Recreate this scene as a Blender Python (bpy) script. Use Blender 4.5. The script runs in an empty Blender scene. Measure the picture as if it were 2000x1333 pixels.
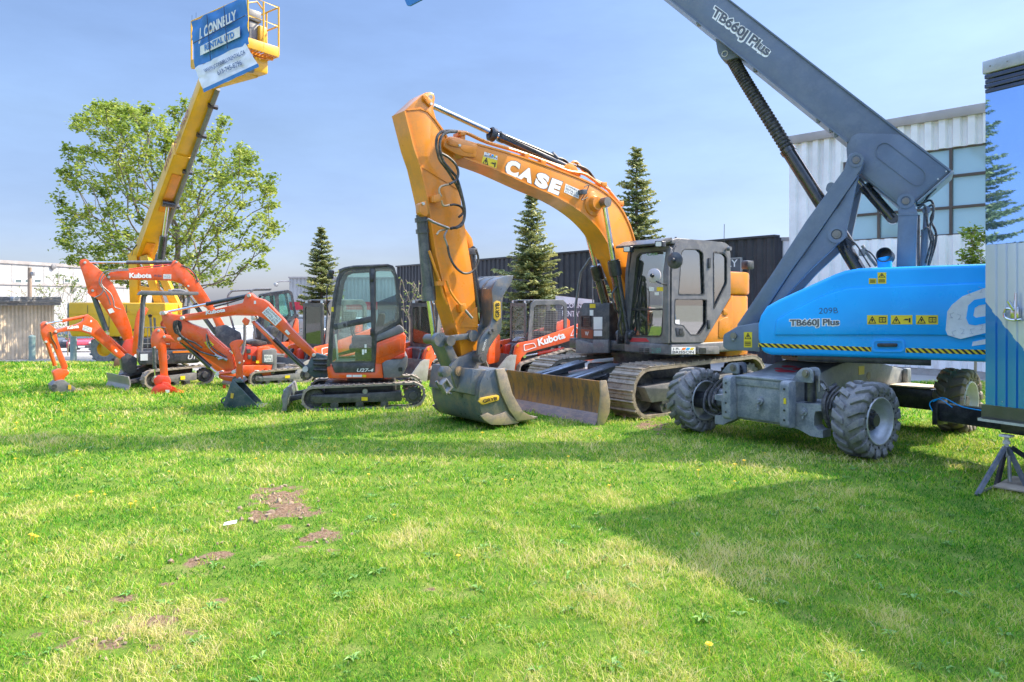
import bpy, bmesh, math, random
import numpy as np
from mathutils import Vector, Matrix, noise

R = math.radians
SC = bpy.context.scene
COL = SC.collection

# ------------------------------------------------------------------ camera, sky, sun, exposure
FPX, HZ, CH = 1389.0, 590.0, 1.85            # focal length in photo pixels, horizon row, eye height
cam = bpy.data.cameras.new('camera')
cam.sensor_width = 36.0
cam.lens = 36.0 * FPX / 2000.0
cam.shift_y = -(666.5 - HZ) / 2000.0
cam.clip_start, cam.clip_end = 0.1, 2000.0
camo = bpy.data.objects.new('camera', cam)
camo.location = (0, 0, CH)
camo.rotation_euler = (R(90), 0, 0)
COL.objects.link(camo)
SC.camera = camo

SUN = Vector((4.25, 1.25, 4.32)).normalized()     # towards the sun
w = bpy.data.worlds.new('World')
SC.world = w
w.use_nodes = True
nt = w.node_tree
bg = nt.nodes['Background']
sky = nt.nodes.new('ShaderNodeTexSky')
sky.sky_type = 'NISHITA'
sky.sun_disc = False
sky.sun_elevation = math.asin(SUN.z)
sky.sun_rotation = math.atan2(SUN.x, SUN.y)
sky.air_density = 1.25
sky.dust_density = 0.9
sky.ozone_density = 3.0
gm = nt.nodes.new('ShaderNodeGamma')         # evens out the very bright band near the sun
gm.inputs['Gamma'].default_value = 0.88
nt.links.new(sky.outputs[0], gm.inputs['Color'])
hs = nt.nodes.new('ShaderNodeHueSaturation')
hs.inputs['Hue'].default_value = 0.509
hs.inputs['Saturation'].default_value = 1.02
nt.links.new(gm.outputs[0], hs.inputs['Color'])
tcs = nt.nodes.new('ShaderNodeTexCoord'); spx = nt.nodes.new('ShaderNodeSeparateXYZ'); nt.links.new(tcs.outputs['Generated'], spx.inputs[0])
rmp = nt.nodes.new('ShaderNodeValToRGB')     # dims the sky low down; brightness added overhead, out of view, fills the shade
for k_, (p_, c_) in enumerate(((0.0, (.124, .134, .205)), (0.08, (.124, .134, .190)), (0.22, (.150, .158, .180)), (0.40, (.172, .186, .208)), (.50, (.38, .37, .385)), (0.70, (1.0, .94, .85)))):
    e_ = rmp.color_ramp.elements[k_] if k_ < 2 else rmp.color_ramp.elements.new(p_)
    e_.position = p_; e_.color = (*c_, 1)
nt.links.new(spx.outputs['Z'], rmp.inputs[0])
nz = nt.nodes.new('ShaderNodeTexNoise'); nz.inputs['Scale'].default_value = 2.6; nz.inputs['Detail'].default_value = 6; nz.inputs['Roughness'].default_value = .6
mpn = nt.nodes.new('ShaderNodeMapping'); mpn.inputs['Scale'].default_value = (1, 1, 3.5); nt.links.new(tcs.outputs['Generated'], mpn.inputs[0]); nt.links.new(mpn.outputs[0], nz.inputs['Vector'])
nr_ = nt.nodes.new('ShaderNodeMapRange'); nr_.inputs[1].default_value = .35; nr_.inputs[2].default_value = .7; nr_.inputs[3].default_value = 2.3; nr_.inputs[4].default_value = 2.75; nt.links.new(nz.outputs['Fac'], nr_.inputs[0])
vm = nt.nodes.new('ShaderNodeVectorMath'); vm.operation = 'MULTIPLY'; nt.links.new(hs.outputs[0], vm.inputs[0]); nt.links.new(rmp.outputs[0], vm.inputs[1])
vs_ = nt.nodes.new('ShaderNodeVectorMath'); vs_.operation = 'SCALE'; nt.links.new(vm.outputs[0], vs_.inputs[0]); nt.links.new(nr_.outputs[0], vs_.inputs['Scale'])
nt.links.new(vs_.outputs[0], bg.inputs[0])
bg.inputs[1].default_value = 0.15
sl = bpy.data.lights.new('sun', 'SUN')
sl.energy = 2.35
sl.angle = R(0.5)
sl.color = (1.0, 0.89, 0.69)
so = bpy.data.objects.new('sun', sl)
so.rotation_euler = (-SUN).to_track_quat('-Z', 'Y').to_euler()
so.location = (30, 10, 40)
COL.objects.link(so)
SC.view_settings.view_transform = 'Standard'
SC.view_settings.look = 'None'
SC.view_settings.exposure = 1.76
SC.view_settings.gamma = 1.0

# ------------------------------------------------------------------ helpers
class Frame:
    """upright plane frame: u runs to the picture's right, v away from the camera"""
    def __init__(s, x, y, deg, z=0.0):
        s.x, s.y, s.z, s.th = x, y, z, R(deg)
        c, n = math.cos(s.th), math.sin(s.th)
        s.c, s.n = c, n
        s.M = Matrix.Translation((x, y, z)) @ Matrix.Rotation(s.th, 4, 'Z')
    def p(s, px, py, v=0.0):
        ax = (px - 1000.0) / FPX
        x0, y0 = s.x - v * s.n, s.y + v * s.c
        u = (ax * y0 - x0) / (s.c - ax * s.n)
        Y = y0 + u * s.n
        return (u, CH + (HZ - py) / FPX * Y - s.z)
    def pp(s, pts, v=0.0):
        return [s.p(a, b, v) for a, b in pts]
    def scale(s, px, v=0.0):
        ax = (px - 1000.0) / FPX
        x0, y0 = s.x - v * s.n, s.y + v * s.c
        u = (ax * y0 - x0) / (s.c - ax * s.n)
        return (y0 + u * s.n) / FPX
WORLD = Frame(0, 0, 0)
def at(px, py, Y):
    return Vector(((px - 1000) / FPX * Y, Y, CH + (HZ - py) / FPX * Y))

def frame_px(px, py, deg, z=0.0):
    """frame whose origin stands on height z under pixel (px,py)"""
    Y = (CH - z) * FPX / (py - HZ)
    return Frame((px - 1000) / FPX * Y, Y, deg, z)

def crom(pts, n=6):
    P = [Vector(p) for p in pts]
    if len(P) < 3: return P
    out = []
    Q = [2 * P[0] - P[1]] + P + [2 * P[-1] - P[-2]]
    for i in range(1, len(Q) - 2):
        a, b, c, d = Q[i - 1], Q[i], Q[i + 1], Q[i + 2]
        for k in range(n):
            t = k / n
            out.append(0.5 * ((2 * b) + (c - a) * t + (2 * a - 5 * b + 4 * c - d) * t * t + (3 * b - a - 3 * c + d) * t ** 3))
    out.append(P[-1])
    return out

def smooth2(pts, n=4, closed=False):
    """rounded 2-D outline through the points"""
    q = [Vector((a, b, 0)) for a, b in pts]
    if closed: q = q + [q[0]]
    return [(p.x, p.y) for p in crom(q, n)][:(-1 if closed else None)]

def rounded(pts, r, n=4):
    """polygon with every corner rounded by radius r (or a list of radii)"""
    out = []
    N = len(pts)
    for i in range(N):
        p = Vector(pts[i]); a = Vector(pts[i - 1]); b = Vector(pts[(i + 1) % N])
        rr = r[i] if isinstance(r, (list, tuple)) else r
        if rr <= 0: out.append(tuple(p)); continue
        da, db = a - p, b - p
        k = min(rr, da.length * 0.45, db.length * 0.45)
        s, e = p + da.normalized() * k, p + db.normalized() * k
        for j in range(n + 1):
            t = j / n
            out.append(tuple((1 - t) ** 2 * s + 2 * t * (1 - t) * p + t * t * e))
    return out

class MB:
    def __init__(s, F=WORLD):
        s.F = F; s.V = []; s.P = []
    def add(s, verts, faces):
        o = len(s.V)
        s.V += [Vector(v) for v in verts]
        s.P += [tuple(o + i for i in f) for f in faces]
        return s
    def _bev(s, verts, faces, bev, seg=2, ang=0.5):
        bm = bmesh.new()
        vs = [bm.verts.new(v) for v in verts]
        for f in faces:
            try: bm.faces.new([vs[i] for i in f])
            except ValueError: pass
        bmesh.ops.recalc_face_normals(bm, faces=bm.faces[:])
        if bev > 0:
            ed = [e for e in bm.edges if len(e.link_faces) == 2 and e.calc_face_angle(0) > ang]
            bmesh.ops.bevel(bm, geom=ed, offset=bev, segments=seg, affect='EDGES', clamp_overlap=True, profile=0.5)
        bm.verts.index_update()
        s.add([v.co.copy() for v in bm.verts], [[v.index for v in f.verts] for f in bm.faces])
        bm.free()
        return s
    def prism(s, poly, v0, v1, bev=0.0, seg=2):
        n = len(poly)
        V = [(a, v0, b) for a, b in poly] + [(a, v1, b) for a, b in poly]
        F = [list(range(n)), list(range(2 * n - 1, n - 1, -1))] + [[i, i + n, (i + 1) % n + n, (i + 1) % n] for i in range(n)]
        return s._bev(V, F, bev, seg)
    def pprism(s, pts, v0, v1, bev=0.0, seg=2):
        return s.prism(s.F.pp(pts, v0), v0, v1, bev, seg)
    def loft(s, secs, bev=0.0, caps=True):
        """secs: equal-length loops of 3-D points"""
        n = len(secs[0]); V = []; F = []
        for l in secs: V += l
        for k in range(len(secs) - 1):
            for i in range(n):
                j = (i + 1) % n
                F.append([k * n + i, k * n + j, (k + 1) * n + j, (k + 1) * n + i])
        if caps:
            F.append(list(range(n))[::-1]); F.append([(len(secs) - 1) * n + i for i in range(n)])
        return s._bev(V, F, bev)
    def ring(s, outer, inner, v0, v1, bev=0.0):
        n = len(outer)
        V = [(a, v0, b) for a, b in outer] + [(a, v0, b) for a, b in inner] + [(a, v1, b) for a, b in outer] + [(a, v1, b) for a, b in inner]
        F = []
        for i in range(n):
            j = (i + 1) % n
            F += [[i, j, n + j, n + i], [2 * n + i, 3 * n + i, 3 * n + j, 2 * n + j], [i, 2 * n + i, 2 * n + j, j], [n + i, n + j, 3 * n + j, 3 * n + i]]
        return s._bev(V, F, bev)
    def box(s, u0, u1, v0, v1, z0, z1, bev=0.0, seg=2):
        return s.prism([(u0, z0), (u1, z0), (u1, z1), (u0, z1)], v0, v1, bev, seg)
    def beam(s, a, b, w, h, up=(0, 0, 1), w2=None, h2=None, bev=0.0):
        a, b = Vector(a), Vector(b)
        d = (b - a).normalized(); side = d.cross(Vector(up)).normalized(); upv = side.cross(d)
        w2 = w if w2 is None else w2; h2 = h if h2 is None else h2
        L = []
        for c, ww, hh in ((a, w, h), (b, w2, h2)):
            L.append([c - side * ww / 2 - upv * hh / 2, c + side * ww / 2 - upv * hh / 2, c + side * ww / 2 + upv * hh / 2, c - side * ww / 2 + upv * hh / 2])
        return s.loft(L, bev)
    def tube(s, pts, r, n=8, caps=True):
        pts = [Vector(p) for p in pts]
        rs = r if isinstance(r, (list, tuple)) else [r] * len(pts)
        secs = []
        prev = None
        for i, p in enumerate(pts):
            t = (pts[min(i + 1, len(pts) - 1)] - pts[max(i - 1, 0)])
            if t.length < 1e-9: t = Vector((0, 0, 1))
            t.normalize()
            if prev is None:
                a = Vector((0, 0, 1)) if abs(t.z) < 0.9 else Vector((1, 0, 0))
                x = t.cross(a).normalized()
            else:
                x = (prev - t * prev.dot(t))
                x = x.normalized() if x.length > 1e-6 else t.orthogonal().normalized()
            prev = x
            y = t.cross(x)
            secs.append([p + (x * math.cos(2 * math.pi * k / n) + y * math.sin(2 * math.pi * k / n)) * rs[i] for k in range(n)])
        V = []; F = []
        for l in secs: V += l
        for k in range(len(secs) - 1):
            for i in range(n):
                j = (i + 1) % n
                F.append([k * n + i, k * n + j, (k + 1) * n + j, (k + 1) * n + i])
        if caps:
            F.append(list(range(n))[::-1]); F.append([(len(secs) - 1) * n + i for i in range(n)])
        return s.add(V, F)
    def cyl(s, a, b, r, n=16, r2=None):
        return s.tube([a, b], [r, r if r2 is None else r2], n)
    def lathe(s, c, ax, prof, n=24, closed=False):
        """prof: (radius, offset along ax)"""
        c = Vector(c); ax = Vector(ax).normalized(); x = ax.orthogonal().normalized(); y = ax.cross(x)
        V = []; F = []; m = len(prof)
        for k in range(n):
            d = x * math.cos(2 * math.pi * k / n) + y * math.sin(2 * math.pi * k / n)
            for r, h in prof: V.append(c + ax * h + d * r)
        for k in range(n):
            j = (k + 1) % n
            for i in range(m - (0 if closed else 1)):
                i2 = (i + 1) % m
                F.append([k * m + i, j * m + i, j * m + i2, k * m + i2])
        return s.add(V, F)
    # pixel-traced pieces, each on its own plane v of the frame
    def pt(s, px, py, v=0.0):
        u, z = s.F.p(px, py, v); return (u, v, z)
    def pin(s, px, py, v0, v1, rpx, n=16):
        u, z = s.F.p(px, py, v0); r = rpx * s.F.scale(px, v0)
        return s.cyl((u, v0, z), (u, v1, z), r, n)
    def ptube(s, pts, rpx, v=0.0, n=8, sm=0):
        q = [s.pt(p[0], p[1], p[2] if len(p) > 2 else v) for p in pts]
        r = rpx * s.F.scale(pts[0][0], v)
        if sm: q = crom(q, sm)
        return s.tube(q, r, n)
    def text(s, txt, quad, v, bold=0.0, lift=0.0, italic=0.0, ext=0.0):
        """lettering filling the pixel quad (bl, br, tr, tl) on plane v"""
        V, F, (x0, x1, y0, y1) = text_mesh(txt, bold, italic)
        c = [Vector((*s.F.p(a, b, v), 0)) for a, b in quad]
        out = []
        for x, y in V:
            t, q = (x - x0) / (x1 - x0), (y - y0) / (y1 - y0)
            p = (c[0] * (1 - t) + c[1] * t) * (1 - q) + (c[3] * (1 - t) + c[2] * t) * q
            out.append((p.x, v - lift, p.y))
        return s.add(out, F)
    def decal(s, quad, v, lift=0.003):
        q = [s.F.p(a, b, v) for a, b in quad]
        n = len(q)
        return s.prism(q, v - lift, v + 0.002)
    def mesh(s, name, Minv):
        M = Minv @ s.F.M
        me = bpy.data.meshes.new(name)
        me.from_pydata([M @ v for v in s.V], [], s.P)
        me.validate()
        bm = bmesh.new(); bm.from_mesh(me)
        bmesh.ops.recalc_face_normals(bm, faces=bm.faces[:])
        bm.to_mesh(me); bm.free()
        me.polygons.foreach_set('use_smooth', [True] * len(me.polygons))
        me.set_sharp_from_angle(angle=R(38))
        return me

_TX = {}
def text_mesh(txt, bold=0.0, italic=0.0):
    key = (txt, bold, italic)
    if key not in _TX:
        cu = bpy.data.curves.new('lettering', 'FONT')
        cu.body = txt; cu.resolution_u = 3; cu.offset = bold; cu.shear = italic; cu.fill_mode = 'FRONT'
        o = bpy.data.objects.new('lettering', cu); COL.objects.link(o)
        bpy.context.view_layer.update()
        me = bpy.data.meshes.new_from_object(o)
        V = [(v.co.x, v.co.y) for v in me.vertices]; F = [list(p.vertices) for p in me.polygons]
        bpy.data.objects.remove(o); bpy.data.curves.remove(cu); bpy.data.meshes.remove(me)
        xs = [a for a, _ in V]; ys = [b for _, b in V]
        _TX[key] = (V, F, (min(xs), max(xs), min(ys), max(ys)))
    return _TX[key]

def setp(o, label=None, cat=None, group=None, kind=None):
    if label: o['label'] = label
    if cat: o['category'] = cat
    if group: o['group'] = group
    if kind: o['kind'] = kind
    return o
MW = {}
def thing(name, F, label, cat, group=None):
    o = bpy.data.objects.new(name, None); COL.objects.link(o)
    o.empty_display_size = 0.3
    o.matrix_world = F.M
    MW[o.name] = F.M.copy()
    return setp(o, label, cat, group)
def part(root, name, m, mb, label=None):
    M = MW[root.name]
    o = bpy.data.objects.new(name, mb.mesh(name, M.inverted()))
    o.data.materials.append(m)
    COL.objects.link(o); o.parent = root
    MW[o.name] = M
    if label: o['label'] = label
    return o
def solo(name, m, mb, label, cat, group=None, at=None):
    """a thing that is one mesh, origin at its base"""
    F = mb.F if at is None else Frame(at[0], at[1], 0, at[2])
    o = bpy.data.objects.new(name, mb.mesh(name, F.M.inverted()))
    o.data.materials.append(m); COL.objects.link(o); o.matrix_world = F.M
    MW[o.name] = F.M.copy()
    return setp(o, label, cat, group)
def copy_thing(o, M, label=None):
    c = o.copy(); COL.objects.link(c); c.matrix_world = M
    if label: c['label'] = label
    for ch in o.children:
        d = ch.copy(); COL.objects.link(d); d.parent = c
        for g in ch.children:
            e = g.copy(); COL.objects.link(e); e.parent = d
    return c

# ------------------------------------------------------------------ materials
MAT = {}
def newmat(name):
    m = bpy.data.materials.new(name); m.use_nodes = True
    t = m.node_tree; b = t.nodes['Principled BSDF']
    MAT[name] = m
    return m, t, b
def _noise(t, scale, detail=4, rough=0.6, vec=None, dist=0.0):
    n = t.nodes.new('ShaderNodeTexNoise'); n.inputs['Scale'].default_value = scale
    n.inputs['Detail'].default_value = detail; n.inputs['Roughness'].default_value = rough
    n.inputs['Distortion'].default_value = dist
    if vec: t.links.new(vec, n.inputs['Vector'])
    return n.outputs['Fac']
def _ramp(t, fac, stops):
    r = t.nodes.new('ShaderNodeValToRGB'); el = r.color_ramp.elements
    while len(el) < len(stops): el.new(0.5)
    for e, (p, c) in zip(el, stops):
        e.position = p; e.color = (*c, 1) if len(c) == 3 else c
    t.links.new(fac, r.inputs[0]); return r.outputs[0]
def _mix(t, fac, a, b):
    n = t.nodes.new('ShaderNodeMix'); n.data_type = 'RGBA'
    for s, x in ((0, fac), (6, a), (7, b)):
        if isinstance(x, (int, float)): n.inputs[s].default_value = x
        elif isinstance(x, tuple): n.inputs[s].default_value = (*x, 1)
        else: t.links.new(x, n.inputs[s])
    return n.outputs[2]
def _math(t, op, a, b=0.0):
    n = t.nodes.new('ShaderNodeMath'); n.operation = op
    for i, x in enumerate((a, b)):
        if isinstance(x, (int, float)): n.inputs[i].default_value = x
        else: t.links.new(x, n.inputs[i])
    return n.outputs[0]
def _obj(t):
    return t.nodes.new('ShaderNodeTexCoord').outputs['Object']
def _bump(t, b, h, strength=0.2, dist=0.01):
    n = t.nodes.new('ShaderNodeBump'); n.inputs['Strength'].default_value = strength; n.inputs['Distance'].default_value = dist
    t.links.new(h, n.inputs['Height']); t.links.new(n.outputs[0], b.inputs['Normal'])
def paint(name, col, rough=0.35, dirt=None, amt=0.3, scale=6.0, metal=0.0, coat=0.0, lo=0.45, bump=0.0, spec=0.5, stretch=None):
    """painted or bare surface, with worn / dusty patches of a second colour"""
    m, t, b = newmat(name)
    v = _obj(t)
    if stretch:
        mp = t.nodes.new('ShaderNodeMapping'); mp.inputs['Scale'].default_value = stretch; t.links.new(v, mp.inputs[0]); v = mp.outputs[0]
    n1 = _noise(t, scale, 6, 0.65, v)
    n2 = _noise(t, scale * 7, 5, 0.7, v)
    dark = tuple(c * 0.82 for c in col); lite = tuple(min(1, c * 1.12 + 0.004) for c in col)
    c = _ramp(t, _noise(t, scale * 0.35, 3, 0.5, v), [(0.3, dark), (0.7, lite)])
    if dirt:
        mask = _ramp(t, _math(t, 'MULTIPLY', n1, _math(t, 'ADD', n2, 0.55)), [(lo, (0, 0, 0)), (lo + 0.22, (1, 1, 1))])
        c = _mix(t, _math(t, 'MULTIPLY', mask, amt), c, dirt)
    t.links.new(c, b.inputs['Base Color'])
    r = _ramp(t, n1, [(0.3, (rough * 0.8,) * 3), (0.75, (min(1, rough * 1.35),) * 3)])
    t.links.new(r, b.inputs['Roughness'])
    b.inputs['Metallic'].default_value = metal
    b.inputs['Specular IOR Level'].default_value = spec
    b.inputs['Coat Weight'].default_value = coat
    b.inputs['Coat Roughness'].default_value = 0.06
    if bump: _bump(t, b, n2, bump, 0.01)
    return m
def glass(name, tint, refl=0.9, base=0.06, dust=0.08):
    """thin window pane: clear, tinted, mirror-like at a slant, a little dusty"""
    m = bpy.data.materials.new(name); m.use_nodes = True; t = m.node_tree; MAT[name] = m
    for n in list(t.nodes):
        if n.type == 'BSDF_PRINCIPLED': t.nodes.remove(n)
    out = [n for n in t.nodes if n.type == 'OUTPUT_MATERIAL'][0]
    tr = t.nodes.new('ShaderNodeBsdfTransparent'); tr.inputs[0].default_value = (*tint, 1)
    gl = t.nodes.new('ShaderNodeBsdfGlossy'); gl.inputs[0].default_value = (refl, refl, refl, 1); gl.inputs['Roughness'].default_value = 0.02
    fr = t.nodes.new('ShaderNodeFresnel'); fr.inputs[0].default_value = 1.55
    mx = t.nodes.new('ShaderNodeMixShader')
    t.links.new(_math(t, 'ADD', fr.outputs[0], base), mx.inputs[0]); t.links.new(tr.outputs[0], mx.inputs[1]); t.links.new(gl.outputs[0], mx.inputs[2])
    df = t.nodes.new('ShaderNodeBsdfDiffuse'); df.inputs[0].default_value = (0.55, 0.53, 0.48, 1)
    m2 = t.nodes.new('ShaderNodeMixShader')
    t.links.new(_math(t, 'MULTIPLY', _noise(t, 9, 5, 0.7, _obj(t)), dust), m2.inputs[0])
    t.links.new(mx.outputs[0], m2.inputs[1]); t.links.new(df.outputs[0], m2.inputs[2])
    t.links.new(m2.outputs[0], out.inputs[0])
    return m

MUD = (0.30, 0.24, 0.17)
DUST = (0.36, 0.33, 0.29)
paint('orange_paint', (0.86, 0.105, 0.012), 0.30, DUST, 0.16, 5, coat=0.35)
paint('amber_paint', (0.80, 0.265, 0.012), 0.32, (0.42, 0.20, 0.06), 0.35, 4, coat=0.3)
paint('yellow_paint', (0.80, 0.42, 0.012), 0.38, (0.45, 0.30, 0.08), 0.3, 3, coat=0.2)
paint('red_paint', (0.72, 0.045, 0.012), 0.35, DUST, 0.15, 5, coat=0.25)
paint('slate_paint', (0.135, 0.17, 0.225), 0.36, (0.26, 0.28, 0.30), 0.22, 5, coat=0.15)
paint('chassis_paint', (0.165, 0.19, 0.225), 0.48, (0.36, 0.37, 0.37), 0.65, 7, lo=0.40, bump=0.05)
paint('blue_paint', (0.006, 0.40, 0.98), 0.30, (0.02, 0.38, 0.9), 0.2, 3, coat=0.2, spec=.3)
paint('cab_grey', (0.15, 0.148, 0.155), 0.42, DUST, 0.35, 7, coat=0.1)
paint('cab_dark', (0.045, 0.047, 0.055), 0.38, DUST, 0.22, 7, coat=0.15)
paint('plastic_dark', (0.035, 0.036, 0.042), 0.5, DUST, 0.3, 8)
paint('black_paint', (0.014, 0.016, 0.022), 0.35, (0.16, 0.16, 0.16), 0.25, 9, coat=0.2)
paint('cylinder_grey', (0.06, 0.07, 0.085), 0.32, DUST, 0.25, 6, coat=0.3)
paint('chrome', (0.72, 0.72, 0.74), 0.14, (0.35, 0.3, 0.22), 0.25, 12, metal=1.0)
paint('steel', (0.34, 0.34, 0.35), 0.42, (0.22, 0.17, 0.12), 0.5, 14, metal=0.7)
paint('bucket_steel', (0.15, 0.17, 0.19), 0.32, (0.34, 0.27, 0.19), 0.6, 7, lo=0.47, metal=0.45, bump=0.15)
paint('edge_steel', (0.50, 0.39, 0.26), 0.34, (0.20, 0.20, 0.21), 0.6, 7, metal=0.5, bump=0.1)
paint('hose_rubber', (0.022, 0.023, 0.026), 0.5, DUST, 0.3, 20)
paint('track_rubber', (0.20, 0.175, 0.145), 0.8, (0.36, 0.30, 0.23), 0.75, 12, lo=0.36, bump=0.3)
paint('track_steel', (0.21, 0.17, 0.13), 0.55, (0.44, 0.37, 0.28), 0.8, 9, lo=0.36, metal=0.3, bump=0.3)
paint('tyre_rubber', (0.13, 0.13, 0.135), 0.75, (0.30, 0.29, 0.275), 0.6, 9, lo=0.36, bump=0.25)
paint('tyre_mud', (0.17, 0.15, 0.13), 0.8, (0.26, 0.20, 0.14), 0.8, 9, lo=0.34, bump=0.3)
paint('rim_white', (0.62, 0.62, 0.60), 0.4, (0.42, 0.38, 0.32), 0.4, 9)
paint('rim_silver', (0.50, 0.51, 0.53), 0.36, (0.30, 0.29, 0.28), 0.4, 10, metal=0.35)
paint('white_paint', (0.80, 0.80, 0.79), 0.4, DUST, 0.15, 6)
paint('sticker_white', (0.82, 0.82, 0.80), 0.35)
paint('sticker_yellow', (0.80, 0.60, 0.02), 0.35)
paint('sticker_black', (0.015, 0.015, 0.017), 0.4)
paint('print_navy', (0.035, 0.065, 0.14), 0.45)
paint('print_grey', (0.10, 0.11, 0.13), 0.4)
paint('safety_orange', (0.85, 0.22, 0.02), 0.4)
paint('seat_vinyl', (0.03, 0.03, 0.034), 0.55, DUST, 0.2, 12)
paint('interior_grey', (0.085, 0.088, 0.09), 0.6, DUST, 0.2, 10)
paint('lamp_lens', (0.75, 0.75, 0.70), 0.1)
paint('pin_metal', (0.22, 0.21, 0.20), 0.4, MUD, 0.4, 15, metal=0.7)
paint('cast_white', (0.62, 0.60, 0.56), 0.4, MUD, 0.2, 12)
paint('red_mark', (0.60, 0.05, 0.06), 0.5)
paint('mark_green', (0.10, 0.42, 0.30), 0.5)
paint('banner_blue', (0.035, 0.19, 0.50), 0.6)
paint('banner_white', (0.70, 0.69, 0.66), 0.6)
glass('cab_glass', (0.84, 0.95, 0.93), 0.9, 0.03, 0.04)
glass('green_glass', (0.72, 0.92, 0.88), 0.9, 0.05, 0.05)
glass('bright_glass', (0.72, 0.92, 0.90), 0.95, 0.26, 0.05)
glass('blue_glass', (0.10, 0.24, 0.42), 0.9, 0.06, 0.06)
glass('car_glass', (0.30, 0.38, 0.40), 0.9, 0.10, 0.05)

# ------------------------------------------------------------------ ground
def ss(a, b, x):
    t = np.clip((x - a) / (b - a), 0, 1); return t * t * (3 - 2 * t)
def gz(x, y):
    """height of the ground"""
    x = np.asarray(x, float); y = np.asarray(y, float)
    wl = 1 - ss(-14, -3, x)
    right = -0.15 * ss(15.5, 18, y)
    left = -0.055 * np.clip(y - 20, 0, 42)
    return right * (1 - wl) + left * wl
def lawn_edge(x):
    """where the grass gives way to the paved yard"""
    return 17.2 + 7.5 * (1 - ss(-14, -5.5, np.asarray(x, float)))
def grid(x0, x1, y0, y1, nx, ny, f, keep=None):
    xs = np.linspace(x0, x1, nx); ys = np.linspace(y0, y1, ny)
    X, Y = np.meshgrid(xs, ys); Z = f(X, Y)
    V = np.stack([X, Y, Z], -1).reshape(-1, 3)
    F = []
    for j in range(ny - 1):
        for i in range(nx - 1):
            a = j * nx + i; F.append((a, a + 1, a + nx + 1, a + nx))
    return V, F
def surf(name, V, F, m):
    me = bpy.data.meshes.new(name); me.from_pydata([tuple(v) for v in V], [], F); me.materials.append(m)
    me.polygons.foreach_set('use_smooth', [True] * len(F))
    o = bpy.data.objects.new(name, me); COL.objects.link(o); o['kind'] = 'structure'; return o

# worn patches of bare soil on the lawn: x, y, radius x, radius y, strength
def gpt(px, py): Y = CH * FPX / (py - HZ); return ((px - 1000) / FPX * Y, Y)
SOIL = []
for px, py, rx, ry, s in ((548, 978, .20, .20, 1.2), (535, 1005, .16, .11, 1.05), (600, 1000, .16, .09, .8), (520, 965, .12, .1, 1), (620, 1052, .16, .10, .8), (425, 1090, .12, .06, .75), (380, 1105, .12, .07, .6), (600, 1070, .10, .06, .6),
                          (310, 1225, .13, .06, .8), (210, 1268, .16, .05, .8), (150, 1262, .1, .04, .7), (430, 1180, .1, .05, .6), (300, 1275, .12, .05, .6),
                          (830, 1155, .11, .05, .5), (560, 1035, .1, .05, .6), (650, 1080, .09, .05, .5), (340, 1190, .12, .05, .6), (260, 1215, .1, .05, .65), (170, 1225, .1, .04, .6), (110, 1275, .1, .04, .6), (380, 1245, .09, .04, .6), (60, 1300, .1, .04, .5), (450, 1150, .08, .04, .5), (330, 1150, .08, .04, .5), (1275, 832, .12, .10, 1.0), (1150, 838, .12, .05, .5), (70, 1250, .1, .04, .5), (240, 1180, .1, .05, .55)):
    x, y = gpt(px, py); SOIL.append((x, y, rx * y / 4.5, ry * y / 4.5 * 1.6, s))
def soil_mask(x, y):
    m = np.zeros_like(x)
    for a, b, rx, ry, s in SOIL:
        m = np.maximum(m, s * np.exp(-(((x - a) / rx) ** 2 + ((y - b) / ry) ** 2)))
    k = np.nonzero(m > .12)[0] if m.ndim == 1 else None
    if k is not None and len(k):
        m[k] *= np.array([np.clip(.92 + 1.1 * noise.fractal((q * 4.5, c_ * 4.5, 2.2), .6, 2.0, 4), 0, 1.4) for q, c_ in zip(x[k], y[k])])
    return m

# yard (asphalt and concrete), one sheet to the horizon
m, t, b = newmat('yard_paving')
v = t.nodes.new('ShaderNodeNewGeometry').outputs['Position']
c = _ramp(t, _noise(t, 0.25, 6, 0.6, v), [(0.35, (0.27, 0.255, 0.24)), (0.55, (0.38, 0.36, 0.335)), (0.7, (0.33, 0.305, 0.275))])
c = _mix(t, _math(t, 'MULTIPLY', _noise(t, 30, 4, 0.7, v), 0.35), c, (0.20, 0.19, 0.18))
t.links.new(c, b.inputs['Base Color']); b.inputs['Roughness'].default_value = 0.85
_bump(t, b, _noise(t, 60, 4, 0.7, v), 0.2, 0.01)
V, F = grid(-70, 60, -30, 100, 131, 131, lambda x, y: gz(x, y) - 0.03)
surf('yard_ground', V, F, m)
V = [(-900, -900, -2.9), (900, -900, -2.9), (900, 900, -2.9), (-900, 900, -2.9)]
m2, t2, b2 = newmat('far_ground'); b2.inputs['Base Color'].default_value = (0.22, 0.22, 0.17, 1); b2.inputs['Roughness'].default_value = 0.9
surf('land', V, [(0, 1, 2, 3)], m2)

# lawn sheet under the blades
nx, ny = 150, 110
V = []; F = []
xs = np.linspace(-40, 26, nx)
for j in range(ny):
    for i in range(nx):
        x = xs[i]; y1 = float(lawn_edge(x)) + 0.18 * noise.noise((x * 0.9, 3.3, 0)); tt = j / (ny - 1)
        y = -4 + (y1 + 4) * tt
        h = float(gz(x, y)) + 0.035 * noise.noise((x * .35, y * .35, 1.7)) * (1 - abs(2 * tt - 1) ** 6) + 0.012 * noise.noise((x * 2.1, y * 2.1, 0))
        V.append((x, y, h if j < ny - 1 else float(gz(x, y)) - 0.02))
for j in range(ny - 1):
    for i in range(nx - 1):
        a = j * nx + i; F.append((a, a + 1, a + nx + 1, a + nx))
def lawn_h(x, y):
    return gz(x, y)
m, t, b = newmat('lawn_soil')
g = t.nodes.new('ShaderNodeNewGeometry').outputs['Position']
at_ = t.nodes.new('ShaderNodeAttribute'); at_.attribute_name = 'bare'
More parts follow.
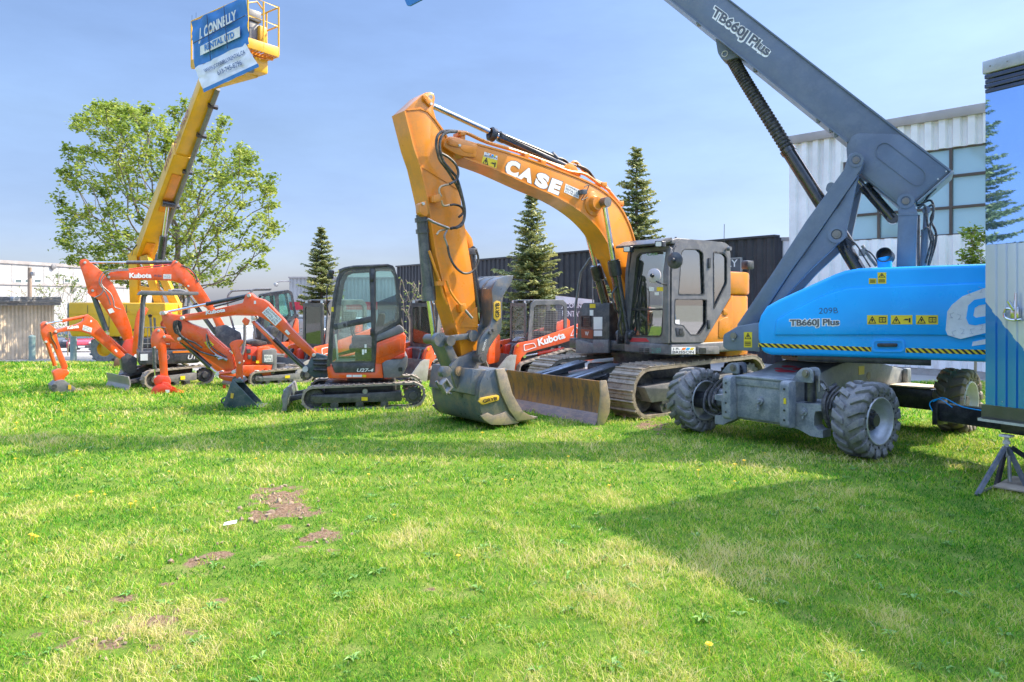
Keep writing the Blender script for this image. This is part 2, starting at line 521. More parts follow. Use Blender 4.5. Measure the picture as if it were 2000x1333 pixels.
c = _ramp(t, _noise(t, 3.0, 5, 0.65, g), [(0.3, (0.09, 0.18, 0.02)), (0.55, (0.17, 0.26, 0.035)), (0.75, (0.34, 0.32, 0.11))])
soil = _ramp(t, _noise(t, 40, 6, 0.75, g), [(0.3, (0.12, 0.06, 0.03)), (0.5, (0.25, 0.16, 0.10)), (0.7, (0.42, 0.30, 0.20))])
fac = _ramp(t, _math(t, 'ADD', at_.outputs['Fac'], _math(t, 'MULTIPLY', _math(t, 'SUBTRACT', _noise(t, 14, 5, 0.7, g), 0.5), 0.9)), [(0.36, (0, 0, 0)), (0.52, (1, 1, 1))])
c = _mix(t, fac, c, soil)
t.links.new(c, b.inputs['Base Color']); b.inputs['Roughness'].default_value = 0.95; b.inputs['Specular IOR Level'].default_value = 0.15
_bump(t, b, _noise(t, 45, 6, 0.75, g), 0.9, 0.03)
lawn = surf('lawn_ground', V, F, m)
# finer sheet near the camera carries the bare-soil mask
A = np.array([[p[0], p[1]] for p in V]); 
at2 = lawn.data.attributes.new('bare', 'FLOAT', 'POINT'); at2.data.foreach_set('value', soil_mask(A[:, 0], A[:, 1]).astype(np.float32))
V, F = grid(-5.5, 5.5, 1.2, 12, 221, 217, lambda x, y: np.vectorize(lambda a, c_: 0.035 * noise.noise((a * .35, c_ * .35, 1.7)) + 0.012 * noise.noise((a * 2.1, c_ * 2.1, 0)))(x, y) + 0.006 + np.minimum(soil_mask(x.ravel(), y.ravel()).reshape(x.shape), 1) * np.vectorize(lambda a, c_: 0.05 * abs(noise.fractal((a * 5, c_ * 5, 4.2), 0.7, 2.0, 4)))(x, y))
near = surf('lawn_ground', V, F, m)
at2 = near.data.attributes.new('bare', 'FLOAT', 'POINT'); at2.data.foreach_set('value', soil_mask(V[:, 0], V[:, 1]).astype(np.float32))
LAWN_TOP = near

# grass blades: one mesh, many thousand bent blades
def make_grass():
    rng = np.random.default_rng(7)
    XS = []
    def zone(y0, y1, dens, hgt, wid, side=1.0):
        n = int(dens * (0.80 * (y1 * y1 - y0 * y0)) * side)
        y = np.sqrt(rng.uniform(y0 * y0, y1 * y1, n)); x = rng.uniform(-0.80, 0.80, n) * y * side
        return x, y, np.full(n, hgt), np.full(n, wid)
    zs = [zone(2.2, 4.5, 11500, .034, .0040), zone(4.5, 7, 5200, .037, .0055), zone(7, 11, 1600, .042, .009), zone(11, 17.6, 650, .05, .014), zone(17.6, 25, 270, .055, .02)]
    def strip(y0, y1, dens, hgt, wid):       # margins beyond the picture's edges
        n = int(dens * 2 * 2.2 * (y1 - y0)); y = rng.uniform(y0, y1, n); x = np.sign(rng.uniform(-1, 1, n)) * (.8 * y + rng.uniform(0, 2.2, n)); return x, y, np.full(n, hgt), np.full(n, wid)
    zs += [strip(2.0, 4.5, 3600, .036, .0062), strip(4.5, 7, 2000, .04, .008), strip(7, 11, 900, .045, .012), strip(11, 17.6, 400, .05, .018)]
    x, y, h, wd = [np.concatenate(k) for k in zip(*zs)]
    patch = np.array([noise.fractal((a * .9, b_ * .9, 9.1), 0.6, 2.0, 3) for a, b_ in zip(x[::1], y[::1])])
    keep = (y < lawn_edge(x) + 0.05) & (soil_mask(x, y) + 0.25 * rng.standard_normal(len(x)) < 0.42)
    x, y, h, wd, patch = [k[keep] for k in (x, y, h, wd, patch)]
    n = len(x)
    fine = np.array([noise.noise((a * 5.5, b_ * 5.5, 1.1)) for a, b_ in zip(x, y)])
    k2 = fine + .35 * rng.standard_normal(n) > -.42
    x, y, h, wd, patch, fine = [k[k2] for k in (x, y, h, wd, patch, fine)]; n = len(x)
    h = h * rng.uniform(0.45, 1.5, n) * (1 + 0.35 * patch + .45 * fine)
    z = gz(x, y) + 0.012
    mm = y < 12
    z[mm] = [0.035 * noise.noise((a * .35, c_ * .35, 1.7)) + 0.012 * noise.noise((a * 2.1, c_ * 2.1, 0)) for a, c_ in zip(x[mm], y[mm])]
    for px, py, rx, ry, s in ((230, 1230, 1.0, .7, .22), (1200, 1160, 1.2, .8, .16), (520, 1040, .9, .8, .15), (1450, 900, 1.6, .7, .2), (900, 880, 2.5, .6, .12), (1020, 1290, .6, .4, .15)):
        a, c_ = gpt(px, py); dryx = dryx + s * np.exp(-((x - a) / rx) ** 2 - ((y - c_) / ry) ** 2) if 'dryx' in locals() else s * np.exp(-((x - a) / rx) ** 2 - ((y - c_) / ry) ** 2)
    an = rng.uniform(0, 2 * np.pi, n); lean = rng.uniform(0.35, 1.7, n) * h
    la = rng.uniform(0, 2 * np.pi, n)
    dx, dy = np.cos(an) * wd / 2, np.sin(an) * wd / 2
    lx, ly = np.cos(la) * lean, np.sin(la) * lean
    P = np.zeros((n, 5, 3), np.float32)
    P[:, 0] = np.stack([x - dx, y - dy, z - .01], 1); P[:, 1] = np.stack([x + dx, y + dy, z - .01], 1)
    P[:, 2] = np.stack([x + dx * .8 + lx * .35, y + dy * .8 + ly * .35, z + h * .6], 1)
    P[:, 3] = np.stack([x - dx * .8 + lx * .35, y - dy * .8 + ly * .35, z + h * .6], 1)
    P[:, 4] = np.stack([x + lx, y + ly, z + h * .95], 1)
    base = (np.arange(n) * 5)[:, None]
    loops = np.concatenate([base + np.array([0, 1, 2, 3]), base + np.array([3, 2, 4])], 1).astype(np.int32).ravel()
    starts = (np.arange(n)[:, None] * 7 + np.array([0, 4])).astype(np.int32).ravel()
    me = bpy.data.meshes.new('lawn_grass')
    me.vertices.add(n * 5); me.vertices.foreach_set('co', P.ravel())
    me.loops.add(n * 7); me.loops.foreach_set('vertex_index', loops)
    me.polygons.add(n * 2); me.polygons.foreach_set('loop_start', starts)
    me.update(calc_edges=True)
    # dry, mown-off blades gather in patches
    dry = np.clip(0.41 + dryx + 0.5 * patch + 0.30 * fine + 0.29 * rng.standard_normal(n), 0, 1)
    a = me.attributes.new('dry', 'FLOAT', 'POINT'); a.data.foreach_set('value', np.repeat(dry, 5).astype(np.float32))
    tip = np.tile(np.array([0, 0, .6, .6, 1], np.float32), n)
    a = me.attributes.new('tip', 'FLOAT', 'POINT'); a.data.foreach_set('value', tip)
    m = bpy.data.materials.new('grass_blade'); m.use_nodes = True; t = m.node_tree; b = t.nodes['Principled BSDF']
    q = t.nodes.new('ShaderNodeAttribute'); q.attribute_name = 'dry'
    c = _ramp(t, q.outputs['Fac'], [(0.0, (0.030, 0.17, 0.008)), (0.25, (0.11, 0.40, 0.012)), (0.55, (0.38, 0.55, 0.035)), (0.8, (0.62, 0.59, 0.12)), (1.0, (0.76, 0.65, 0.30))])
    t.links.new(c, b.inputs['Base Color']); b.inputs['Roughness'].default_value = 0.55; b.inputs['Specular IOR Level'].default_value = 0.3
    tr = t.nodes.new('ShaderNodeBsdfTranslucent'); t.links.new(c, tr.inputs[0])
    mx = t.nodes.new('ShaderNodeMixShader'); mx.inputs[0].default_value = 0.42
    out = [k for k in t.nodes if k.type == 'OUTPUT_MATERIAL'][0]
    t.links.new(b.outputs[0], mx.inputs[1]); t.links.new(tr.outputs[0], mx.inputs[2]); t.links.new(mx.outputs[0], out.inputs[0])
    me.materials.append(m)
    o = bpy.data.objects.new('lawn_grass', me); COL.objects.link(o); o['kind'] = 'stuff'
    o['label'] = 'short mown grass mixed with dry straw covering the lawn'; o['category'] = 'grass'
make_grass()

# crumbled clods torn out of the turf
def clods():
    rng = random.Random(5); mb = MB()
    for k in range(150):
        px, py, s = rng.choice(((545, 975, 1), (540, 1000, 1), (600, 1000, .7), (620, 1052, .7), (1270, 832, .8), (425, 1088, .6), (310, 1225, .5), (210, 1266, .5), (530, 965, 1)))
        x, y = gpt(px, py); x += rng.gauss(0, .10 * y / 4.5); y += rng.gauss(0, .16 * y / 4.5)
        r = rng.uniform(.006, .028) * s * (1.4 if rng.random() < .15 else 1)
        bm = bmesh.new(); bmesh.ops.create_icosphere(bm, subdivisions=1, radius=r)
        for q in bm.verts: q.co *= rng.uniform(.6, 1.3)
        z0 = 0.035 * noise.noise((x * .35, y * .35, 1.7)) + 0.012 * noise.noise((x * 2.1, y * 2.1, 0)) + .016
        mb.add([q.co * 1.0 + Vector((x, y, z0)) for q in bm.verts], [[q.index for q in f.verts] for f in bm.faces]); bm.free()
    paint('clod_soil', (0.26, 0.165, 0.105), 0.95, (0.38, 0.28, 0.19), 0.6, 30, lo=.35)
    o = solo('soil_clods', MAT['clod_soil'], mb, 'crumbled brown soil torn out of the turf', 'soil', at=(0, 0, 0)); o['kind'] = 'stuff'
clods()

# broad-leaved weeds among the grass
def weeds():
    rng = random.Random(9); mb = MB()
    for k in range(420):
        y = math.sqrt(rng.uniform(2.6 ** 2, 9.5 ** 2)); x = rng.uniform(-.78, .78) * y
        if float(soil_mask(np.array([x]), np.array([y]))[0]) > .4: continue
        z = 0.035 * noise.noise((x * .35, y * .35, 1.7)) + 0.012 * noise.noise((x * 2.1, y * 2.1, 0)) + .004
        a0 = rng.uniform(0, 6); R_ = rng.uniform(.03, .075)
        for j in range(rng.randint(4, 9)):
            a = a0 + j * 6.283 / 7 + rng.gauss(0, .25); L = R_ * rng.uniform(.6, 1.2); w_ = L * .16; c, s_ = math.cos(a), math.sin(a); up = rng.uniform(.012, .035)
            P = lambda t, o, h: (x + c * L * t - s_ * o, y + s_ * L * t + c * o, z + h)
            mb.add([P(.05, 0, .004), P(.45, w_, up), P(1, 0, up * .7), P(.45, -w_, up), P(.5, 0, up * .8)], [(0, 4, 1), (1, 4, 2), (2, 4, 3), (3, 4, 0)])
    paint('weed_leaf', (0.10, 0.24, 0.03), 0.5, (0.22, 0.36, 0.06), .6, 8)
    o = solo('lawn_weeds', MAT['weed_leaf'], mb, 'flat dark leaf rosettes of weeds between the grass blades', 'weeds', at=(0, 0, 0)); o['kind'] = 'stuff'
weeds()

# ------------------------------------------------------------------ buildings
def cladding(name, col, pitch, depth, dirt=(0.3, 0.28, 0.25), amt=0.2):
    return paint(name, col, 0.5, dirt, amt, 2.5, metal=0.0)
def corrugated(mb, a, b, z0, z1, pitch=0.3, depth=0.045, duty=0.5, thick=0.15):
    """ribbed sheet wall from a to b (2-D), ribs on the camera side, solid behind"""
    a, b = Vector(a), Vector(b); d = (b - a); L = d.length; d.normalize(); nrm = Vector((d.y, -d.x))
    if nrm.dot(-a) < 0: nrm = -nrm
    prof = []; n = max(1, int(L / pitch)); q = L / n
    for i in range(n):
        s = i * q; k = q * (1 - duty) / 2; e = q * 0.09
        prof += [(s, 0), (s + k - e, 0), (s + k, depth), (s + q - k, depth), (s + q - k + e, 0)]
    prof.append((L, 0))
    front = [a + d * s + nrm * o for s, o in prof]
    back = [b - nrm * thick, a - nrm * thick]
    loop = front + back; N = len(loop)
    V = [(p.x, p.y, z0) for p in loop] + [(p.x, p.y, z1) for p in loop]
    nf = len(front)
    F = [(i, i + 1, i + 1 + N, i + N) for i in range(N - 1)] + [(N - 1, 0, N, 2 * N - 1)]
    for i in range(nf - 1):
        pass
    F += [tuple(range(N))[::-1], tuple(range(N, 2 * N))]
    return mb.add(V, F), nrm, d, L

paint('black_cladding', (0.028, 0.030, 0.038), 0.42, (0.09, 0.09, 0.10), 0.3, 3)
paint('white_cladding', (0.88, 0.88, 0.89), 0.45, (0.66, 0.65, 0.63), 0.3, 2)
paint('pale_cladding', (0.40, 0.40, 0.395), 0.5, (0.3, 0.3, 0.29), 0.3, 2)
paint('beige_cladding', (0.76, 0.62, 0.46), 0.6, (0.33, 0.29, 0.24), 0.3, 3)
paint('metal_trim', (0.36, 0.33, 0.32), 0.45, DUST, 0.2, 4)
paint('bronze_frame', (0.085, 0.065, 0.055), 0.4)
paint('red_band', (0.52, 0.03, 0.05), 0.45)
paint('concrete', (0.40, 0.39, 0.37), 0.9, (0.26, 0.25, 0.23), 0.5, 3, bump=.1)
paint('roof_membrane', (0.22, 0.22, 0.22), 0.9)
# window glass of buildings: reflective, with pale blinds behind
m, t, b = newmat('window_glass')
b.inputs['Base Color'].default_value = (0.36, 0.52, 0.58, 1); b.inputs['Roughness'].default_value = 0.06; b.inputs['Metallic'].default_value = 0.25; b.inputs['Coat Weight'].default_value = 0.6; b.inputs['Coat Roughness'].default_value = 0.02
_bump(t, b, _noise(t, 0.7, 2, 0.5, _obj(t)), 0.06, 0.2)
m, t, b = newmat('dark_glass')
b.inputs['Base Color'].default_value = (0.10, 0.14, 0.15, 1); b.inputs['Roughness'].default_value = 0.08; b.inputs['Coat Weight'].default_value = 1; b.inputs['Coat Roughness'].default_value = 0.02

# black corrugated building
A, B = Vector((-6.97, 43.0)), Vector((8.53, 23.1))
ang = math.degrees(math.atan2(B.y - A.y, B.x - A.x)); L = (B - A).length
Fk = Frame(A.x, A.y, ang, -0.55)
k = thing('warehouse', Fk, 'long black ribbed metal building behind the orange loaders and spruces', 'building')
mb = MB(Fk); corrugated(mb, (0, 0), (L, 0), 0, 4.5, 0.36, .05, .45)
def corr_local(F, L, z0, z1, pitch, depth, duty, u0=0.0, v=0.0, thick=.15):
    mb = MB(F); n = max(1, int((L - u0) / pitch)); q = (L - u0) / n; prof = []
    for i in range(n):
        s = u0 + i * q; k_ = q * (1 - duty) / 2; e = q * 0.13
        prof += [(s, 0), (s + k_ - e, 0), (s + k_, -depth), (s + q - k_, -depth), (s + q - k_ + e, 0)]
    prof.append((L, 0))
    loop = [(a, v + o) for a, o in prof] + [(L, v + thick), (u0, v + thick)]
    N = len(loop)
    V = [(a, o, z0) for a, o in loop] + [(a, o, z1) for a, o in loop]
    F_ = [(i, (i + 1) % N, (i + 1) % N + N, i + N) for i in range(N)] + [tuple(range(N))[::-1], tuple(range(N, 2 * N))]
    return mb.add(V, F_)
part(k, 'wall', MAT['black_cladding'], corr_local(Fk, L, -.3, 4.5, .36, .05, .45))
mb = MB(Fk); mb.box(L - .15, L, .16, 14, -.3, 4.5)
part(k, 'side_wall', MAT['black_cladding'], mb)
mb = MB(Fk); mb.box(0, .12, .16, 14, -.3, 4.5); mb.box(.13, L - .16, 13.8, 14, -.3, 4.5)
part(k, 'rear_wall', MAT['black_cladding'], mb)
mb = MB(Fk); mb.box(.0, L + .06, -.10, .22, 4.5, 4.58, .01)
part(k, 'roof_edge', MAT['black_cladding'], mb)
mb = MB(Fk); mb.box(.13, L - .16, .17, 13.8, 4.1, 4.25)
part(k, 'roof', MAT['roof_membrane'], mb)

# company sign on the black wall, and the board beside the loader
def wall_sign(F, pl, pr, pt_, pb, label):
    s = thing('wall_sign', F, label, 'sign')
    return s
vS = -.14
sg = thing('sign_board', Frame(Fk.x, Fk.y, ang, -0.55), 'grey board with white capitals on the black wall beside the big excavator cab', 'sign')
q = [(1382, 566), (1446, 562), (1446, 505), (1382, 508)]
mb = MB(Fk); mb.pprism(q, vS, vS + .06); part(sg, 'board', MAT['print_grey'], mb)
mb = MB(Fk); mb.text('J. CONNELLY', [(1330, 531), (1441, 526), (1441, 507), (1330, 511)], vS, .012, .004); mb.text('RENTAL SALES', [(1330, 548), (1432, 544), (1432, 533), (1330, 537)], vS, .012, .004)
mb.text('613-745-8796', [(1340, 560), (1432, 557), (1432, 549), (1340, 552)], vS, .012, .004)
part(sg, 'lettering', MAT['sticker_white'], mb)
mb = MB(Fk); mb.pprism([(1328, 568), (1383, 565), (1383, 508), (1328, 511)], vS + .001, vS + .06); part(sg, 'board_panel', MAT['print_grey'], mb)
mb = MB(Fk); mb.ring(Fk.pp([(1326, 570), (1448, 563), (1448, 503), (1326, 509)], vS - .01), Fk.pp([(1328, 567.6), (1446, 561), (1446, 505), (1328, 511)], vS - .01), vS - .01, vS + .06); part(sg, 'frame', MAT['pale_cladding'], mb)
s0, z_ = Fk.p(1383, 500, 0)

# white two-storey building
W0, W1 = Vector((8.77, 22.5)), Vector((16.2, 14.85))
angw = math.degrees(math.atan2(W1.y - W0.y, W1.x - W0.x)); Lw = (W1 - W0).length
Fw = Frame(W0.x, W0.y, angw, -0.15)
k = thing('office_building', Fw, 'white ribbed two storey building with a band of large windows', 'building')
wx = [Fw.p(a, 400, 0)[0] for a in (1660, 1722, 1862, 1925)]
ztop = 6.95; zb, zt = Fw.p(1800, 463, 0)[1], Fw.p(1800, 297, 0)[1]
u0 = Fw.p(1650, 400)[0]; u1 = Lw - .5
part(k, 'upper_wall', MAT['white_cladding'], corr_local(Fw, Lw, zt, ztop, .34, .10, .45))
part(k, 'lower_wall', MAT['white_cladding'], corr_local(Fw, Lw, .16, zb, .34, .10, .45))
part(k, 'corner_wall', MAT['white_cladding'], corr_local(Fw, u0, zb, zt, .34, .10, .45))
mb = MB(Fw); mb.box(u1, Lw, 0, .15, zb, zt); mb.box(-.05, .11, .16, 14, .1, ztop); mb.box(Lw - .15, Lw, .16, 14, .1, ztop); mb.box(.12, Lw - .16, 13.8, 14, .1, ztop)
part(k, 'side_wall', MAT['white_cladding'], mb)
mb = MB(Fw); mb.box(-.10, Lw + .1, -.16, .2, ztop, ztop + .26, .01); part(k, 'roof_edge', MAT['metal_trim'], mb)
mb = MB(Fw); mb.box(.12, Lw - .16, .2, 13.8, 6.5, 6.65); part(k, 'roof', MAT['roof_membrane'], mb)
mb = MB(Fw); mb.box(-.05, Lw, -.06, .15, -.5, .155); part(k, 'foundation', MAT['concrete'], mb)
cols = [u0] + [Fw.p(a, 400)[0] for a in (1716, 1770, 1857)] + [Fw.p(1925, 400)[0] + .1, Fw.p(1985, 400)[0], u1]
rows = [zb] + [Fw.p(1900, a)[1] for a in (402, 340)] + [zt]
wi = None
mb = MB(Fw)
for c0 in cols: mb.box(c0 - .035, c0 + .035, -.02, .10, zb, zt)
for r0 in rows:
    for i in range(len(cols) - 1): mb.box(cols[i] + .036, cols[i + 1] - .036, -.015, .095, max(zb, r0 - .035), min(zt, r0 + .035))
wf = part(k, 'window_frame', MAT['bronze_frame'], mb)
mb = MB(Fw); mb.box(u0 + .04, u1 - .04, .06, .075, zb + .036, zt - .036)
o = part(k, 'window_pane', MAT['window_glass'], mb)
# low white wing
Fv = Frame(8.2, 23.6, -16, -0.15)
k = thing('low_wing', Fv, 'low white ribbed wing between the black building and the white block', 'building')
part(k, 'wall', MAT['white_cladding'], corr_local(Fv, 1.7, .0, 4.0, .3, .045, .5))
mb = MB(Fv); mb.box(-.05, 1.7, -.07, .2, 4.0, 4.12); part(k, 'roof_edge', MAT['metal_trim'], mb)

# pale building with a red band, far behind
Fr = Frame(-18.0, 57.5, 6, -2.2)
k = thing('factory_building', Fr, 'pale ribbed building with a red band seen behind the spruce and loaders', 'building')
part(k, 'upper_wall', MAT['pale_cladding'], corr_local(Fr, 15.5, 4.05, 5.95, .30, .05, .5))
part(k, 'lower_wall', MAT['pale_cladding'], corr_local(Fr, 15.5, 0, 3.4, .30, .05, .5))
mb = MB(Fr); mb.box(0, 15.5, -.06, .15, 3.4, 4.05); part(k, 'red_band', MAT['red_band'], mb)
mb = MB(Fr); mb.box(0, .14, .16, 12, 0, 5.95); mb.box(15.36, 15.5, .16, 12, 0, 5.95); mb.box(.15, 15.35, 11.85, 12, 0, 5.95); part(k, 'side_wall', MAT['pale_cladding'], mb)
mb = MB(Fr); mb.box(-.08, 15.6, -.10, .2, 5.95, 6.08); part(k, 'roof_edge', MAT['metal_trim'], mb)
mb = MB(Fr); mb.box(.15, 15.3, .2, 11.8, 5.6, 5.75); part(k, 'roof', MAT['roof_membrane'], mb)
ca = thing('security_camera', Fr, 'small grey dome camera on a bracket at the pale building corner', 'camera')
mb = MB(Fr); mb.tube([(.1, -.1, 5.7), (-.6, -.2, 5.7), (-.95, -.2, 5.62)], .05); part(ca, 'bracket', MAT['metal_trim'], mb)
mb = MB(Fr); mb.lathe((-1.0, -.2, 5.45), (0, 0, -1), [(.0, -.15), (.16, -.12), (.2, 0), (.14, .14), (0, .2)], 12); part(ca, 'dome', MAT['pale_cladding'], mb)

# pale office on the left, far side of the lot
Fl = Frame(-49.4, 68.6, 78, -2.3)
def leftwall():
    a, b = Vector((-52.2, 64.5)), Vector((-46.0, 93.0))
    F = Frame(a.x, a.y, math.degrees(math.atan2(b.y - a.y, b.x - a.x)), -2.4); L = (b - a).length
    k = thing('pale_office', F, 'long pale panelled building with small windows across the parking lot', 'building')
    zt = 8.3; zmid = F.p(80, 556)[1]
    mb = MB(F); mb.box(0, L, 0, .3, 0, zt - .2); mb.box(0, .3, .31, 9, 0, zt - .2); mb.box(L - .3, L, .31, 9, 0, zt - .2); mb.box(.31, L - .31, 8.7, 9, 0, zt - .2)
    part(k, 'wall', MAT['pale_cladding'], mb)
    mb = MB(F); mb.box(-.1, L + .1, -.15, .4, zt - .2, zt + .12); part(k, 'roof_edge', MAT['metal_trim'], mb)
    mb = MB(F); mb.box(.31, L - .31, .4, 8.7, zt - .8, zt - .6); part(k, 'roof', MAT['roof_membrane'], mb)
    mb = MB(F); mb.box(0, L, -.12, -.002, zmid - .12, zmid + .12); part(k, 'trim_band', MAT['metal_trim'], mb)
    mb = MB(F)
    for i in range(1, int(L / 1.9)):
        u = i * 1.9; mb.box(u - .02, u + .02, -.03, -.001, .2, zmid - .13); mb.box(u - .02, u + .02, -.03, -.001, zmid + .13, zt - .21)
    part(k, 'panel_joint', MAT['metal_trim'], mb)
    for a_, b_ in ((26, 43.5), (45.5, 61.5), (63.5, 81), (123, 138), (140, 156)):
        ua, z1 = F.p(a_, 544.5); ub, _ = F.p(b_, 544.5); z0 = F.p(a_, 553.5)[1]
        mb = MB(F); mb.ring([(ua, z0), (ub, z0), (ub, z1), (ua, z1)], [(ua + .15, z0 + .08), (ub - .15, z0 + .08), (ub - .15, z1 - .08), (ua + .15, z1 - .08)], -.08, .01)
        wn = part(k, 'window', MAT['white_paint'], mb)
        mb = MB(F); mb.box(ua + .15, ub - .15, -.03, -.001, z0 + .08, z1 - .08); part(wn, 'pane', MAT['dark_glass'], mb)
    for a_ in (102, 143):
        u, z = F.p(a_, 521 if a_ == 102 else 564.5); mb = MB(F); mb.lathe((u, -.05, z), (0, -1, 0), [(0, .3), (.3, .2), (.35, 0)], 12); part(k, 'wall_lamp', MAT['cab_grey'], mb)
leftwall()

# beige shed with a dark fascia
Fs = Frame(-21.99, 24.1, 80, -0.75)
k = thing('shed', Fs, 'beige ribbed metal shed with a dark stepped roof fascia and two green bollards', 'shed')
ue = Fs.p(106, 600)[0]; uf = Fs.p(119, 588, -.35)[0]
zf0 = Fs.p(60, 597, -.35)[1]; zf1 = Fs.p(60, 580, -.35)[1]
part(k, 'wall', MAT['beige_cladding'], corr_local(Fs, ue, -.3, zf0 + .05, .19, .04, .5))
mb = MB(Fs); mb.box(ue - .12, ue, .16, 6, -.3, zf0 + .05); mb.box(0, .12, .16, 6, -.3, zf0 + .05); part(k, 'side_wall', MAT['beige_cladding'], mb)
mb = MB(Fs)
for i, (a_, b_, o_) in enumerate(((0, .34, 0), (.34, .66, .05), (.66, 1, .02))):
    h = zf1 - zf0; mb.box(-.3, uf, -.35 - o_, 6.4, zf0 + a_ * h, zf0 + b_ * h - .004, .01)
part(k, 'roof_fascia', MAT['cab_grey'], mb)
u, z = Fs.p(29, 584.5, -.45); mb = MB(Fs); mb.box(u - .17, u + .17, -.55, -.36, z - .09, z + .09, .02); part(k, 'wall_lamp', MAT['rim_silver'], mb)

# bollards
def bollard(px, pyt, Y, label):
    z0 = float(gz((px - 1000) / FPX * Y, Y)); F = Frame((px - 1000) / FPX * Y, Y, 0, z0)
    zt = CH + (HZ - pyt) / FPX * Y - z0; r = 5.8 / FPX * Y
    b_ = thing('bollard', F, label, 'bollard', 'green bollards by the parking lot')
    mb = MB(F); mb.lathe((0, 0, 0), (0, 0, 1), [(r, -.2), (r, zt - .05)], 18); part(b_, 'post', MAT['bollard_green'], mb)
    mb = MB(F); mb.lathe((0, 0, zt - .05), (0, 0, 1), [(r * 1.08, 0), (r * 1.08, .05), (r * .9, .09), (0, .12)], 18); part(b_, 'cap', MAT['bollard_green'], mb)
paint('bollard_green', (0.20, 0.33, 0.31), 0.5, (0.36, 0.38, 0.34), 0.6, 6)
bollard(62.5, 658, 28.5, 'faded green bollard standing against the beige shed wall')
bollard(143.5, 657, 27.0, 'faded green bollard standing beside the red car')
# utility post
Fp = Frame(-942 / FPX * 45, 45, 0, -1.4)
k = thing('utility_pole', Fp, 'short weathered wooden pole rising behind the beige shed roof', 'pole')
paint('pole_wood', (0.30, 0.22, 0.16), 0.85, (0.2, 0.15, 0.1), 0.5, 6)
mb = MB(Fp); mb.cyl((0, 0, -.3), (0, 0, CH + (HZ - 523) / FPX * 45 + 1.4), .14, 12, .11); part(k, 'post', MAT['pole_wood'], mb)
mb = MB(Fp); mb.box(.10, .28, -.08, .08, 4.9, 5.15, .02); part(k, 'bracket', MAT['steel'], mb)

# ------------------------------------------------------------------ trees
def leafmat(name, stops, trans=0.35):
    m = bpy.data.materials.new(name); m.use_nodes = True; t = m.node_tree; b = t.nodes['Principled BSDF']; MAT[name] = m
    q = t.nodes.new('ShaderNodeAttribute'); q.attribute_name = 'tone'
    c = _ramp(t, q.outputs['Fac'], stops)
    t.links.new(c, b.inputs['Base Color']); b.inputs['Roughness'].default_value = 0.5; b.inputs['Specular IOR Level'].default_value = 0.3
    tr = t.nodes.new('ShaderNodeBsdfTranslucent'); t.links.new(c, tr.inputs[0])
    mx = t.nodes.new('ShaderNodeMixShader'); mx.inputs[0].default_value = trans
    out = [k for k in t.nodes if k.type == 'OUTPUT_MATERIAL'][0]
    t.links.new(b.outputs[0], mx.inputs[1]); t.links.new(tr.outputs[0], mx.inputs[2]); t.links.new(mx.outputs[0], out.inputs[0])
    return m
leafmat('maple_leaf', [(0, (0.10, 0.18, 0.022)), (0.5, (0.27, 0.35, 0.045)), (1, (0.52, 0.54, 0.12))], 0.42)
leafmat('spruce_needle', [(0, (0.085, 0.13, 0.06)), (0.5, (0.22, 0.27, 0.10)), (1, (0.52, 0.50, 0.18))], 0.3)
leafmat('shrub_leaf', [(0, (0.10, 0.16, 0.03)), (0.5, (0.22, 0.30, 0.06)), (1, (0.42, 0.46, 0.15))], 0.35)
paint('bark', (0.17, 0.13, 0.10), 0.9, (0.30, 0.26, 0.21), 0.5, 10, bump=.3)
paint('twig_bark', (0.34, 0.28, 0.20), 0.9, (0.2, 0.15, 0.1), 0.4, 10)

def quads(name, C, U, W, tone, m, root, at, extra=None):
    """many leaf faces: centres C, half-axes U and W; each a folded pair of triangles"""
    n = len(C)
    P = np.zeros((n, 4, 3), np.float32)
    P[:, 0] = C - U; P[:, 1] = C + W - U * .1; P[:, 2] = C + U; P[:, 3] = C - W - U * .1
    nr = np.cross(U, W); nr /= np.linalg.norm(nr, axis=1, keepdims=True) + 1e-9
    P[:, 0] += nr * .25 * np.linalg.norm(W, axis=1, keepdims=True); P[:, 2] += nr * .25 * np.linalg.norm(W, axis=1, keepdims=True)
    P -= np.array(at, np.float32)
    base = (np.arange(n) * 4)[:, None]
    loops = np.concatenate([base + np.array([0, 1, 3]), base + np.array([1, 2, 3])], 1).astype(np.int32).ravel()
    me = bpy.data.meshes.new(name)
    me.vertices.add(n * 4); me.vertices.foreach_set('co', P.ravel())
    me.loops.add(n * 6); me.loops.foreach_set('vertex_index', loops)
    me.polygons.add(n * 2); me.polygons.foreach_set('loop_start', (np.arange(n * 2) * 3).astype(np.int32))
    me.update(calc_edges=True)
    a = me.attributes.new('tone', 'FLOAT', 'POINT'); a.data.foreach_set('value', np.repeat(np.clip(tone, 0, 1), 4).astype(np.float32))
    me.materials.append(m)
    o = bpy.data.objects.new(name, me); COL.objects.link(o)
    if root: o.parent = root; MW[o.name] = MW[root.name]
    return o

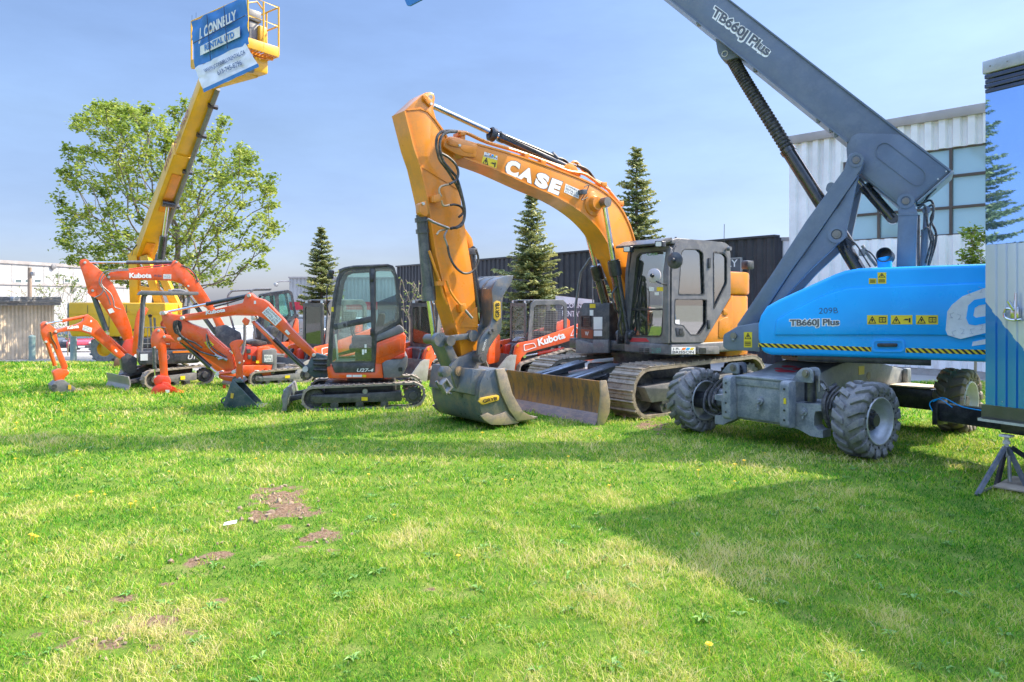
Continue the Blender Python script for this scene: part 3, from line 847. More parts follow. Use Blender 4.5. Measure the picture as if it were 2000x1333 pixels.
def broadleaf(name, at, tips, trunk_top, r0, nleaf, spread, leaf, label, m, group=None, seed=1, bare=0.0, cat='tree', bark='bark', droop=0.0, rmin=.006):
    """tips: wanted twig ends; branches are grown to each from the nearest lower node"""
    rng = random.Random(seed); nr = np.random.default_rng(seed)
    at = Vector(at)
    F = Frame(at.x, at.y, 0, at.z)
    root = thing(name, F, label, cat, group)
    nodes = [(at.copy(), -1)]; 
    N = 7
    for i in range(1, N + 1):
        t = i / N; p = at.lerp(Vector(trunk_top), t); p += Vector((rng.uniform(-1, 1), rng.uniform(-1, 1), 0)) * .06 * (at - Vector(trunk_top)).length * .2
        nodes.append((p, i - 1))
    tips = sorted([Vector(t) for t in tips], key=lambda q: (q - at).length)
    plen = [(nodes[i][0] - at).length * .9 for i in range(len(nodes))]
    tipnodes = []
    for tp in tips:
        best, bd = None, 1e9
        for i, (p, _) in enumerate(nodes):
            d = tp - p; L = d.length
            cost = L * (1.0 + 0.9 * max(0, -d.z / (L + 1e-6))) + (0.5 * L if i < 3 else 0) + .62 * plen[i]
            if cost < bd: bd, best = cost, i
        p = nodes[best][0]; L = (tp - p).length
        n = max(1, int(L / 0.45)); pi = best
        for k in range(1, n + 1):
            t = k / n
            q = p.lerp(tp, t) + Vector((0, 0, 1)) * (math.sin(math.pi * t) * L * .10) + Vector((rng.gauss(0, 1), rng.gauss(0, 1), rng.gauss(0, 1))) * L * .028 * math.sin(math.pi * t)
            plen.append(plen[pi] + (q - nodes[pi][0]).length); nodes.append((q, pi)); pi = len(nodes) - 1
        tipnodes.append(pi)
    cnt = [0] * len(nodes)
    for i in tipnodes: cnt[i] += 1
    for i in range(len(nodes) - 1, 0, -1): cnt[nodes[i][1]] += cnt[i]
    tot = max(1, cnt[0])
    rad = [max(rmin, r0 * math.sqrt(c / tot)) for c in cnt]
    mb = MB(F); tb = MB(F)
    chi = [[] for _ in nodes]
    for i, (p, q) in enumerate(nodes):
        if q >= 0: chi[q].append(i)
    done = set()
    def chain(start):
        stack = [start]
        while stack:
            i = stack.pop()
            pts = [nodes[nodes[i][1]][0]] if nodes[i][1] >= 0 else []; rs = [rad[i]] if pts else []
            j = i
            while True:
                pts.append(nodes[j][0]); rs.append(rad[j])
                if not chi[j]: break
                c = max(chi[j], key=lambda q: cnt[q])
                for o_ in chi[j]:
                    if o_ != c: stack.append(o_)
                j = c
            if len(pts) > 1:
                big = rs[0] > r0 * .5
                (tb if big else mb).tube([q - at for q in pts], rs, 8 if big else 5)
    chain(0)
    part(root, 'trunk', MAT[bark], tb)
    if mb.V: part(root, 'branches', MAT[bark], mb)
    C = []; U = []; W = []; T = []
    for i in tipnodes:
        tp = nodes[i][0]; tone0 = rng.gauss(.5, .14)
        if rng.random() < bare: continue
        d = (tp - nodes[nodes[i][1]][0]).normalized()
        for k in range(nleaf):
            s = abs(rng.gauss(0, .55)) * spread
            c = tp - d * s + Vector((rng.gauss(0, .42), rng.gauss(0, .42), rng.gauss(0, .26) - droop * rng.random())) * spread * .8
            u = Vector((rng.gauss(0, 1), rng.gauss(0, 1), rng.gauss(-.15, .45))).normalized()
            nn = Vector((rng.gauss(0, .5), rng.gauss(0, .5), 1)).normalized()
            ww = u.cross(nn).normalized()
            sz = leaf * rng.uniform(.55, 1.2)
            C.append(c); U.append(u * sz); W.append(ww * sz * .72); T.append(tone0 + rng.gauss(0, .16))
    if C: quads('crown', np.array(C, np.float32), np.array(U, np.float32), np.array(W, np.float32), np.array(T), m, root, at)
    return root

def maple():
    Y0 = 32.0; rng = random.Random(11)
    base = Vector((-650 / FPX * Y0, Y0, float(gz(-15, Y0)) - .05))
    # crown silhouette in the photograph: left / right limit of the crown at several heights
    rows = [(196, 195, 230), (225, 140, 300), (250, 135, 440), (290, 130, 500), (340, 125, 490), (365, 112, 540), (420, 108, 548), (455, 112, 550), (500, 130, 520), (530, 170, 470), (560, 230, 450)]
    def lim(py):
        for (y0, a0, b0), (y1, a1, b1) in zip(rows, rows[1:]):
            if y0 <= py <= y1:
                t = (py - y0) / (y1 - y0); return a0 + (a1 - a0) * t, b0 + (b1 - b0) * t
        return None
    tips = []
    s = Y0 / FPX
    while len(tips) < 520:
        py = rng.uniform(198, 558); l = lim(py)
        px = rng.uniform(l[0], l[1])
        c = (l[0] + l[1]) / 2; hw = (l[1] - l[0]) / 2
        f = max(0, 1 - ((px - c) / hw) ** 2) ** .5
        dep = rng.uniform(-1, 1) * f * 5.0
        # gaps between the boughs
        P = at(px, py, Y0 + dep)
        if noise.noise(P * .5) < -.08 and rng.random() < .82: continue
        tips.append(P)
    for px, py in ((200, 205), (232, 203), (150, 240), (255, 225), (290, 222), (365, 200), (330, 215), (440, 235), (478, 292), (500, 340), (528, 345), (545, 440), (115, 395), (118, 455), (125, 330), (140, 285), (515, 515), (150, 515)):
        for k in range(3): tips.append(Vector(((px - 1000 + rng.uniform(-8, 8)) * s, Y0 + rng.uniform(-.6, .6), CH + (HZ - py - rng.uniform(-8, 8)) * s)))
    broadleaf('maple_tree', base, tips, ((-655) * s, Y0, 5.2), .20, 40, .46, .100, 'spreading maple with fresh light green leaves behind the yellow lift boom', MAT['maple_leaf'], seed=3)
maple()

def spruce(px, pytop, Y, halfw, zbase, label, seed, lean=0.0):
    rng = random.Random(seed)
    x = (px - 1000) / FPX * Y; s = Y / FPX
    zt = CH + (HZ - pytop) * s
    at = Vector((x, Y, zbase)); F = Frame(x, Y, 0, zbase)
    root = thing('spruce_tree', F, label, 'tree', 'spruces before the buildings')
    H = zt - zbase
    mb = MB(F); mb.tube([(0, 0, 0), (0, 0, H * .5), (0, 0, H)], [.03 * H * .6, .012 * H, .006], 8); part(root, 'trunk', MAT['bark'], mb)
    C = []; U = []; W = []; T = []; bb = MB(F)
    z = H * .06; maxr = halfw * s
    while z < H - .05:
        t = z / H
        R0 = maxr * (1 - t) ** .85 * 1.12 + .05
        n = max(5, int(9 * (1 - t) + 5))
        a0 = rng.uniform(0, 6.28)
        for k in range(n):
            a = a0 + 6.283 * k / n + rng.gauss(0, .22)
            L = R0 * rng.uniform(.55, 1.15) * (1 + .45 * noise.noise((z * 1.1, a * .6, seed * 3.7)))
            d = Vector((math.cos(a), math.sin(a), 0)); zz = z + rng.gauss(0, .05)
            droop = -.24 * (1 - t) + .30 * t
            def bp(q): return Vector((0, 0, zz)) + d * L * q + Vector((0, 0, L * (droop * q + (.18 * (1 - t)) * q * q * 1.3)))
            bb.tube([bp(0), bp(.5), bp(1)], [.016 * (1.2 - t), .011, .004], 4)
            sd = Vector((-d.y, d.x, 0)); tone0 = rng.gauss(.40 + .05 * (seed % 3), .15)
            m_ = max(3, int(L / .10))
            for i in range(m_ + 1):
                q = .18 + .82 * i / m_; p = bp(q); tw = min(.36, .30 * L + .05) * (1.15 - q) + .07
                for sgn in (-1, 1, 0):
                    dirv = (d * (.75 if sgn else 1) + sd * sgn * .9 + Vector((0, 0, rng.uniform(-.25, .18)))).normalized()
                    LL = tw * rng.uniform(.7, 1.2) if sgn else .10
                    nn = max(2, int(LL / .06))
                    for j in range(nn):
                        c = p + dirv * LL * (j + .5) / nn + Vector((rng.gauss(0, .012), rng.gauss(0, .012), rng.gauss(0, .018)))
                        u = (dirv + Vector((rng.gauss(0, .4), rng.gauss(0, .4), rng.gauss(0, .35)))).normalized()
                        wv = u.cross(Vector((rng.gauss(0, .7), rng.gauss(0, .7), 1))).normalized()
                        C.append(at + c); U.append(u * .085); W.append(wv * .034)
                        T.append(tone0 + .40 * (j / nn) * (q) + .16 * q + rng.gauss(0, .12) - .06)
        z += (.20 + .10 * rng.random()) * (1.15 - .6 * t) * (H / 7.0)
    part(root, 'branches', MAT['bark'], bb)
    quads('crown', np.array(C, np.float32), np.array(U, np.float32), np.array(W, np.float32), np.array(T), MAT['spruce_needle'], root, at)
    return root
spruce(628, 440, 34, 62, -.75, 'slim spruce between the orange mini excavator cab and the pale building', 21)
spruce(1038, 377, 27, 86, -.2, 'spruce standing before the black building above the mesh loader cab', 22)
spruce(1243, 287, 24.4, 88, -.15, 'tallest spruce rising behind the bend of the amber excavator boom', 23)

def bush(px, py0, py1, Y, halfpx, n, seed, label, m, nleaf, leaf, bare, name='shrub', r0=.03, group=None, zb=None):
    rng = random.Random(seed); s = Y / FPX; x = (px - 1000) * s
    zb = float(gz(x, Y)) if zb is None else zb
    tips = []
    for k in range(n):
        t = rng.random() ** .7; py = py1 + (py0 - py1) * t; hw = halfpx * (.35 + .65 * math.sin(math.pi * min(1, .15 + .75 * t)))
        tips.append(Vector(((px - 1000 + rng.uniform(-1, 1) * hw) * s, Y + rng.uniform(-.7, .7) * halfpx * s * .8, CH + (HZ - py) * s)))
    return broadleaf(name, (x, Y, zb), tips, (x, Y, CH + (HZ - (py1 * .7 + py0 * .3)) * s), r0, nleaf, .22, leaf, label, m, seed=seed, bare=bare, cat='shrub', bark='twig_bark', group=group, rmin=.011)
bush(800, 546, 660, 27, 30, 60, 31, 'bare budding shrub beside the mini excavator cab', MAT['shrub_leaf'], 3, .05, .0)
bush(133, 538, 660, 36, 62, 120, 32, 'half bare yellowish shrub beside the beige shed', MAT['shrub_leaf'], 12, .06, .15)
bush(60, 560, 600, 40, 60, 45, 33, 'thin bare shrub showing above the shed roof', MAT['shrub_leaf'], 3, .05, .3)
bush(1905, 438, 560, 16.3, 34, 40, 34, 'young leafy sapling between the white building and the trailer', MAT['maple_leaf'], 26, .055, 0, name='sapling', zb=-.15)
# spruces outside the frame that the trailer panel mirrors
for i, (x, y, h) in enumerate(((-17, 6.3, 9.5), (-15.5, 9.6, 8.0))):
    pass

# ------------------------------------------------------------------ machine kit
def plate(mb, outer, holes, v0, v1):
    """flat plate in the (u,z) plane with window openings"""
    bm = bmesh.new()
    ed = []; loops = []
    for lp in [outer] + holes:
        vs = [bm.verts.new((a, 0, b)) for a, b in lp]
        loops.append([len(loops), len(vs)])
        for i in range(len(vs)): ed.append(bm.edges.new((vs[i], vs[(i + 1) % len(vs)])))
    bm.verts.index_update()
    bmesh.ops.triangle_fill(bm, use_beauty=True, use_dissolve=False, edges=ed, normal=(0, -1, 0))
    bm.verts.index_update()
    V = [v.co.copy() for v in bm.verts]; T = [[v.index for v in f.verts] for f in bm.faces]; bm.free()
    n = len(V)
    VV = [(v.x, v0, v.z) for v in V] + [(v.x, v1, v.z) for v in V]
    FF = T + [[i + n for i in reversed(t)] for t in T]
    o = 0
    for lp in [outer] + holes:
        k = len(lp)
        for i in range(k):
            j = (i + 1) % k; FF.append([o + i, o + j, o + j + n, o + i + n])
        o += k
    return mb.add(VV, FF)
def pplate(mb, outer, holes, v0, v1):
    return plate(mb, mb.F.pp(outer, v0), [mb.F.pp(h, v0) for h in holes], v0, v1)

def hull(pts):
    pts = sorted(set(pts))
    def half(ps):
        o = []
        for p in ps:
            while len(o) > 1 and (o[-1][0] - o[-2][0]) * (p[1] - o[-2][1]) - (o[-1][1] - o[-2][1]) * (p[0] - o[-2][0]) <= 0: o.pop()
            o.append(p)
        return o
    a, b = half(pts), half(pts[::-1])
    return a[:-1] + b[:-1]
def loop_path(circles, step):
    """belt path round circles (u, z, r), resampled"""
    pts = []
    for u, z, r in circles:
        for k in range(40): pts.append((round(u + r * math.cos(k * math.pi / 20), 5), round(z + r * math.sin(k * math.pi / 20), 5)))
    h = hull(pts); h = h + [h[0]]
    L = [0]
    for a, b in zip(h, h[1:]): L.append(L[-1] + math.hypot(b[0] - a[0], b[1] - a[1]))
    n = max(12, int(L[-1] / step)); out = []; j = 0
    for i in range(n):
        s = L[-1] * i / n
        while L[j + 1] < s: j += 1
        t = (s - L[j]) / max(1e-9, L[j + 1] - L[j])
        out.append((h[j][0] + (h[j + 1][0] - h[j][0]) * t, h[j][1] + (h[j + 1][1] - h[j][1]) * t))
    return out
def belt(mb, circles, v0, v1, th=.03, pitch=.06, lug=.018, steel=False):
    step = pitch / 2
    P = loop_path(circles, step); n = len(P) - len(P) % 2; P = P[:n]
    N = []
    for i in range(n):
        a, b = P[i - 1], P[(i + 1) % n]; d = Vector((b[0] - a[0], b[1] - a[1])).normalized(); N.append(Vector((d.y, -d.x)))
    out = [Vector(p) for p in P]
    inn = [Vector(p) - q * th for p, q in zip(P, N)]
    V = []
    for p in out: V += [(p.x, v0, p.y), (p.x, v1, p.y)]
    for p in inn: V += [(p.x, v0, p.y), (p.x, v1, p.y)]
    F = []
    for i in range(n):
        j = (i + 1) % n; o, o2 = 2 * i, 2 * j; q, q2 = 2 * n + 2 * i, 2 * n + 2 * j
        F += [[o, o2, o2 + 1, o + 1], [q, q + 1, q2 + 1, q2], [o, q, q2, o2], [o + 1, o2 + 1, q2 + 1, q + 1]]
    mb.add(V, F)
    for i in range(0, n, 2):       # treads
        p, q = out[i], N[i]; t = Vector((-q.y, q.x))
        if steel:
            k = pitch * .94
            A = p - t * k / 2 + q * .004; B = p + t * k / 2 + q * .004
            pr = [A, A + q * lug * .45, A + t * k * .06 + q * lug * 1.5, A + t * k * .13 + q * lug * 1.5, A + t * k * .2 + q * lug * .45, A + t * k * .45 + q * lug * .45, A + t * k * .5 + q * lug, A + t * k * .56 + q * lug * .45, B + q * lug * .45, B]
            mb.prism([tuple(x) for x in pr], v0 - .004, v1 + .004)
        else:
            k = pitch * .45
            w = (v1 - v0)
            for s0, s1 in (((0, .46),) if (i // 2) % 2 else ((.54, 1.0),)) + ((0.0, .1),) if False else (((-.01, .47),) if (i // 2) % 2 else ((.53, 1.01),)):
                A = p - t * k / 2 - q * .004; B = p + t * k / 2 - q * .004
                mb.prism([tuple(A), tuple(A + q * lug + t * k * .15), tuple(B + q * lug - t * k * .15), tuple(B)], v0 + w * s0, v0 + w * s1)
    return mb
def sprocket(mb, u, z, r, v0, v1, teeth=14):
    pts = []
    for k in range(teeth * 2):
        a = math.pi * k / teeth; rr = r if k % 2 else r * .86
        pts.append((u + rr * math.cos(a), z + rr * math.sin(a)))
    return mb.prism(pts, v0, v1)
def crawler(root, F, u0, u1, z0, z1, v0, v1, side, belt_m='track_rubber', rz=None, frame_m='plastic_dark', pitch=.075, steel=False, lug=.018, nroll=3):
    """one crawler track: belt, frame, sprocket at the rear, idler at the front, rollers; side = outer face"""
    rf = (z1 - z0) / 2 * .96; rr = (z1 - z0) / 2
    cs = [(u0 + rf, z0 + rf, rf), (u1 - rr, z0 + rr + .02, rr), (u0 + rf * 1.5, z0 + rf * .9, rf * .9), (u1 - rr * 1.5, z0 + rf * .9, rf * .9)]
    mb = MB(F); belt(mb, cs, v0, v1, .035 if not steel else .05, pitch, lug, steel)
    part(root, 'track_belt', MAT[belt_m], mb)
    o0, o1 = (v0 + .015, v1 - .02) if side < 0 else (v0 + .02, v1 - .015)
    zc = z0 + rf
    mb = MB(F); mb.prism(rounded([(u0 + rf * 1.1, z0 + rf * .62), (u1 - rr * 1.9, z0 + rf * .62), (u1 - rr * 1.9, z0 + rf * 1.45), (u0 + rf * .7, z0 + rf * 1.25)], .03), o0, o1, .012)
    part(root, 'track_frame', MAT[frame_m], mb)
    mb = MB(F); sprocket(mb, u1 - rr, z0 + rr + .01, rr * .76, o0 + .04, o1 - .04); mb.lathe((u1 - rr, o0 - .0, z0 + rr + .01), (0, -1, 0), [(0, .02), (rr * .34, .02), (rr * .38, -.01), (rr * .40, -.06)], 18)
    part(root, 'sprocket', MAT['cab_dark'], mb)
    mb = MB(F); mb.lathe((u0 + rf, (o0 + o1) / 2, zc), (0, 1, 0), [(0, -.10), (rf * .3, -.10), (rf * .35, -.05), (rf * .70, -.05), (rf * .82, -.08), (rf * .82, .08), (rf * .7, .05), (0, .08)], 22)
    part(root, 'idler', MAT['plastic_dark'], mb)
    for k in range(nroll):
        uu = u0 + rf * 1.6 + (u1 - u0 - rf * 1.6 - rr * 2.3) * (k + .5) / nroll
        mb = MB(F); mb.lathe((uu, o0 - .004, z0 + rf * .42), (0, 1, 0), [(0, 0), (.035, 0), (.04, .02), (rf * .33, .02), (rf * .33, (o1 - o0))], 14)
        mb.prism(rounded([(uu - rf * .28, z0 + rf * .5), (uu + rf * .28, z0 + rf * .5), (uu + rf * .22, z0 + rf * .85), (uu - rf * .22, z0 + rf * .85)], .01), o0 + .001, o1)
        part(root, 'roller', MAT['cab_dark'], mb)
def ram(root, F, a, b, rb, rr, split, bm='cylinder_grey', rod='chrome', label=None, gland=True):
    """hydraulic cylinder: barrel from a to split, rod on to b"""
    a, b = Vector(a), Vector(b); s = a.lerp(b, split); d = (b - a).normalized()
    mb = MB(F); mb.tube([a, s - d * rb * 1.2, s - d * rb * 1.2, s, s], [rb, rb, rb * 1.12, rb * 1.12, rr], 14)
    mb.lathe(a, (0, 1, 0), [(0, -rb * .9), (rb * .95, -rb * .9), (rb * .95, rb * .9), (0, rb * .9)], 14)
    o = part(root, 'hydraulic_cylinder', MAT[bm], mb, label)
    mb = MB(F); mb.tube([s, b], rr, 12); mb.lathe(b, (0, 1, 0), [(0, -rr * 1.6), (rr * 1.7, -rr * 1.6), (rr * 1.7, rr * 1.6), (0, rr * 1.6)], 12)
    part(o, 'rod', MAT[rod], mb)
    return o
def pram(root, F, pa, pb, v, rbpx, rrpx, split, **k):
    s = F.scale(pa[0], v)
    return ram(root, F, (F.p(*pa, v)[0], v, F.p(*pa, v)[1]), (F.p(*pb, v)[0], v, F.p(*pb, v)[1]), rbpx * s, rrpx * s, split, **k)
def hose(root, F, pts, rpx, v, m='hose_rubber', name='hose'):
    mb = MB(F); mb.ptube(pts, rpx, v, 7, 6); return part(root, name, MAT[m], mb)
def pins(root, F, lst, v0, v1, m='pin_metal'):
    for px, py, r in lst:
        mb = MB(F); mb.pin(px, py, v0, v1, r); mb.pin(px, py, v0 - .008, v0 - .001, r * .55); part(root, 'pin', MAT[m], mb)
def sticker(root, F, quad, v, m, label=None, name='sticker'):
    mb = MB(F); mb.decal(quad, v); return part(root, name, MAT[m], mb, label)
def letter(parent, F, txt, quad, v, m, bold=.0, lift=.005, italic=0.0):
    mb = MB(F); mb.text(txt, quad, v, bold, lift, italic); return part(parent, 'lettering', MAT[m], mb)
def rect(x0, y0, x1, y1):
    return [(x0, y1), (x1, y1), (x1, y0), (x0, y0)]      # bl br tr tl
def warn(root, F, q, v, kinds='tb'):
    """yellow warning label divided in halves, black pictograms on it"""
    o = sticker(root, F, q, v, 'sticker_yellow', name='warning_label')
    mb = MB(F); n = len(kinds)
    def P(s, t):
        bl, br, tr, tl = [Vector(a) for a in q]
        r = (bl * (1 - s) + br * s) * (1 - t) + (tl * (1 - s) + tr * s) * t
        return F.p(r.x, r.y, v)
    def poly(pts, l=.006): mb.prism([P(*a) for a in pts], v - l, v - .001)
    vert = kinds.isupper(); kinds = kinds.lower()
    for i, k in enumerate(kinds):
        def T(s, t): return (s, (1 - (i + 1) / n) + t / n) if vert else ((i + s) / n, t)
        if k == 't':
            mb.ring([P(*T(.1, .1)), P(*T(.9, .1)), P(*T(.5, .92))], [P(*T(.22, .18)), P(*T(.78, .18)), P(*T(.5, .74))], v - .006, v - .001)
            poly([T(.44, .3), T(.56, .3), T(.6, .58), T(.4, .58)])
        elif k == 'b':
            mb.ring([P(*T(.15, .2)), P(*T(.85, .2)), P(*T(.85, .8)), P(*T(.15, .8))], [P(*T(.22, .3)), P(*T(.78, .3)), P(*T(.78, .7)), P(*T(.22, .7))], v - .006, v - .001)
            poly([T(.47, .3), T(.53, .3), T(.53, .7), T(.47, .7)]); poly([T(.3, .45), T(.42, .45), T(.42, .53), T(.3, .53)]); poly([T(.6, .45), T(.72, .45), T(.72, .53), T(.6, .53)])
        elif k == 'p':
            poly([T(.12, .45), T(.35, .6), T(.62, .6), T(.62, .45), T(.35, .45)]); poly([T(.66, .2), T(.82, .2), T(.82, .7), T(.66, .7)])
        else:
            for y in (.25, .45, .65): poly([T(.12, y), T(.85, y), T(.85, y + .1), T(.12, y + .1)])
    part(o, 'pictogram', MAT['sticker_black'], mb)
    return o
def dealer(root, F, q, v, lines=True):
    """white rental sticker with rows of dark print"""
    o = sticker(root, F, q, v, 'sticker_white', name='rental_sticker')
    bl, br, tr, tl = [Vector(a) for a in q]
    def P(s, t): r = (bl * (1 - s) + br * s) * (1 - t) + (tl * (1 - s) + tr * s) * t; return (r.x, r.y)
    for txt, t0, t1 in (('J.CONNELLY', .66, .92), ('RENTAL LTD', .37, .60), ('613-745-8796', .08, .30)):
        letter(o, F, txt, [P(.07, t0), P(.93, t0), P(.93, t1), P(.07, t1)], v, 'print_grey', .01)
    return o
_K = 'Kubota'

# ------------------------------------------------------------------ blue telescopic boom lift
def boom_lift():
    T = Frame(4.48, 10.18, -30)                    # turntable: boom lies in v = 0
    C = Frame(3.445, 9.34, 39)                     # chassis: u runs from the near axle to the far axle
    X = Frame(3.445, 9.34, -51)                    # across the near axle
    r = thing('boom_lift', Frame(4.48, 10.18, -30), 'blue telescopic boom lift with slate grey boom and four rugged lug tyres', 'boom lift')
    # --- chassis
    mb = MB(C); mb.prism([(-.22, .50), (1.5, .5), (2.2, .55), (2.95, .60), (2.95, .82), (1.9, 1.0), (1.2, 1.045), (.75, .99), (.3, .90), (-.22, .865)], -.42, .42, .02)
    ch = part(r, 'chassis', MAT['chassis_paint'], mb)
    mb = MB(C)
    for u, s in ((.55, .12), (.72, .10), (.42, .07), (.62, .06), (.85, .07)):
        z = .935 if u < .7 else .99
    mb = MB(C); z0 = 0
    for a, b_, w_ in ((.36, .05, .13), (.50, -.1, .11), (.58, .12, .10), (.45, .2, .06)):
        zt = .90 + (a - .3) / .45 * .09
        q = [(a + w_ * .5 * math.cos(k * .7) * (1 + .3 * math.sin(k * 2.1)), b_ + w_ * 1.2 * math.sin(k * .7)) for k in range(9)]
        mb.add([(x, y, .90 + (x - .3) / .45 * .09 + .0035) for x, y in q], [list(range(9))])
    part(r, 'red_marking', MAT['red_mark'], mb)
    mb = MB(C); 
    for u in (1.75,): mb.lathe((u, -.421, .80), (0, -1, 0), [(0, .003), (.055, .003), (.055, 0)], 18)
    part(ch, 'frame_hole', MAT['black_paint'], mb)
    mb = MB(C); mb.box(1.45, 1.62, -.424, -.42, .83, .95); mb.box(1.50, 1.66, -.424, -.42, .66, .72); part(r, 'warning_label', MAT['sticker_yellow'], mb)
    for s in (-1, 1): mb = MB(C); mb.box(2.86, 3.0, min(s * .425, s * .5), max(s * .425, s * .5), .58, .84, .02); part(r, 'frame_bracket', MAT['chassis_paint'], mb)
    mb = MB(C); mb.box(-.33, -.225, -.345, .345, .33, .85, .012); part(r, 'front_panel', MAT['chassis_paint'], mb)
    mb = MB(C); mb.box(-.36, .1, -.35, .35, .852, .884, .01); mb.box(-.345, -.334, -.35, .35, .76, .85, .003); part(r, 'top_cover', MAT['chassis_paint'], mb)
    for s in (-1, 1):
        mb = MB(C); mb.prism(rounded([(-.47, .30), (-.30, .30), (-.30, .875), (-.47, .875)], [.06, .01, .01, .07]), s * .36 - .012 * s, s * .47, .012)
        gd = part(r, 'front_guard', MAT['chassis_paint'], mb)
        mb = MB(C)
        for z in (.40, .52, .66, .78): mb.lathe((-.475, s * .415, z), (-1, 0, 0), [(0, .004), (.014, .004), (.014, 0)], 10)
        part(gd, 'bolt', MAT['black_paint'], mb)
    mb = MB(C); mb.box(-.482, -.474, -.44, -.41, .60, .67); part(r, 'yellow_label', MAT['sticker_yellow'], mb)
    mb = MB(C); mb.lathe((-.34, .0, .58), (-1, 0, 0), [(0, .07), (.03, .07), (.032, .03), (.055, .03), (.055, 0)], 8); mb.cyl((-.385, 0, .53), (-.385, 0, .47), .018); part(r, 'axle_pin', MAT['chassis_paint'], mb)
    # axle beam across the near end
    mb = MB(X); pplate(mb, [(1396, 771), (1421, 773), (1553, 787), (1607, 791), (1607, 803), (1592, 804), (1590, 812), (1590, 832), (1597, 840), (1607, 841), (1607, 856), (1583, 852), (1562, 840), (1536, 832), (1441, 818), (1424, 824), (1412, 830), (1396, 828), (1396, 812), (1410, 811), (1409, 784), (1396, 781)], [], -.26, -.06)
    mb.box(-1.0, 1.0, -.05, .16, .40, .62, .02)
    ax = part(r, 'front_axle', MAT['chassis_paint'], mb)
    mb = MB(X); u, z = X.p(1570, 805, -.26); mb.lathe((u, -.26, z), (0, -1, 0), [(0, .05), (.025, .05), (.03, .02), (.05, .02), (.05, 0)], 8); mb.cyl((u, -.29, z - .04), (u, -.29, z - .08), .014); part(ax, 'bolt', MAT['chassis_paint'], mb)
    for (px, v) in ((1583, -.16), (1441, .12)):
        mb = MB(X); a, b_ = X.p(px, 784 if px > 1500 else 768, v), X.p(px, 734 if px > 1500 else 722, v)
        mb.cyl((a[0], v, a[1]), (b_[0], v, b_[1]), .072, 18); mb.cyl((b_[0], v, b_[1] - .02), (b_[0], v, b_[1] + .06), .05, 14)
        part(r, 'axle_cylinder', MAT['black_paint'], mb)
        for dv in (-.10, .07):
            mb = MB(X); mb.prism(rounded([(b_[0] - .2, .86), (b_[0] + .08, .86), (b_[0] + .075, b_[1] + .10), (b_[0] - .07, b_[1] + .10)], [.01, .02, .07, .07]), v + dv, v + dv + .035, .006); part(r, 'cylinder_lug', MAT['chassis_paint'], mb)
        mb = MB(X); mb.lathe((b_[0], v - .11, b_[1] + .03), (0, -1, 0), [(0, .03), (.03, .03), (.035, .01), (.05, .01), (.05, 0)], 10); part(r, 'cylinder_pin', MAT['pin_metal'], mb)
    # far axle
    mb = MB(C); mb.box(2.48, 2.86, -1.0, 1.0, .30, .60, .02); part(r, 'rear_axle', MAT['black_paint'], mb)
    mb = MB(C); mb.box(2.44, 2.9, -.95, .95, .603, .625, .004); part(r, 'axle_cover', MAT['beige_cladding'], mb)
    # hydraulic hoses at the wheels
    for pts in (((1380, 742, .2), (1392, 748, .1), (1378, 770, -.2), (1376, 800, -.3), (1395, 812, -.25), (1408, 806, -.2)), ((1412, 740, .3), (1398, 752, 0), (1386, 775, -.25), (1388, 796, -.3), (1400, 806, -.25)), ((1420, 742, .25), (1402, 760, -.05), (1392, 785, -.28), (1404, 800, -.2))):
        hose(r, X, pts, 2.6, 0)
    for k, pts in enumerate((((1632, 752, .05), (1615, 768, -.15), (1608, 790, -.25), (1612, 815, -.25), (1622, 835, -.2)), ((1638, 757, .05), (1622, 772, -.12), (1614, 795, -.2), (1618, 820, -.22)), ((1640, 764, .0), (1626, 778, -.12), (1620, 800, -.18)))):
        hose(r, X, pts, 4.5 if k == 0 else 3, 0)
    hose(r, X, ((1597, 742, -.12), (1610, 748, -.16), (1618, 762, -.16), (1612, 775, -.14)), 2, 0)
    mb = MB(X); mb.ptube([(1600, 735), (1600, 765)], 3, -.14); mb.ptube([(1604, 750), (1612, 762)], 4, -.14); part(r, 'hose_fitting', MAT['steel'], mb)
    # --- wheels
    def wheel(x, y, deg, tm, rm, inner=False):
        ax_ = Vector((math.sin(R(deg)), math.cos(R(deg)), 0))      # outward
        W = Frame(x, y, 0); Rr, h = .455, .335
        t = Vector((-ax_.y, ax_.x, 0)); upz = Vector((0, 0, 1)); c = Vector((0, 0, Rr))
        mb = MB(W)
        prof = [(.275, -h * .46), (.30, -h * .5), (.36, -h * .52), (.405, -h * .46), (.418, -h * .2), (.42, 0), (.418, h * .2), (.405, h * .46), (.36, h * .52), (.30, h * .5), (.275, h * .46)]
        mb.lathe(c, ax_, prof, 48, closed=True)
        n = 17
        def P(a, rr, o): return c + (t * math.cos(a) + upz * math.sin(a)) * rr + ax_ * o
        for k in range(n):
            for sg in (-1, 1):
                a0 = 2 * math.pi * (k + (0 if sg < 0 else .5)) / n; da = .115
                ce, ed_ = .04 * sg, -.13
                secs = []
                for o, sh, rr, wd in ((-.03 * -sg, .16, .452, .8), (h * .30 * sg, .06, .455, .9), (h * .50 * sg, -.04, .448, 1.05), (h * .585 * sg, -.08, .40, 1.1), (h * .56 * sg, -.09, .345, 1.0)):
                    a1, a2 = a0 + sh * sg * sg - da * wd, a0 + sh + da * wd
                    lo = .40 if rr > .41 else (.37 if rr > .38 else .33)
                    secs.append([P(a1, lo, o * .92), P(a1 + .02, rr, o), P(a2 - .02, rr, o), P(a2, lo, o * .92)])
                mb.loft(secs, .006)
        o = part(r, 'tyre', MAT[tm], _shift(mb, x, y, r))
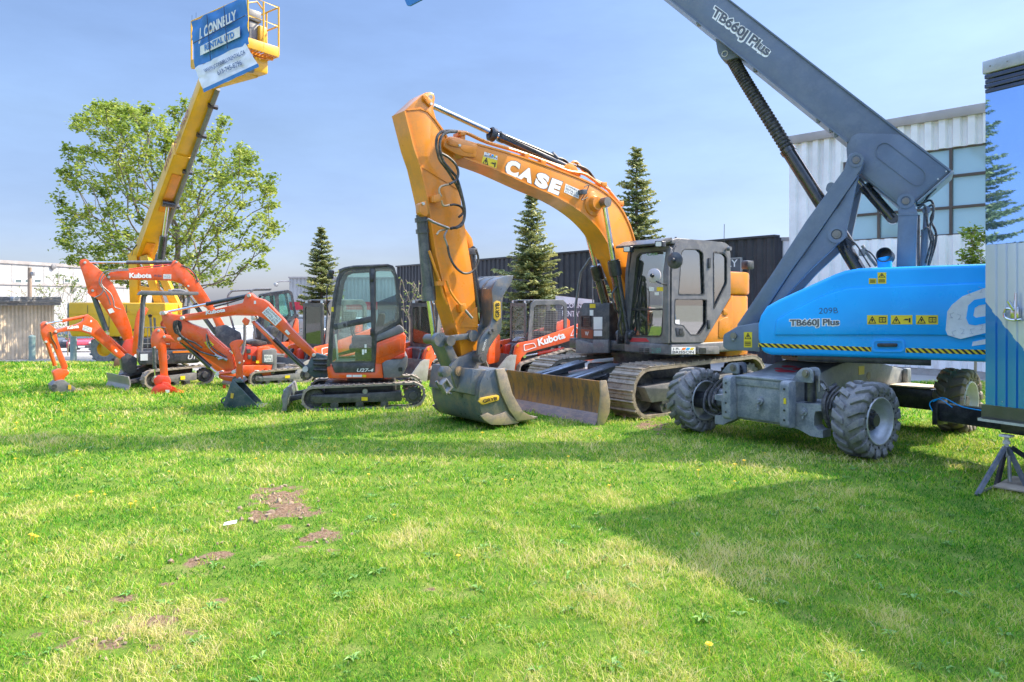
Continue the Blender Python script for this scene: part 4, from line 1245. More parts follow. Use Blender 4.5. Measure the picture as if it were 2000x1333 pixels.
        for sg in (1, -1):
            mb = MB(W)
            for k in range(30):
                a = 2 * math.pi * k / 30; rr = .335 if k % 2 else .305
                mb.lathe(P(a, rr, sg * h * .518), ax_ * sg, [(0, .004), (.0125, .004), (.0125, -.004)], 8)
            part(o, 'vent_holes', MAT['black_paint'], _shift(mb, x, y, r))  # proud dark discs painted in for the shade inside the holes
        mb = MB(W)
        pr = [(.285, h * .49), (.278, h * .53), (.268, h * .53), (.255, h * .42), (.25, h * .30), (.225, h * .22), (.20, h * .10), (.13, h * .02), (.09, h * .05), (0, h * .05)]
        mb.lathe(c, ax_, pr, 40)
        pr2 = [(.285, -h * .49), (.278, -h * .53), (.268, -h * .53), (.25, -h * .42), (.24, -h * .1), (.12, -h * .05), (0, -h * .05)]
        mb.lathe(c, ax_, pr2, 40)
        rm_ = part(r, 'rim', MAT[rm], _shift(mb, x, y, r))
        mb = MB(W); mb.lathe(c, ax_, [(.125, h * .03), (.125, h * .20), (.105, h * .24), (.075, h * .24), (.07, h * .38), (0, h * .38)], 24)
        for k in range(9):
            a = 2 * math.pi * k / 9; mb.lathe(P(a, .095, h * .23), ax_, [(0, .02), (.011, .02), (.011, 0)], 6)
        part(r, 'wheel_hub', MAT['plastic_dark'], _shift(mb, x, y, r))
        mb = MB(W); mb.lathe(c, ax_, [(0, -h * .05), (.12, -h * .06), (.12, -h * .75), (.08, -h * .95), (0, -h * .95)], 20)
        part(r, 'hub_motor', MAT['black_paint'], _shift(mb, x, y, r))
    wheel(4.21, 8.45, 147, 'tyre_rubber', 'rim_silver')
    wheel(2.66, 10.22, 147 + 180, 'tyre_rubber', 'rim_silver')
    wheel(6.32, 10.08, 140, 'tyre_mud', 'rim_white')
    wheel(4.80, 11.92, 140 + 180, 'tyre_mud', 'rim_white')
    # --- turntable
    mb = MB(T); mb.lathe((0, 0, 1.03), (0, 0, 1), [(.50, 0), (.58, 0), (.58, .05), (.62, .05), (.62, .13), (0, .13)], 40)
    for k in range(72):
        a = 2 * math.pi * k / 72; mb.box(-.01, .01, -.01, .01, 1.08, 1.16) if False else mb.add([(math.cos(a + d) * q, math.sin(a + d) * q, z) for z in (1.085, 1.15) for d, q in ((-.02, .62), (.02, .62), (.012, .655), (-.012, .655))], [(0, 1, 2, 3), (7, 6, 5, 4), (0, 4, 5, 1), (1, 5, 6, 2), (2, 6, 7, 3), (3, 7, 4, 0)])
    part(r, 'slewing_ring', MAT['pin_metal'], mb)
    mb = MB(T); mb.box(-1.25, 1.9, -.55, .55, 1.165, 1.30, .015); part(r, 'turntable_base', MAT['slate_paint'], mb)
    mb = MB(T); mb.box(-.2, 1.3, -1.14, -.56, 1.08, 1.16, .01); part(r, 'tray', MAT['black_paint'], mb)
    VH = -1.2
    hood = [(1480, 662), (1480, 634), (1485, 617), (1497, 599), (1520, 586), (1543, 575.5), (1588, 555), (1630, 536), (1650, 529), (1678, 524), (1923, 515.6), (2012, 512), (2012, 717), (1923, 708), (1700, 700), (1505, 694), (1488, 688)]
    mb = MB(T); mb.pprism(hood, VH, -.50, .05, 3); h1 = part(r, 'hood', MAT['blue_paint'], mb)
    hood2 = [(a, b_) for a, b_ in hood]
    q = T.pp(hood, VH); mb = MB(T); mb.prism(q, .50, 1.2, .05, 3); part(r, 'hood', MAT['blue_paint'], mb)
    mb = MB(T); mb.pprism(smooth2([(1516, 626), (1560, 602), (1610, 578), (1655, 564)], 4) + [(1700, 561), (1923, 553), (1999, 550), (1999, 661), (1923, 657), (1800, 655), (1640, 655), (1512, 655)], VH - .03, VH + .01, .026, 2); part(h1, 'raised_panel', MAT['blue_paint'], mb)
    mb = MB(T); mb.pprism(rounded([(1494, 672), (1493, 660), (1999, 666), (1999, 680)], 3), VH - .012, VH + .01, .01, 2)
    # hazard tape
    for tl, bl, tr, br in (((1481, 670.5), (1481, 678), (1702, 678.5), (1702, 687)), ((1768.6, 680), (1768.6, 689), (2000, 685.5), (2000, 694.5))):
        tp = sticker(r, T, [bl, br, tr, tl], VH, 'sticker_yellow', name='hazard_tape')
        mb = MB(T); L = tr[0] - tl[0]; n = round(L / 12.6)
        def PT(s, t):
            s = min(1, max(0, s)); a = Vector(bl).lerp(Vector(br), s); b_ = Vector(tl).lerp(Vector(tr), s); return tuple(a.lerp(b_, t))
        for k in range(n + 1):
            s = (k - .25) / n; w_ = .5 / n; sl = .42 / n
            mb.prism(T.pp([PT(s + sl, 0), PT(s + w_ + sl, 0), PT(s + w_ - sl, 1), PT(s - sl, 1)], VH), VH - .006, VH - .002)
        part(tp, 'stripes', MAT['sticker_black'], mb)
    # latch
    rr = rounded(rect(1703, 664, 1767, 688), 9, 5); ri = rounded(rect(1707, 667, 1763, 685), 7, 5)
    mb = MB(T); mb.ring(T.pp(rr, VH), T.pp(ri, VH), VH - .014, VH + .002); lt = part(h1, 'latch_recess', MAT['blue_paint'], mb)
    mb = MB(T); mb.pprism(rounded(rect(1713, 671, 1753, 678), 3), VH - .03, VH + .002, .005); part(h1, 'handle', MAT['black_paint'], mb)
    VP = VH - .03
    q = [(1543, 640.5), (1639, 639.5), (1639, 622.5), (1543, 624.5)]
    letter(r, T, 'TB660J Plus', [(1541, 642), (1641, 641), (1641, 620.5), (1541, 622.5)], VP, 'sticker_white', .13, .003)
    letter(r, T, 'TB660J Plus', q, VP, 'print_grey', .028, .006)
    letter(r, T, '209B', [(1599, 613), (1637, 612), (1636, 601), (1600, 602)], VP, 'red_mark' if False else 'print_navy', -.01, .003)
    for x0, x1, k in ((1693.6, 1733.7, 'tb'), (1740, 1782, 'tp'), (1789, 1832, 'tb')): warn(r, T, rect(x0, 616, x1, 634), VP, k)
    warn(r, T, rect(1697, 544, 1712, 555), VH, 'l'); warn(r, T, rect(1714, 532.5, 1731, 554.5), VH, 'TL')
    em = sticker(r, T, [(1847, 645), (1850, 609), (1859, 596), (1880, 579), (1923, 563), (1998, 553), (1998, 636), (1923, 651), (1876, 662.6), (1851, 655)], VP, 'white_paint', name='emblem')
    mb = MB(T); mb.pprism([(1887, 622), (1891, 597), (1903, 586), (1998, 569), (1998, 582), (1912, 597), (1904, 602), (1901, 617), (1906, 621), (1998, 606), (1998, 618), (1905, 636), (1892, 634)], VP - .006, VP - .002)
    part(em, 'emblem_stripe', MAT['blue_paint'], mb)
    mb = MB(T)
    for a, b_, s in ((1858, 617, 1), (1874, 620, -1), (1893, 573, 1), (1916, 567, -1), (1862, 652, 1), (1880, 648, -1), (1898, 648, 1), (1917, 640, -1)):
        mb.ptube([(a - 4 * s, b_ + 4), (a + 3 * s, b_ + 4), (a, b_ + 3), (a - 3 * s, b_ - 4), (a + 5 * s, b_ - 6)], .28, VP - .006, 4)
    part(em, 'line_drawing', MAT['line_grey'], mb)
    mb = MB(T); mb.pprism([(1898, 676.5), (1900, 668), (1998, 647), (1998, 662)], VH - .004, VH + .002); part(r, 'emblem_bar', MAT['white_paint'], mb)
    mb = MB(T); mb.ptube([(1728, 524), (1728, 512), (1726, 503)], 13, -.75, 18); e = part(r, 'exhaust_pipe', MAT['blue_paint'], mb)
    c = Vector((*[T.p(1728, 499, -.78)[0]], -.80, T.p(1728, 499, -.78)[1])); d = Vector((-.25, -.93, .25))
    mb = MB(T); mb.lathe(c + d * -.05, d, [(.092, -.06), (.097, .08), (.088, .08), (.085, -.03), (0, -.03)], 22); part(r, 'exhaust_mouth', MAT['black_paint'], mb)
    # --- tower arms
    beam_ = [(1655, 309), (1660, 301), (1672, 297.5), (1683, 302), (1687, 313), (1683, 327), (1675.5, 343), (1599, 455), (1545, 530), (1468, 648), (1438, 652), (1440, 634), (1511, 530), (1574, 432.5), (1617, 374), (1648.5, 331)]
    gus = [(1676, 344), (1653, 448), (1653, 461), (1638, 475), (1579, 530), (1484, 636), (1470, 646), (1545, 531), (1599, 456)]
    VA = -.52
    for s in (0, 1):
        P1, P2 = T.pp(beam_, VA), T.pp(gus, VA)
        v0, v1 = (VA, VA + .17) if not s else (-VA - .17, -VA)
        mb = MB(T); mb.prism(P1, v0, v1, .012); am = part(r, 'tower_arm', MAT['slate_paint'], mb)
        g0, g1 = (VA + .04, VA + .13) if not s else (-VA - .13, -VA - .04)
        mb = MB(T); mb.prism(P2, g0, g1, .008); part(r, 'gusset', MAT['slate_paint'], mb)
        if not s:
            for a, b_ in (((1653, 381), (1636, 408)), ((1584, 480), (1566, 505)), ((1680, 335), (1676, 342))): mb = MB(T); mb.pprism([a, (a[0] - 2.5, a[1] + 1), (b_[0] - 2.5, b_[1] + 1), b_], VA - .003, VA + .002); part(am, 'weld_slot', MAT['black_paint'], mb)
            mb = MB(T); mb.ring(T.pp([(1648, 331), (1660, 337), (1672, 344), (1675, 341)], VA), T.pp([(1649, 330), (1661, 336), (1672, 342.5), (1674, 340)], VA), VA - .004, VA + .001)
            mb = MB(T); mb.ring([(T.p(1634, 458, VA)[0] + .115 * math.cos(k * math.pi / 12), T.p(1634, 458, VA)[1] + .115 * math.sin(k * math.pi / 12)) for k in range(24)], [(T.p(1634, 458, VA)[0] + .07 * math.cos(k * math.pi / 12), T.p(1634, 458, VA)[1] + .07 * math.sin(k * math.pi / 12)) for k in range(24)], VA + .015, VA + .05); part(r, 'boss', MAT['slate_paint'], mb)
            mb = MB(T); mb.pprism(rounded([(1612, 371), (1616, 359), (1623, 356), (1630, 358), (1629, 371), (1622, 382)], 4), VA + .05, VA + .09); part(r, 'lifting_eye', MAT['slate_paint'], mb)
    pins(r, T, [(1634, 458, 8)], VA + .02, .5)
    pins(r, T, [(1672, 313, 6.5)], VA - .012, .54)
    mb = MB(T); mb.ring([(T.p(1672, 313, VA)[0] + .095 * math.cos(k * math.pi / 12), T.p(1672, 313, VA)[1] + .095 * math.sin(k * math.pi / 12)) for k in range(24)], [(T.p(1672, 313, VA)[0] + .06 * math.cos(k * math.pi / 12), T.p(1672, 313, VA)[1] + .06 * math.sin(k * math.pi / 12)) for k in range(24)], VA - .008, VA + .002); part(r, 'boss', MAT['slate_paint'], mb)
    br = rounded([(1412, 664), (1413, 654), (1440, 638), (1484, 630), (1484, 688), (1470, 686), (1420, 684), (1412, 678)], 4)
    mb = MB(T); mb.pprism(br, -.98, -.86, .012); part(r, 'tower_bracket', MAT['slate_paint'], mb)
    pins(r, T, [(1432, 656, 6)], -1.02, -.80); mb = MB(T); mb.ptube([(1432, 657), (1432, 665)], 3, -1.0); part(r, 'pin_keeper', MAT['chassis_paint'], mb)
    warn(r, T, rect(1453, 649, 1469, 679), -.98, 'TL')
    # --- post
    post = [(1754, 419), (1755, 393), (1760, 383), (1769, 379), (1778, 382), (1784, 392), (1792.5, 417), (1788, 540), (1750, 540)]
    for s in (0, 1):
        P1 = T.pp(post, -.44); v0, v1 = (-.44, -.32) if not s else (.32, .44)
        mb = MB(T); mb.prism(P1, v0, v1, .014); part(r, 'post', MAT['slate_paint'], mb)
    mb = MB(T); mb.pprism([(1753, 418), (1792.5, 416.5), (1792.5, 420), (1753, 421.5)], -.447, -.438); part(r, 'post_seam', MAT['slate_paint'], mb)
    pins(r, T, [(1769, 393, 6.5)], -.455, .46)
    mb = MB(T); k_ = T.p(1769, 393, -.44); mb.ring([(k_[0] + .10 * math.cos(k * math.pi / 12), k_[1] + .10 * math.sin(k * math.pi / 12)) for k in range(24)], [(k_[0] + .06 * math.cos(k * math.pi / 12), k_[1] + .06 * math.sin(k * math.pi / 12)) for k in range(24)], -.449, -.43); part(r, 'boss', MAT['slate_paint'], mb)
    # --- main boom
    VB = -.30
    mb = MB(T); mb.pprism([(1858, 334), (1788, 395), (1776, 404), (1762, 406), (1752, 399), (1681, 341), (1655, 318), (1653, 291), (1655, 277), (1310, 0), (1120, -152.5), (1180, -189), (1425, 0)], VB, .30, .012)
    bo = part(r, 'main_boom', MAT['slate_paint'], mb)
    mb = MB(T); mb.pprism([(1859, 333.5), (1425, -1), (1180, -190), (1180, -187), (1425, 2), (1856, 336)], VB - .022, .32); part(bo, 'top_flange', MAT['slate_paint'], mb)
    mb = MB(T); mb.pprism([(1654, 279), (1310, 2.5), (1120, -150), (1120, -153.5), (1310, -1), (1656, 275.5)], VB - .022, .32); part(bo, 'bottom_flange', MAT['slate_paint'], mb)
    mb = MB(T); mb.pprism([(1860, 333), (1790, 394.5), (1793, 396.5), (1863, 336)], VB - .025, .33, .004); part(bo, 'end_plate', MAT['chassis_paint'], mb)
    hd = [(1655, 300), (1656, 285), (1662, 268), (1674, 261), (1735, 262), (1760, 264), (1853, 334), (1787, 391), (1775, 400), (1762, 401), (1684, 339), (1658, 318)]
    mb = MB(T); mb.pprism(rounded(hd, 5), VB - .012, VB + .001, .004); part(bo, 'head_plate', MAT['slate_paint'], mb)
    a, b_ = Vector((1728, 297)), Vector((1791, 345)); d = (b_ - a).normalized(); nn = Vector((-d.y, d.x))
    def stad(rad):
        o = []
        for k in range(11): t = -math.pi / 2 - math.pi * k / 10; o.append(tuple(a - d * rad * math.cos(t + math.pi) * 1 + nn * rad * math.sin(t + math.pi) if False else a + (d * math.cos(math.pi / 2 + math.pi * k / 10) + nn * math.sin(math.pi / 2 + math.pi * k / 10)) * rad))
        for k in range(11): o.append(tuple(b_ + (d * math.cos(-math.pi / 2 + math.pi * k / 10) + nn * math.sin(-math.pi / 2 + math.pi * k / 10)) * rad))
        return o
    mb = MB(T); mb.ring(T.pp(stad(18), VB), T.pp(stad(16.6), VB), VB - .024, VB - .01); part(bo, 'slot_weld', MAT['slate_paint'], mb)
    mb = MB(T)
    for x, y in ((1848, 335), (1832, 350)): mb.pin(x, y, VB - .02, VB, 1.6, 10)
    part(bo, 'bolt', MAT['cast_white'], mb)
    mb = MB(T)
    for x, y in ((1363, 46), (1474, 136), (1597, 236), (1622, 255), (1632, 264)): mb.pprism(rect(x - 3, y - 4, x + 3, y + 3), VB + .02, VB + .1)
    part(bo, 'flange_clamp', MAT['chassis_paint'], mb)
    letter(r, T, 'TB660J Plus', [(1383, 37), (1493, 120), (1513, 94), (1397, 8)], VB, 'sticker_white', .13, .003)
    letter(r, T, 'TB660J Plus', [(1386, 35), (1493, 115), (1510, 94), (1398, 12)], VB, 'print_grey', .03, .006)
    mb = MB(T); mb.pprism([(1180, -172), (1135, -155), (905, -338), (930, -352)], -.15, .15, .01); part(r, 'boom_extension', MAT['slate_paint'], mb)
    # lift cylinder with bellows
    mb = MB(T); mb.pprism(rounded([(1396, 68), (1402, 104), (1410, 117), (1424, 117), (1447, 109), (1430, 94)], 4), -.13, .13, .01); lug = part(r, 'cylinder_lug', MAT['slate_paint'], mb)
    k_ = T.p(1416, 106, -.13); mb = MB(T); mb.ring([(k_[0] + .05 * math.cos(k * math.pi / 10), k_[1] + .05 * math.sin(k * math.pi / 10)) for k in range(20)], [(k_[0] + .035 * math.cos(k * math.pi / 10), k_[1] + .035 * math.sin(k * math.pi / 10)) for k in range(20)], -.145, -.128); part(lug, 'bushing', MAT['cast_white'], mb)
    cv = crom([MB(T).pt(x, y, 0) for x, y in ((1427, 110), (1456, 160), (1496, 224), (1541, 296))], 1)
    cv = crom([MB(T).pt(x, y, 0) for x, y in ((1427, 110), (1456, 160), (1496, 224), (1541, 296))], 36)
    mb = MB(T); mb.tube(cv, [.100 if (i % 3) else .086 for i in range(len(cv))], 16); part(r, 'cylinder_bellows', MAT['hose_rubber'], mb)
    mb = MB(T); mb.tube([MB(T).pt(1537, 292), MB(T).pt(1542, 299)], .112, 18); mb.tube([MB(T).pt(1540, 296), MB(T).pt(1660, 485)], .098, 18); part(r, 'lift_cylinder', MAT['black_gloss'], mb)
    ram(r, T, MB(T).pt(1744, 428), MB(T).pt(1672, 346), .075, .03, .78, bm='black_gloss')
    mb = MB(T); mb.tube([MB(T).pt(1636, 460), MB(T).pt(1684, 540)], .095, 18); part(r, 'tower_cylinder', MAT['black_gloss'], mb)
    mb = MB(T); mb.pprism(rounded(rect(1677, 487, 1690, 500), 2), -.12, -.02); mb.ptube([(1684, 480), (1700, 505), (1712, 520)], 3, -.1); part(r, 'valve_block', MAT['steel'], mb)
    hose(r, T, ((1650, 462), (1672, 478), (1686, 500), (1700, 522)), 1.4, -.2); hose(r, T, ((1690, 488), (1702, 496), (1712, 510), (1716, 522)), 1.4, -.15)
    ram(r, T, MB(T).pt(1803, 530, -.2), MB(T).pt(1809, 411, -.2), .045, .03, .68, bm='slate_paint', rod='slate_paint')
    for k, pts in enumerate((((1800, 398), (1818, 392), (1824, 410), (1818, 430), (1828, 455), (1826, 480), (1814, 520)), ((1812, 405), (1822, 402), (1822, 425), (1816, 445), (1823, 470), (1812, 522)), ((1790, 402), (1802, 398), (1816, 380), (1828, 368)), ((1792, 408), (1806, 402), (1812, 440), (1820, 462), (1808, 515)), ((1800, 452), (1812, 446), (1818, 470)))):
        hose(r, T, pts, 2.2, -.1 - .06 * k)
    mb = MB(T); mb.ptube([(1794, 420), (1794, 530)], 3, -.15); part(r, 'hydraulic_pipe', MAT['steel'], mb)
    # --- platform on the boom, above the picture, with the banner whose hem hangs into view
    mb = MB(T); u, z = T.p(880, -345); mb.box(u - 1.3, u - .4, -1.15, 1.15, z - .75, z - .68, .01)
    for vv in (-1.13, 1.13):
        for zz in (z - .3, z + .35): mb.tube([(u - 1.3, vv, zz), (u - .4, vv, zz)], .022)
        for uu in (u - 1.3, u - .4): mb.tube([(uu, vv, z - .7), (uu, vv, z + .35)], .022)
    for uu in (u - 1.3, u - .4):
        for zz in (z - .3, z + .35): mb.tube([(uu, -1.13, zz), (uu, 1.13, zz)], .022)
    mb.beam((u - .4, 0, z - .5), (u + .2, 0, z), .2, .25)
    part(r, 'platform', MAT['slate_paint'], mb)
    return r
def _shift(mb, x, y, root):
    return mb
paint('line_grey', (0.40, 0.44, 0.50), 0.4)
paint('black_gloss', (0.022, 0.024, 0.03), 0.16, (0.2, 0.18, 0.15), 0.18, 8, coat=0.8)
boom_lift()

# banner tied below the platform that shows at the top edge of the picture
def tip_banner():
    T = Frame(4.48, 10.18, -30)
    q = T.p(793, 11); q2 = T.p(822, 0)
    k = solo('banner', MAT['banner_blue'], _b(T), 'corner of a blue banner hanging into view at the top edge', 'banner')
def _b(T):
    mb = MB(T); mb.pprism([(789, -3), (795, 11), (800, 11.5), (822, 0), (880, -40), (880, -190), (740, -150), (770, -60)], -1.18 * 0 - .02, .02)
    return mb
tip_banner()

# ------------------------------------------------------------------ trailer on its jack stand
def trailer():
    S = Frame(4.86, 7.30, -61.3)
    r = thing('enclosed_trailer', S, 'tall blue and white ribbed trailer cut off by the picture edge', 'trailer')
    zt = 4.32; L = 7.0; Wd = 2.4
    def wall(mb, z0, z1, v=0.0):
        prof = []
        u = 0
        ribs = [.06, .115, .17, .30, .36, .42, .55, .62, .68]
        out = [(0, v)]
        x = .09
        while x < L - .1:
            out += [(x - .024, v), (x - .014, v - .02), (x + .014, v - .02), (x + .024, v)]
            x += .095
        out += [(L, v), (L, v + .05), (0, v + .05)]
        n = len(out)
        return mb.add([(a, b, z0) for a, b in out] + [(a, b, z1) for a, b in out], [(i, (i + 1) % n, (i + 1) % n + n, i + n) for i in range(n)] + [tuple(range(n))[::-1], tuple(range(n, 2 * n))])
    zA = S.p(1926, 183)[1]; zB = S.p(1926, 479)[1]; z0 = S.p(1924, 790)[1]
    mb = MB(S); wall(mb, z0, zB); 
    # blue lower part and a white slanting field above it share the ribbed sheet
    w1 = part(r, 'side_panel', MAT['trailer_wrap'], mb)
    mb = MB(S); mb.box(0, L, 0, .05, zB + .003, zA - .004); part(r, 'gloss_panel', MAT['mirror_wrap'], mb)
    mb = MB(S)
    for k in range(4):
        a = zA + (zt - .14 - zA) * k / 4; b = zA + (zt - .14 - zA) * (k + 1) / 4; mb.box(-.004, L, -.004 - .012 * (k % 2), .05, a, b - .006, .006)
    part(r, 'top_band', MAT['trailer_navy'], mb)
    mb = MB(S); mb.box(-.02, L, -.03, .06, zt - .138, zt, .015); part(r, 'roof_rail', MAT['rim_silver'], mb)
    mb = MB(S)
    for k in range(30): mb.lathe((.06 + k * .16, -.03, zt - .07), (0, -1, 0), [(0, .006), (.008, .004), (.01, 0)], 8)
    part(r, 'rivet', MAT['steel'], mb)
    mb = MB(S); mb.box(0, L, .051, Wd, z0, z0 + .1); mb.box(0, L, .07, Wd, zt - .1, zt - .01); mb.box(0, .05, .051, Wd, z0 + .1, zt - .1); mb.box(L - .05, L, .051, Wd, z0 + .1, zt - .1); mb.box(.06, L - .06, Wd - .05, Wd, z0 + .1, zt - .1)
    part(r, 'body', MAT['trailer_wrap'], mb)
    zs = S.p(1924, 815)[1]
    mb = MB(S); mb.prism([(-.03, z0 - .002), (L, z0 - .002), (L, zs), (-.03, zs)], -.02, .02); mb.box(-.03, L, -.10, .03, zs - .02, zs - .002)
    part(r, 'bottom_skirt', MAT['skirt_dark'], mb)
    mb = MB(S); mb.box(-.02, L - .3, -.105, -.10, zs - .03, zs - .005); part(r, 'skirt_edge', MAT['rim_silver'], mb)
    zb = S.p(1950, 846)[1]
    mb = MB(S); mb.box(.12, L - .3, .05, .6, zb, zs - .025, .006); mb.box(.12, L - .3, 1.6, 2.2, zb, zs - .025, .006); part(r, 'frame_rail', MAT['black_paint'], mb)
    # drawbar
    mb = MB(S); mb.box(-1.12, .6, 1.06, 1.20, .38, .60, .01); mb.box(-1.16, -1.09, 1.02, 1.24, .33, .64, .01); part(r, 'drawbar', MAT['black_paint'], mb)
    mb = MB(S); mb.tube(crom([(-1.13, 1.0, .62), (-1.0, 1.0, .68), (-.8, 1.02, .60), (-.5, 1.02, .58), (-.1, 1.05, .56)], 6), .007); mb.tube(crom([(-1.14, 1.0, .5), (-1.17, 1.0, .60), (-1.05, 1.0, .66), (-.9, 1.0, .58)], 6), .006); part(r, 'cable', MAT['blue_paint'], mb)
    # door latch
    mb = MB(S)
    u, z = S.p(1985, 612); mb.tube(crom([(u - .09, -.045, z + .0), (u - .07, -.05, z - .05), (u, -.05, z - .07), (u + .07, -.05, z - .06)], 5), .012)
    mb.tube(crom([(u - .09, -.045, z), (u - .06, -.05, z + .045), (u, -.05, z + .03)], 5), .012)
    mb.box(u - .03, u + .05, -.06, -.012, z - .05, z + .06, .01); mb.tube([(u + .01, -.06, z + .03), (u - .035, -.08, z + .12)], .016); mb.tube([(u + .02, -.06, z - .06), (u + .02, -.05, z + .2)], .012)
    part(r, 'door_latch', MAT['chrome'], mb)
    mb = MB(S)
    for x, y in ((1943, 597), (1960, 598), (1943, 783), (1960, 785)): u, z = S.p(x, y); mb.lathe((u, -.012, z), (0, -1, 0), [(0, .008), (.008, .006), (.009, 0)], 8)
    part(r, 'bolt', MAT['steel'], mb)
    # jack stand
    J = frame_px(1966, 952, -61.3)
    j = thing('jack_stand', J, 'grey steel tripod jack stand propping the trailer corner', 'jack stand')
    zt = zb - .002; ap = (0, 0, zt - .1)
    mb = MB(J); mb.tube([(0, 0, zt - .22), (0, 0, zt - .02)], .02, 10); mb.box(-.05, .05, -.05, .05, zt - .02, zt, .004); mb.lathe((0, 0, zt - .09), (0, 0, 1), [(.035, 0), (.035, .03), (0, .03)], 6); part(j, 'jack_screw', MAT['cast_white'], mb)
    feet = []
    for px, py in ((1907, 969), (2010, 962), (1946, 951)):
        Y = CH * FPX / (py - HZ); w_ = Vector(((px - 1000) / FPX * Y, Y, 0)); feet.append(J.M.inverted() @ w_)
    a4 = Vector((.62, .2, 0)); feet.append(a4)
    for i, f in enumerate(feet):
        mb = MB(J); mb.beam(Vector(f) + Vector((0, 0, .0)), (f.x * .06, f.y * .06, zt - .12), .035, .035, (0.3, 1, 0)); part(j, 'leg', MAT['steel_grey'] if i in (0, 1) else MAT['black_paint'], mb)
    mb = MB(J); mb.beam(feet[0] + Vector((.01, 0, .012)), feet[2] + Vector((0, 0, .012)), .03, .02); mb.beam(feet[2] + Vector((0, 0, .012)), feet[1] + Vector((0, 0, .012)), .03, .02); part(j, 'base_bar', MAT['black_paint'], mb)
    mb = MB(J); mb.tube([(.03, -.02, zt - .2), (.05, -.04, zt - .45)], .018); part(j, 'handle', MAT['steel'], mb)
paint('steel_grey', (0.13, 0.15, 0.19), 0.45, DUST, 0.4, 12, metal=.3)
paint('trailer_navy', (0.02, 0.035, 0.09), 0.25, (0.08, 0.10, 0.16), 0.2, 4, coat=.6)
paint('skirt_dark', (0.055, 0.06, 0.045), 0.35, (0.12, 0.12, 0.08), 0.3, 6, coat=.4)
m, t, b = newmat('mirror_wrap')
b.inputs['Base Color'].default_value = (0.36, 0.55, 0.92, 1); b.inputs['Metallic'].default_value = .92; b.inputs['Roughness'].default_value = .015
_bump(t, b, _noise(t, 1.2, 1, .5, _obj(t)), .004, .05)
# printed wrap: blue below, pale field above a slanting edge
m, t, b = newmat('trailer_wrap')
sx = t.nodes.new('ShaderNodeSeparateXYZ'); t.links.new(_obj(t), sx.inputs[0])
def _line(): return None
S_ = Frame(4.86, 7.30, -61.3); p0, p1 = S_.p(1925, 590), S_.p(2000, 683)
k_ = (p1[1] - p0[1]) / (p1[0] - p0[0])
edge = _math(t, 'SUBTRACT', sx.outputs['Z'], _math(t, 'ADD', _math(t, 'MULTIPLY', sx.outputs['X'], k_), p0[1] - k_ * p0[0]))
f = _ramp(t, _math(t, 'ADD', _math(t, 'MULTIPLY', edge, 40.0), .5), [(0.45, (0, 0, 0)), (0.55, (1, 1, 1))])
c = _mix(t, f, (0.03, 0.24, 0.66), (0.62, 0.68, 0.78))
t.links.new(c, b.inputs['Base Color']); b.inputs['Roughness'].default_value = .16; b.inputs['Metallic'].default_value = .55; b.inputs['Coat Weight'].default_value = .6; b.inputs['Coat Roughness'].default_value = .05
trailer()
# plywood pad under the jack stand
Fj = frame_px(1990, 962, -50); mb = MB(Fj); mb.box(-.18, .9, -.12, .5, .03, .05, .004)
paint('plywood', (0.36, 0.29, 0.21), 0.85, (0.22, 0.17, 0.12), .5, 8)
solo('ground_pad', MAT['plywood'], mb, 'worn plywood pad on the grass under the jack stand', 'board')

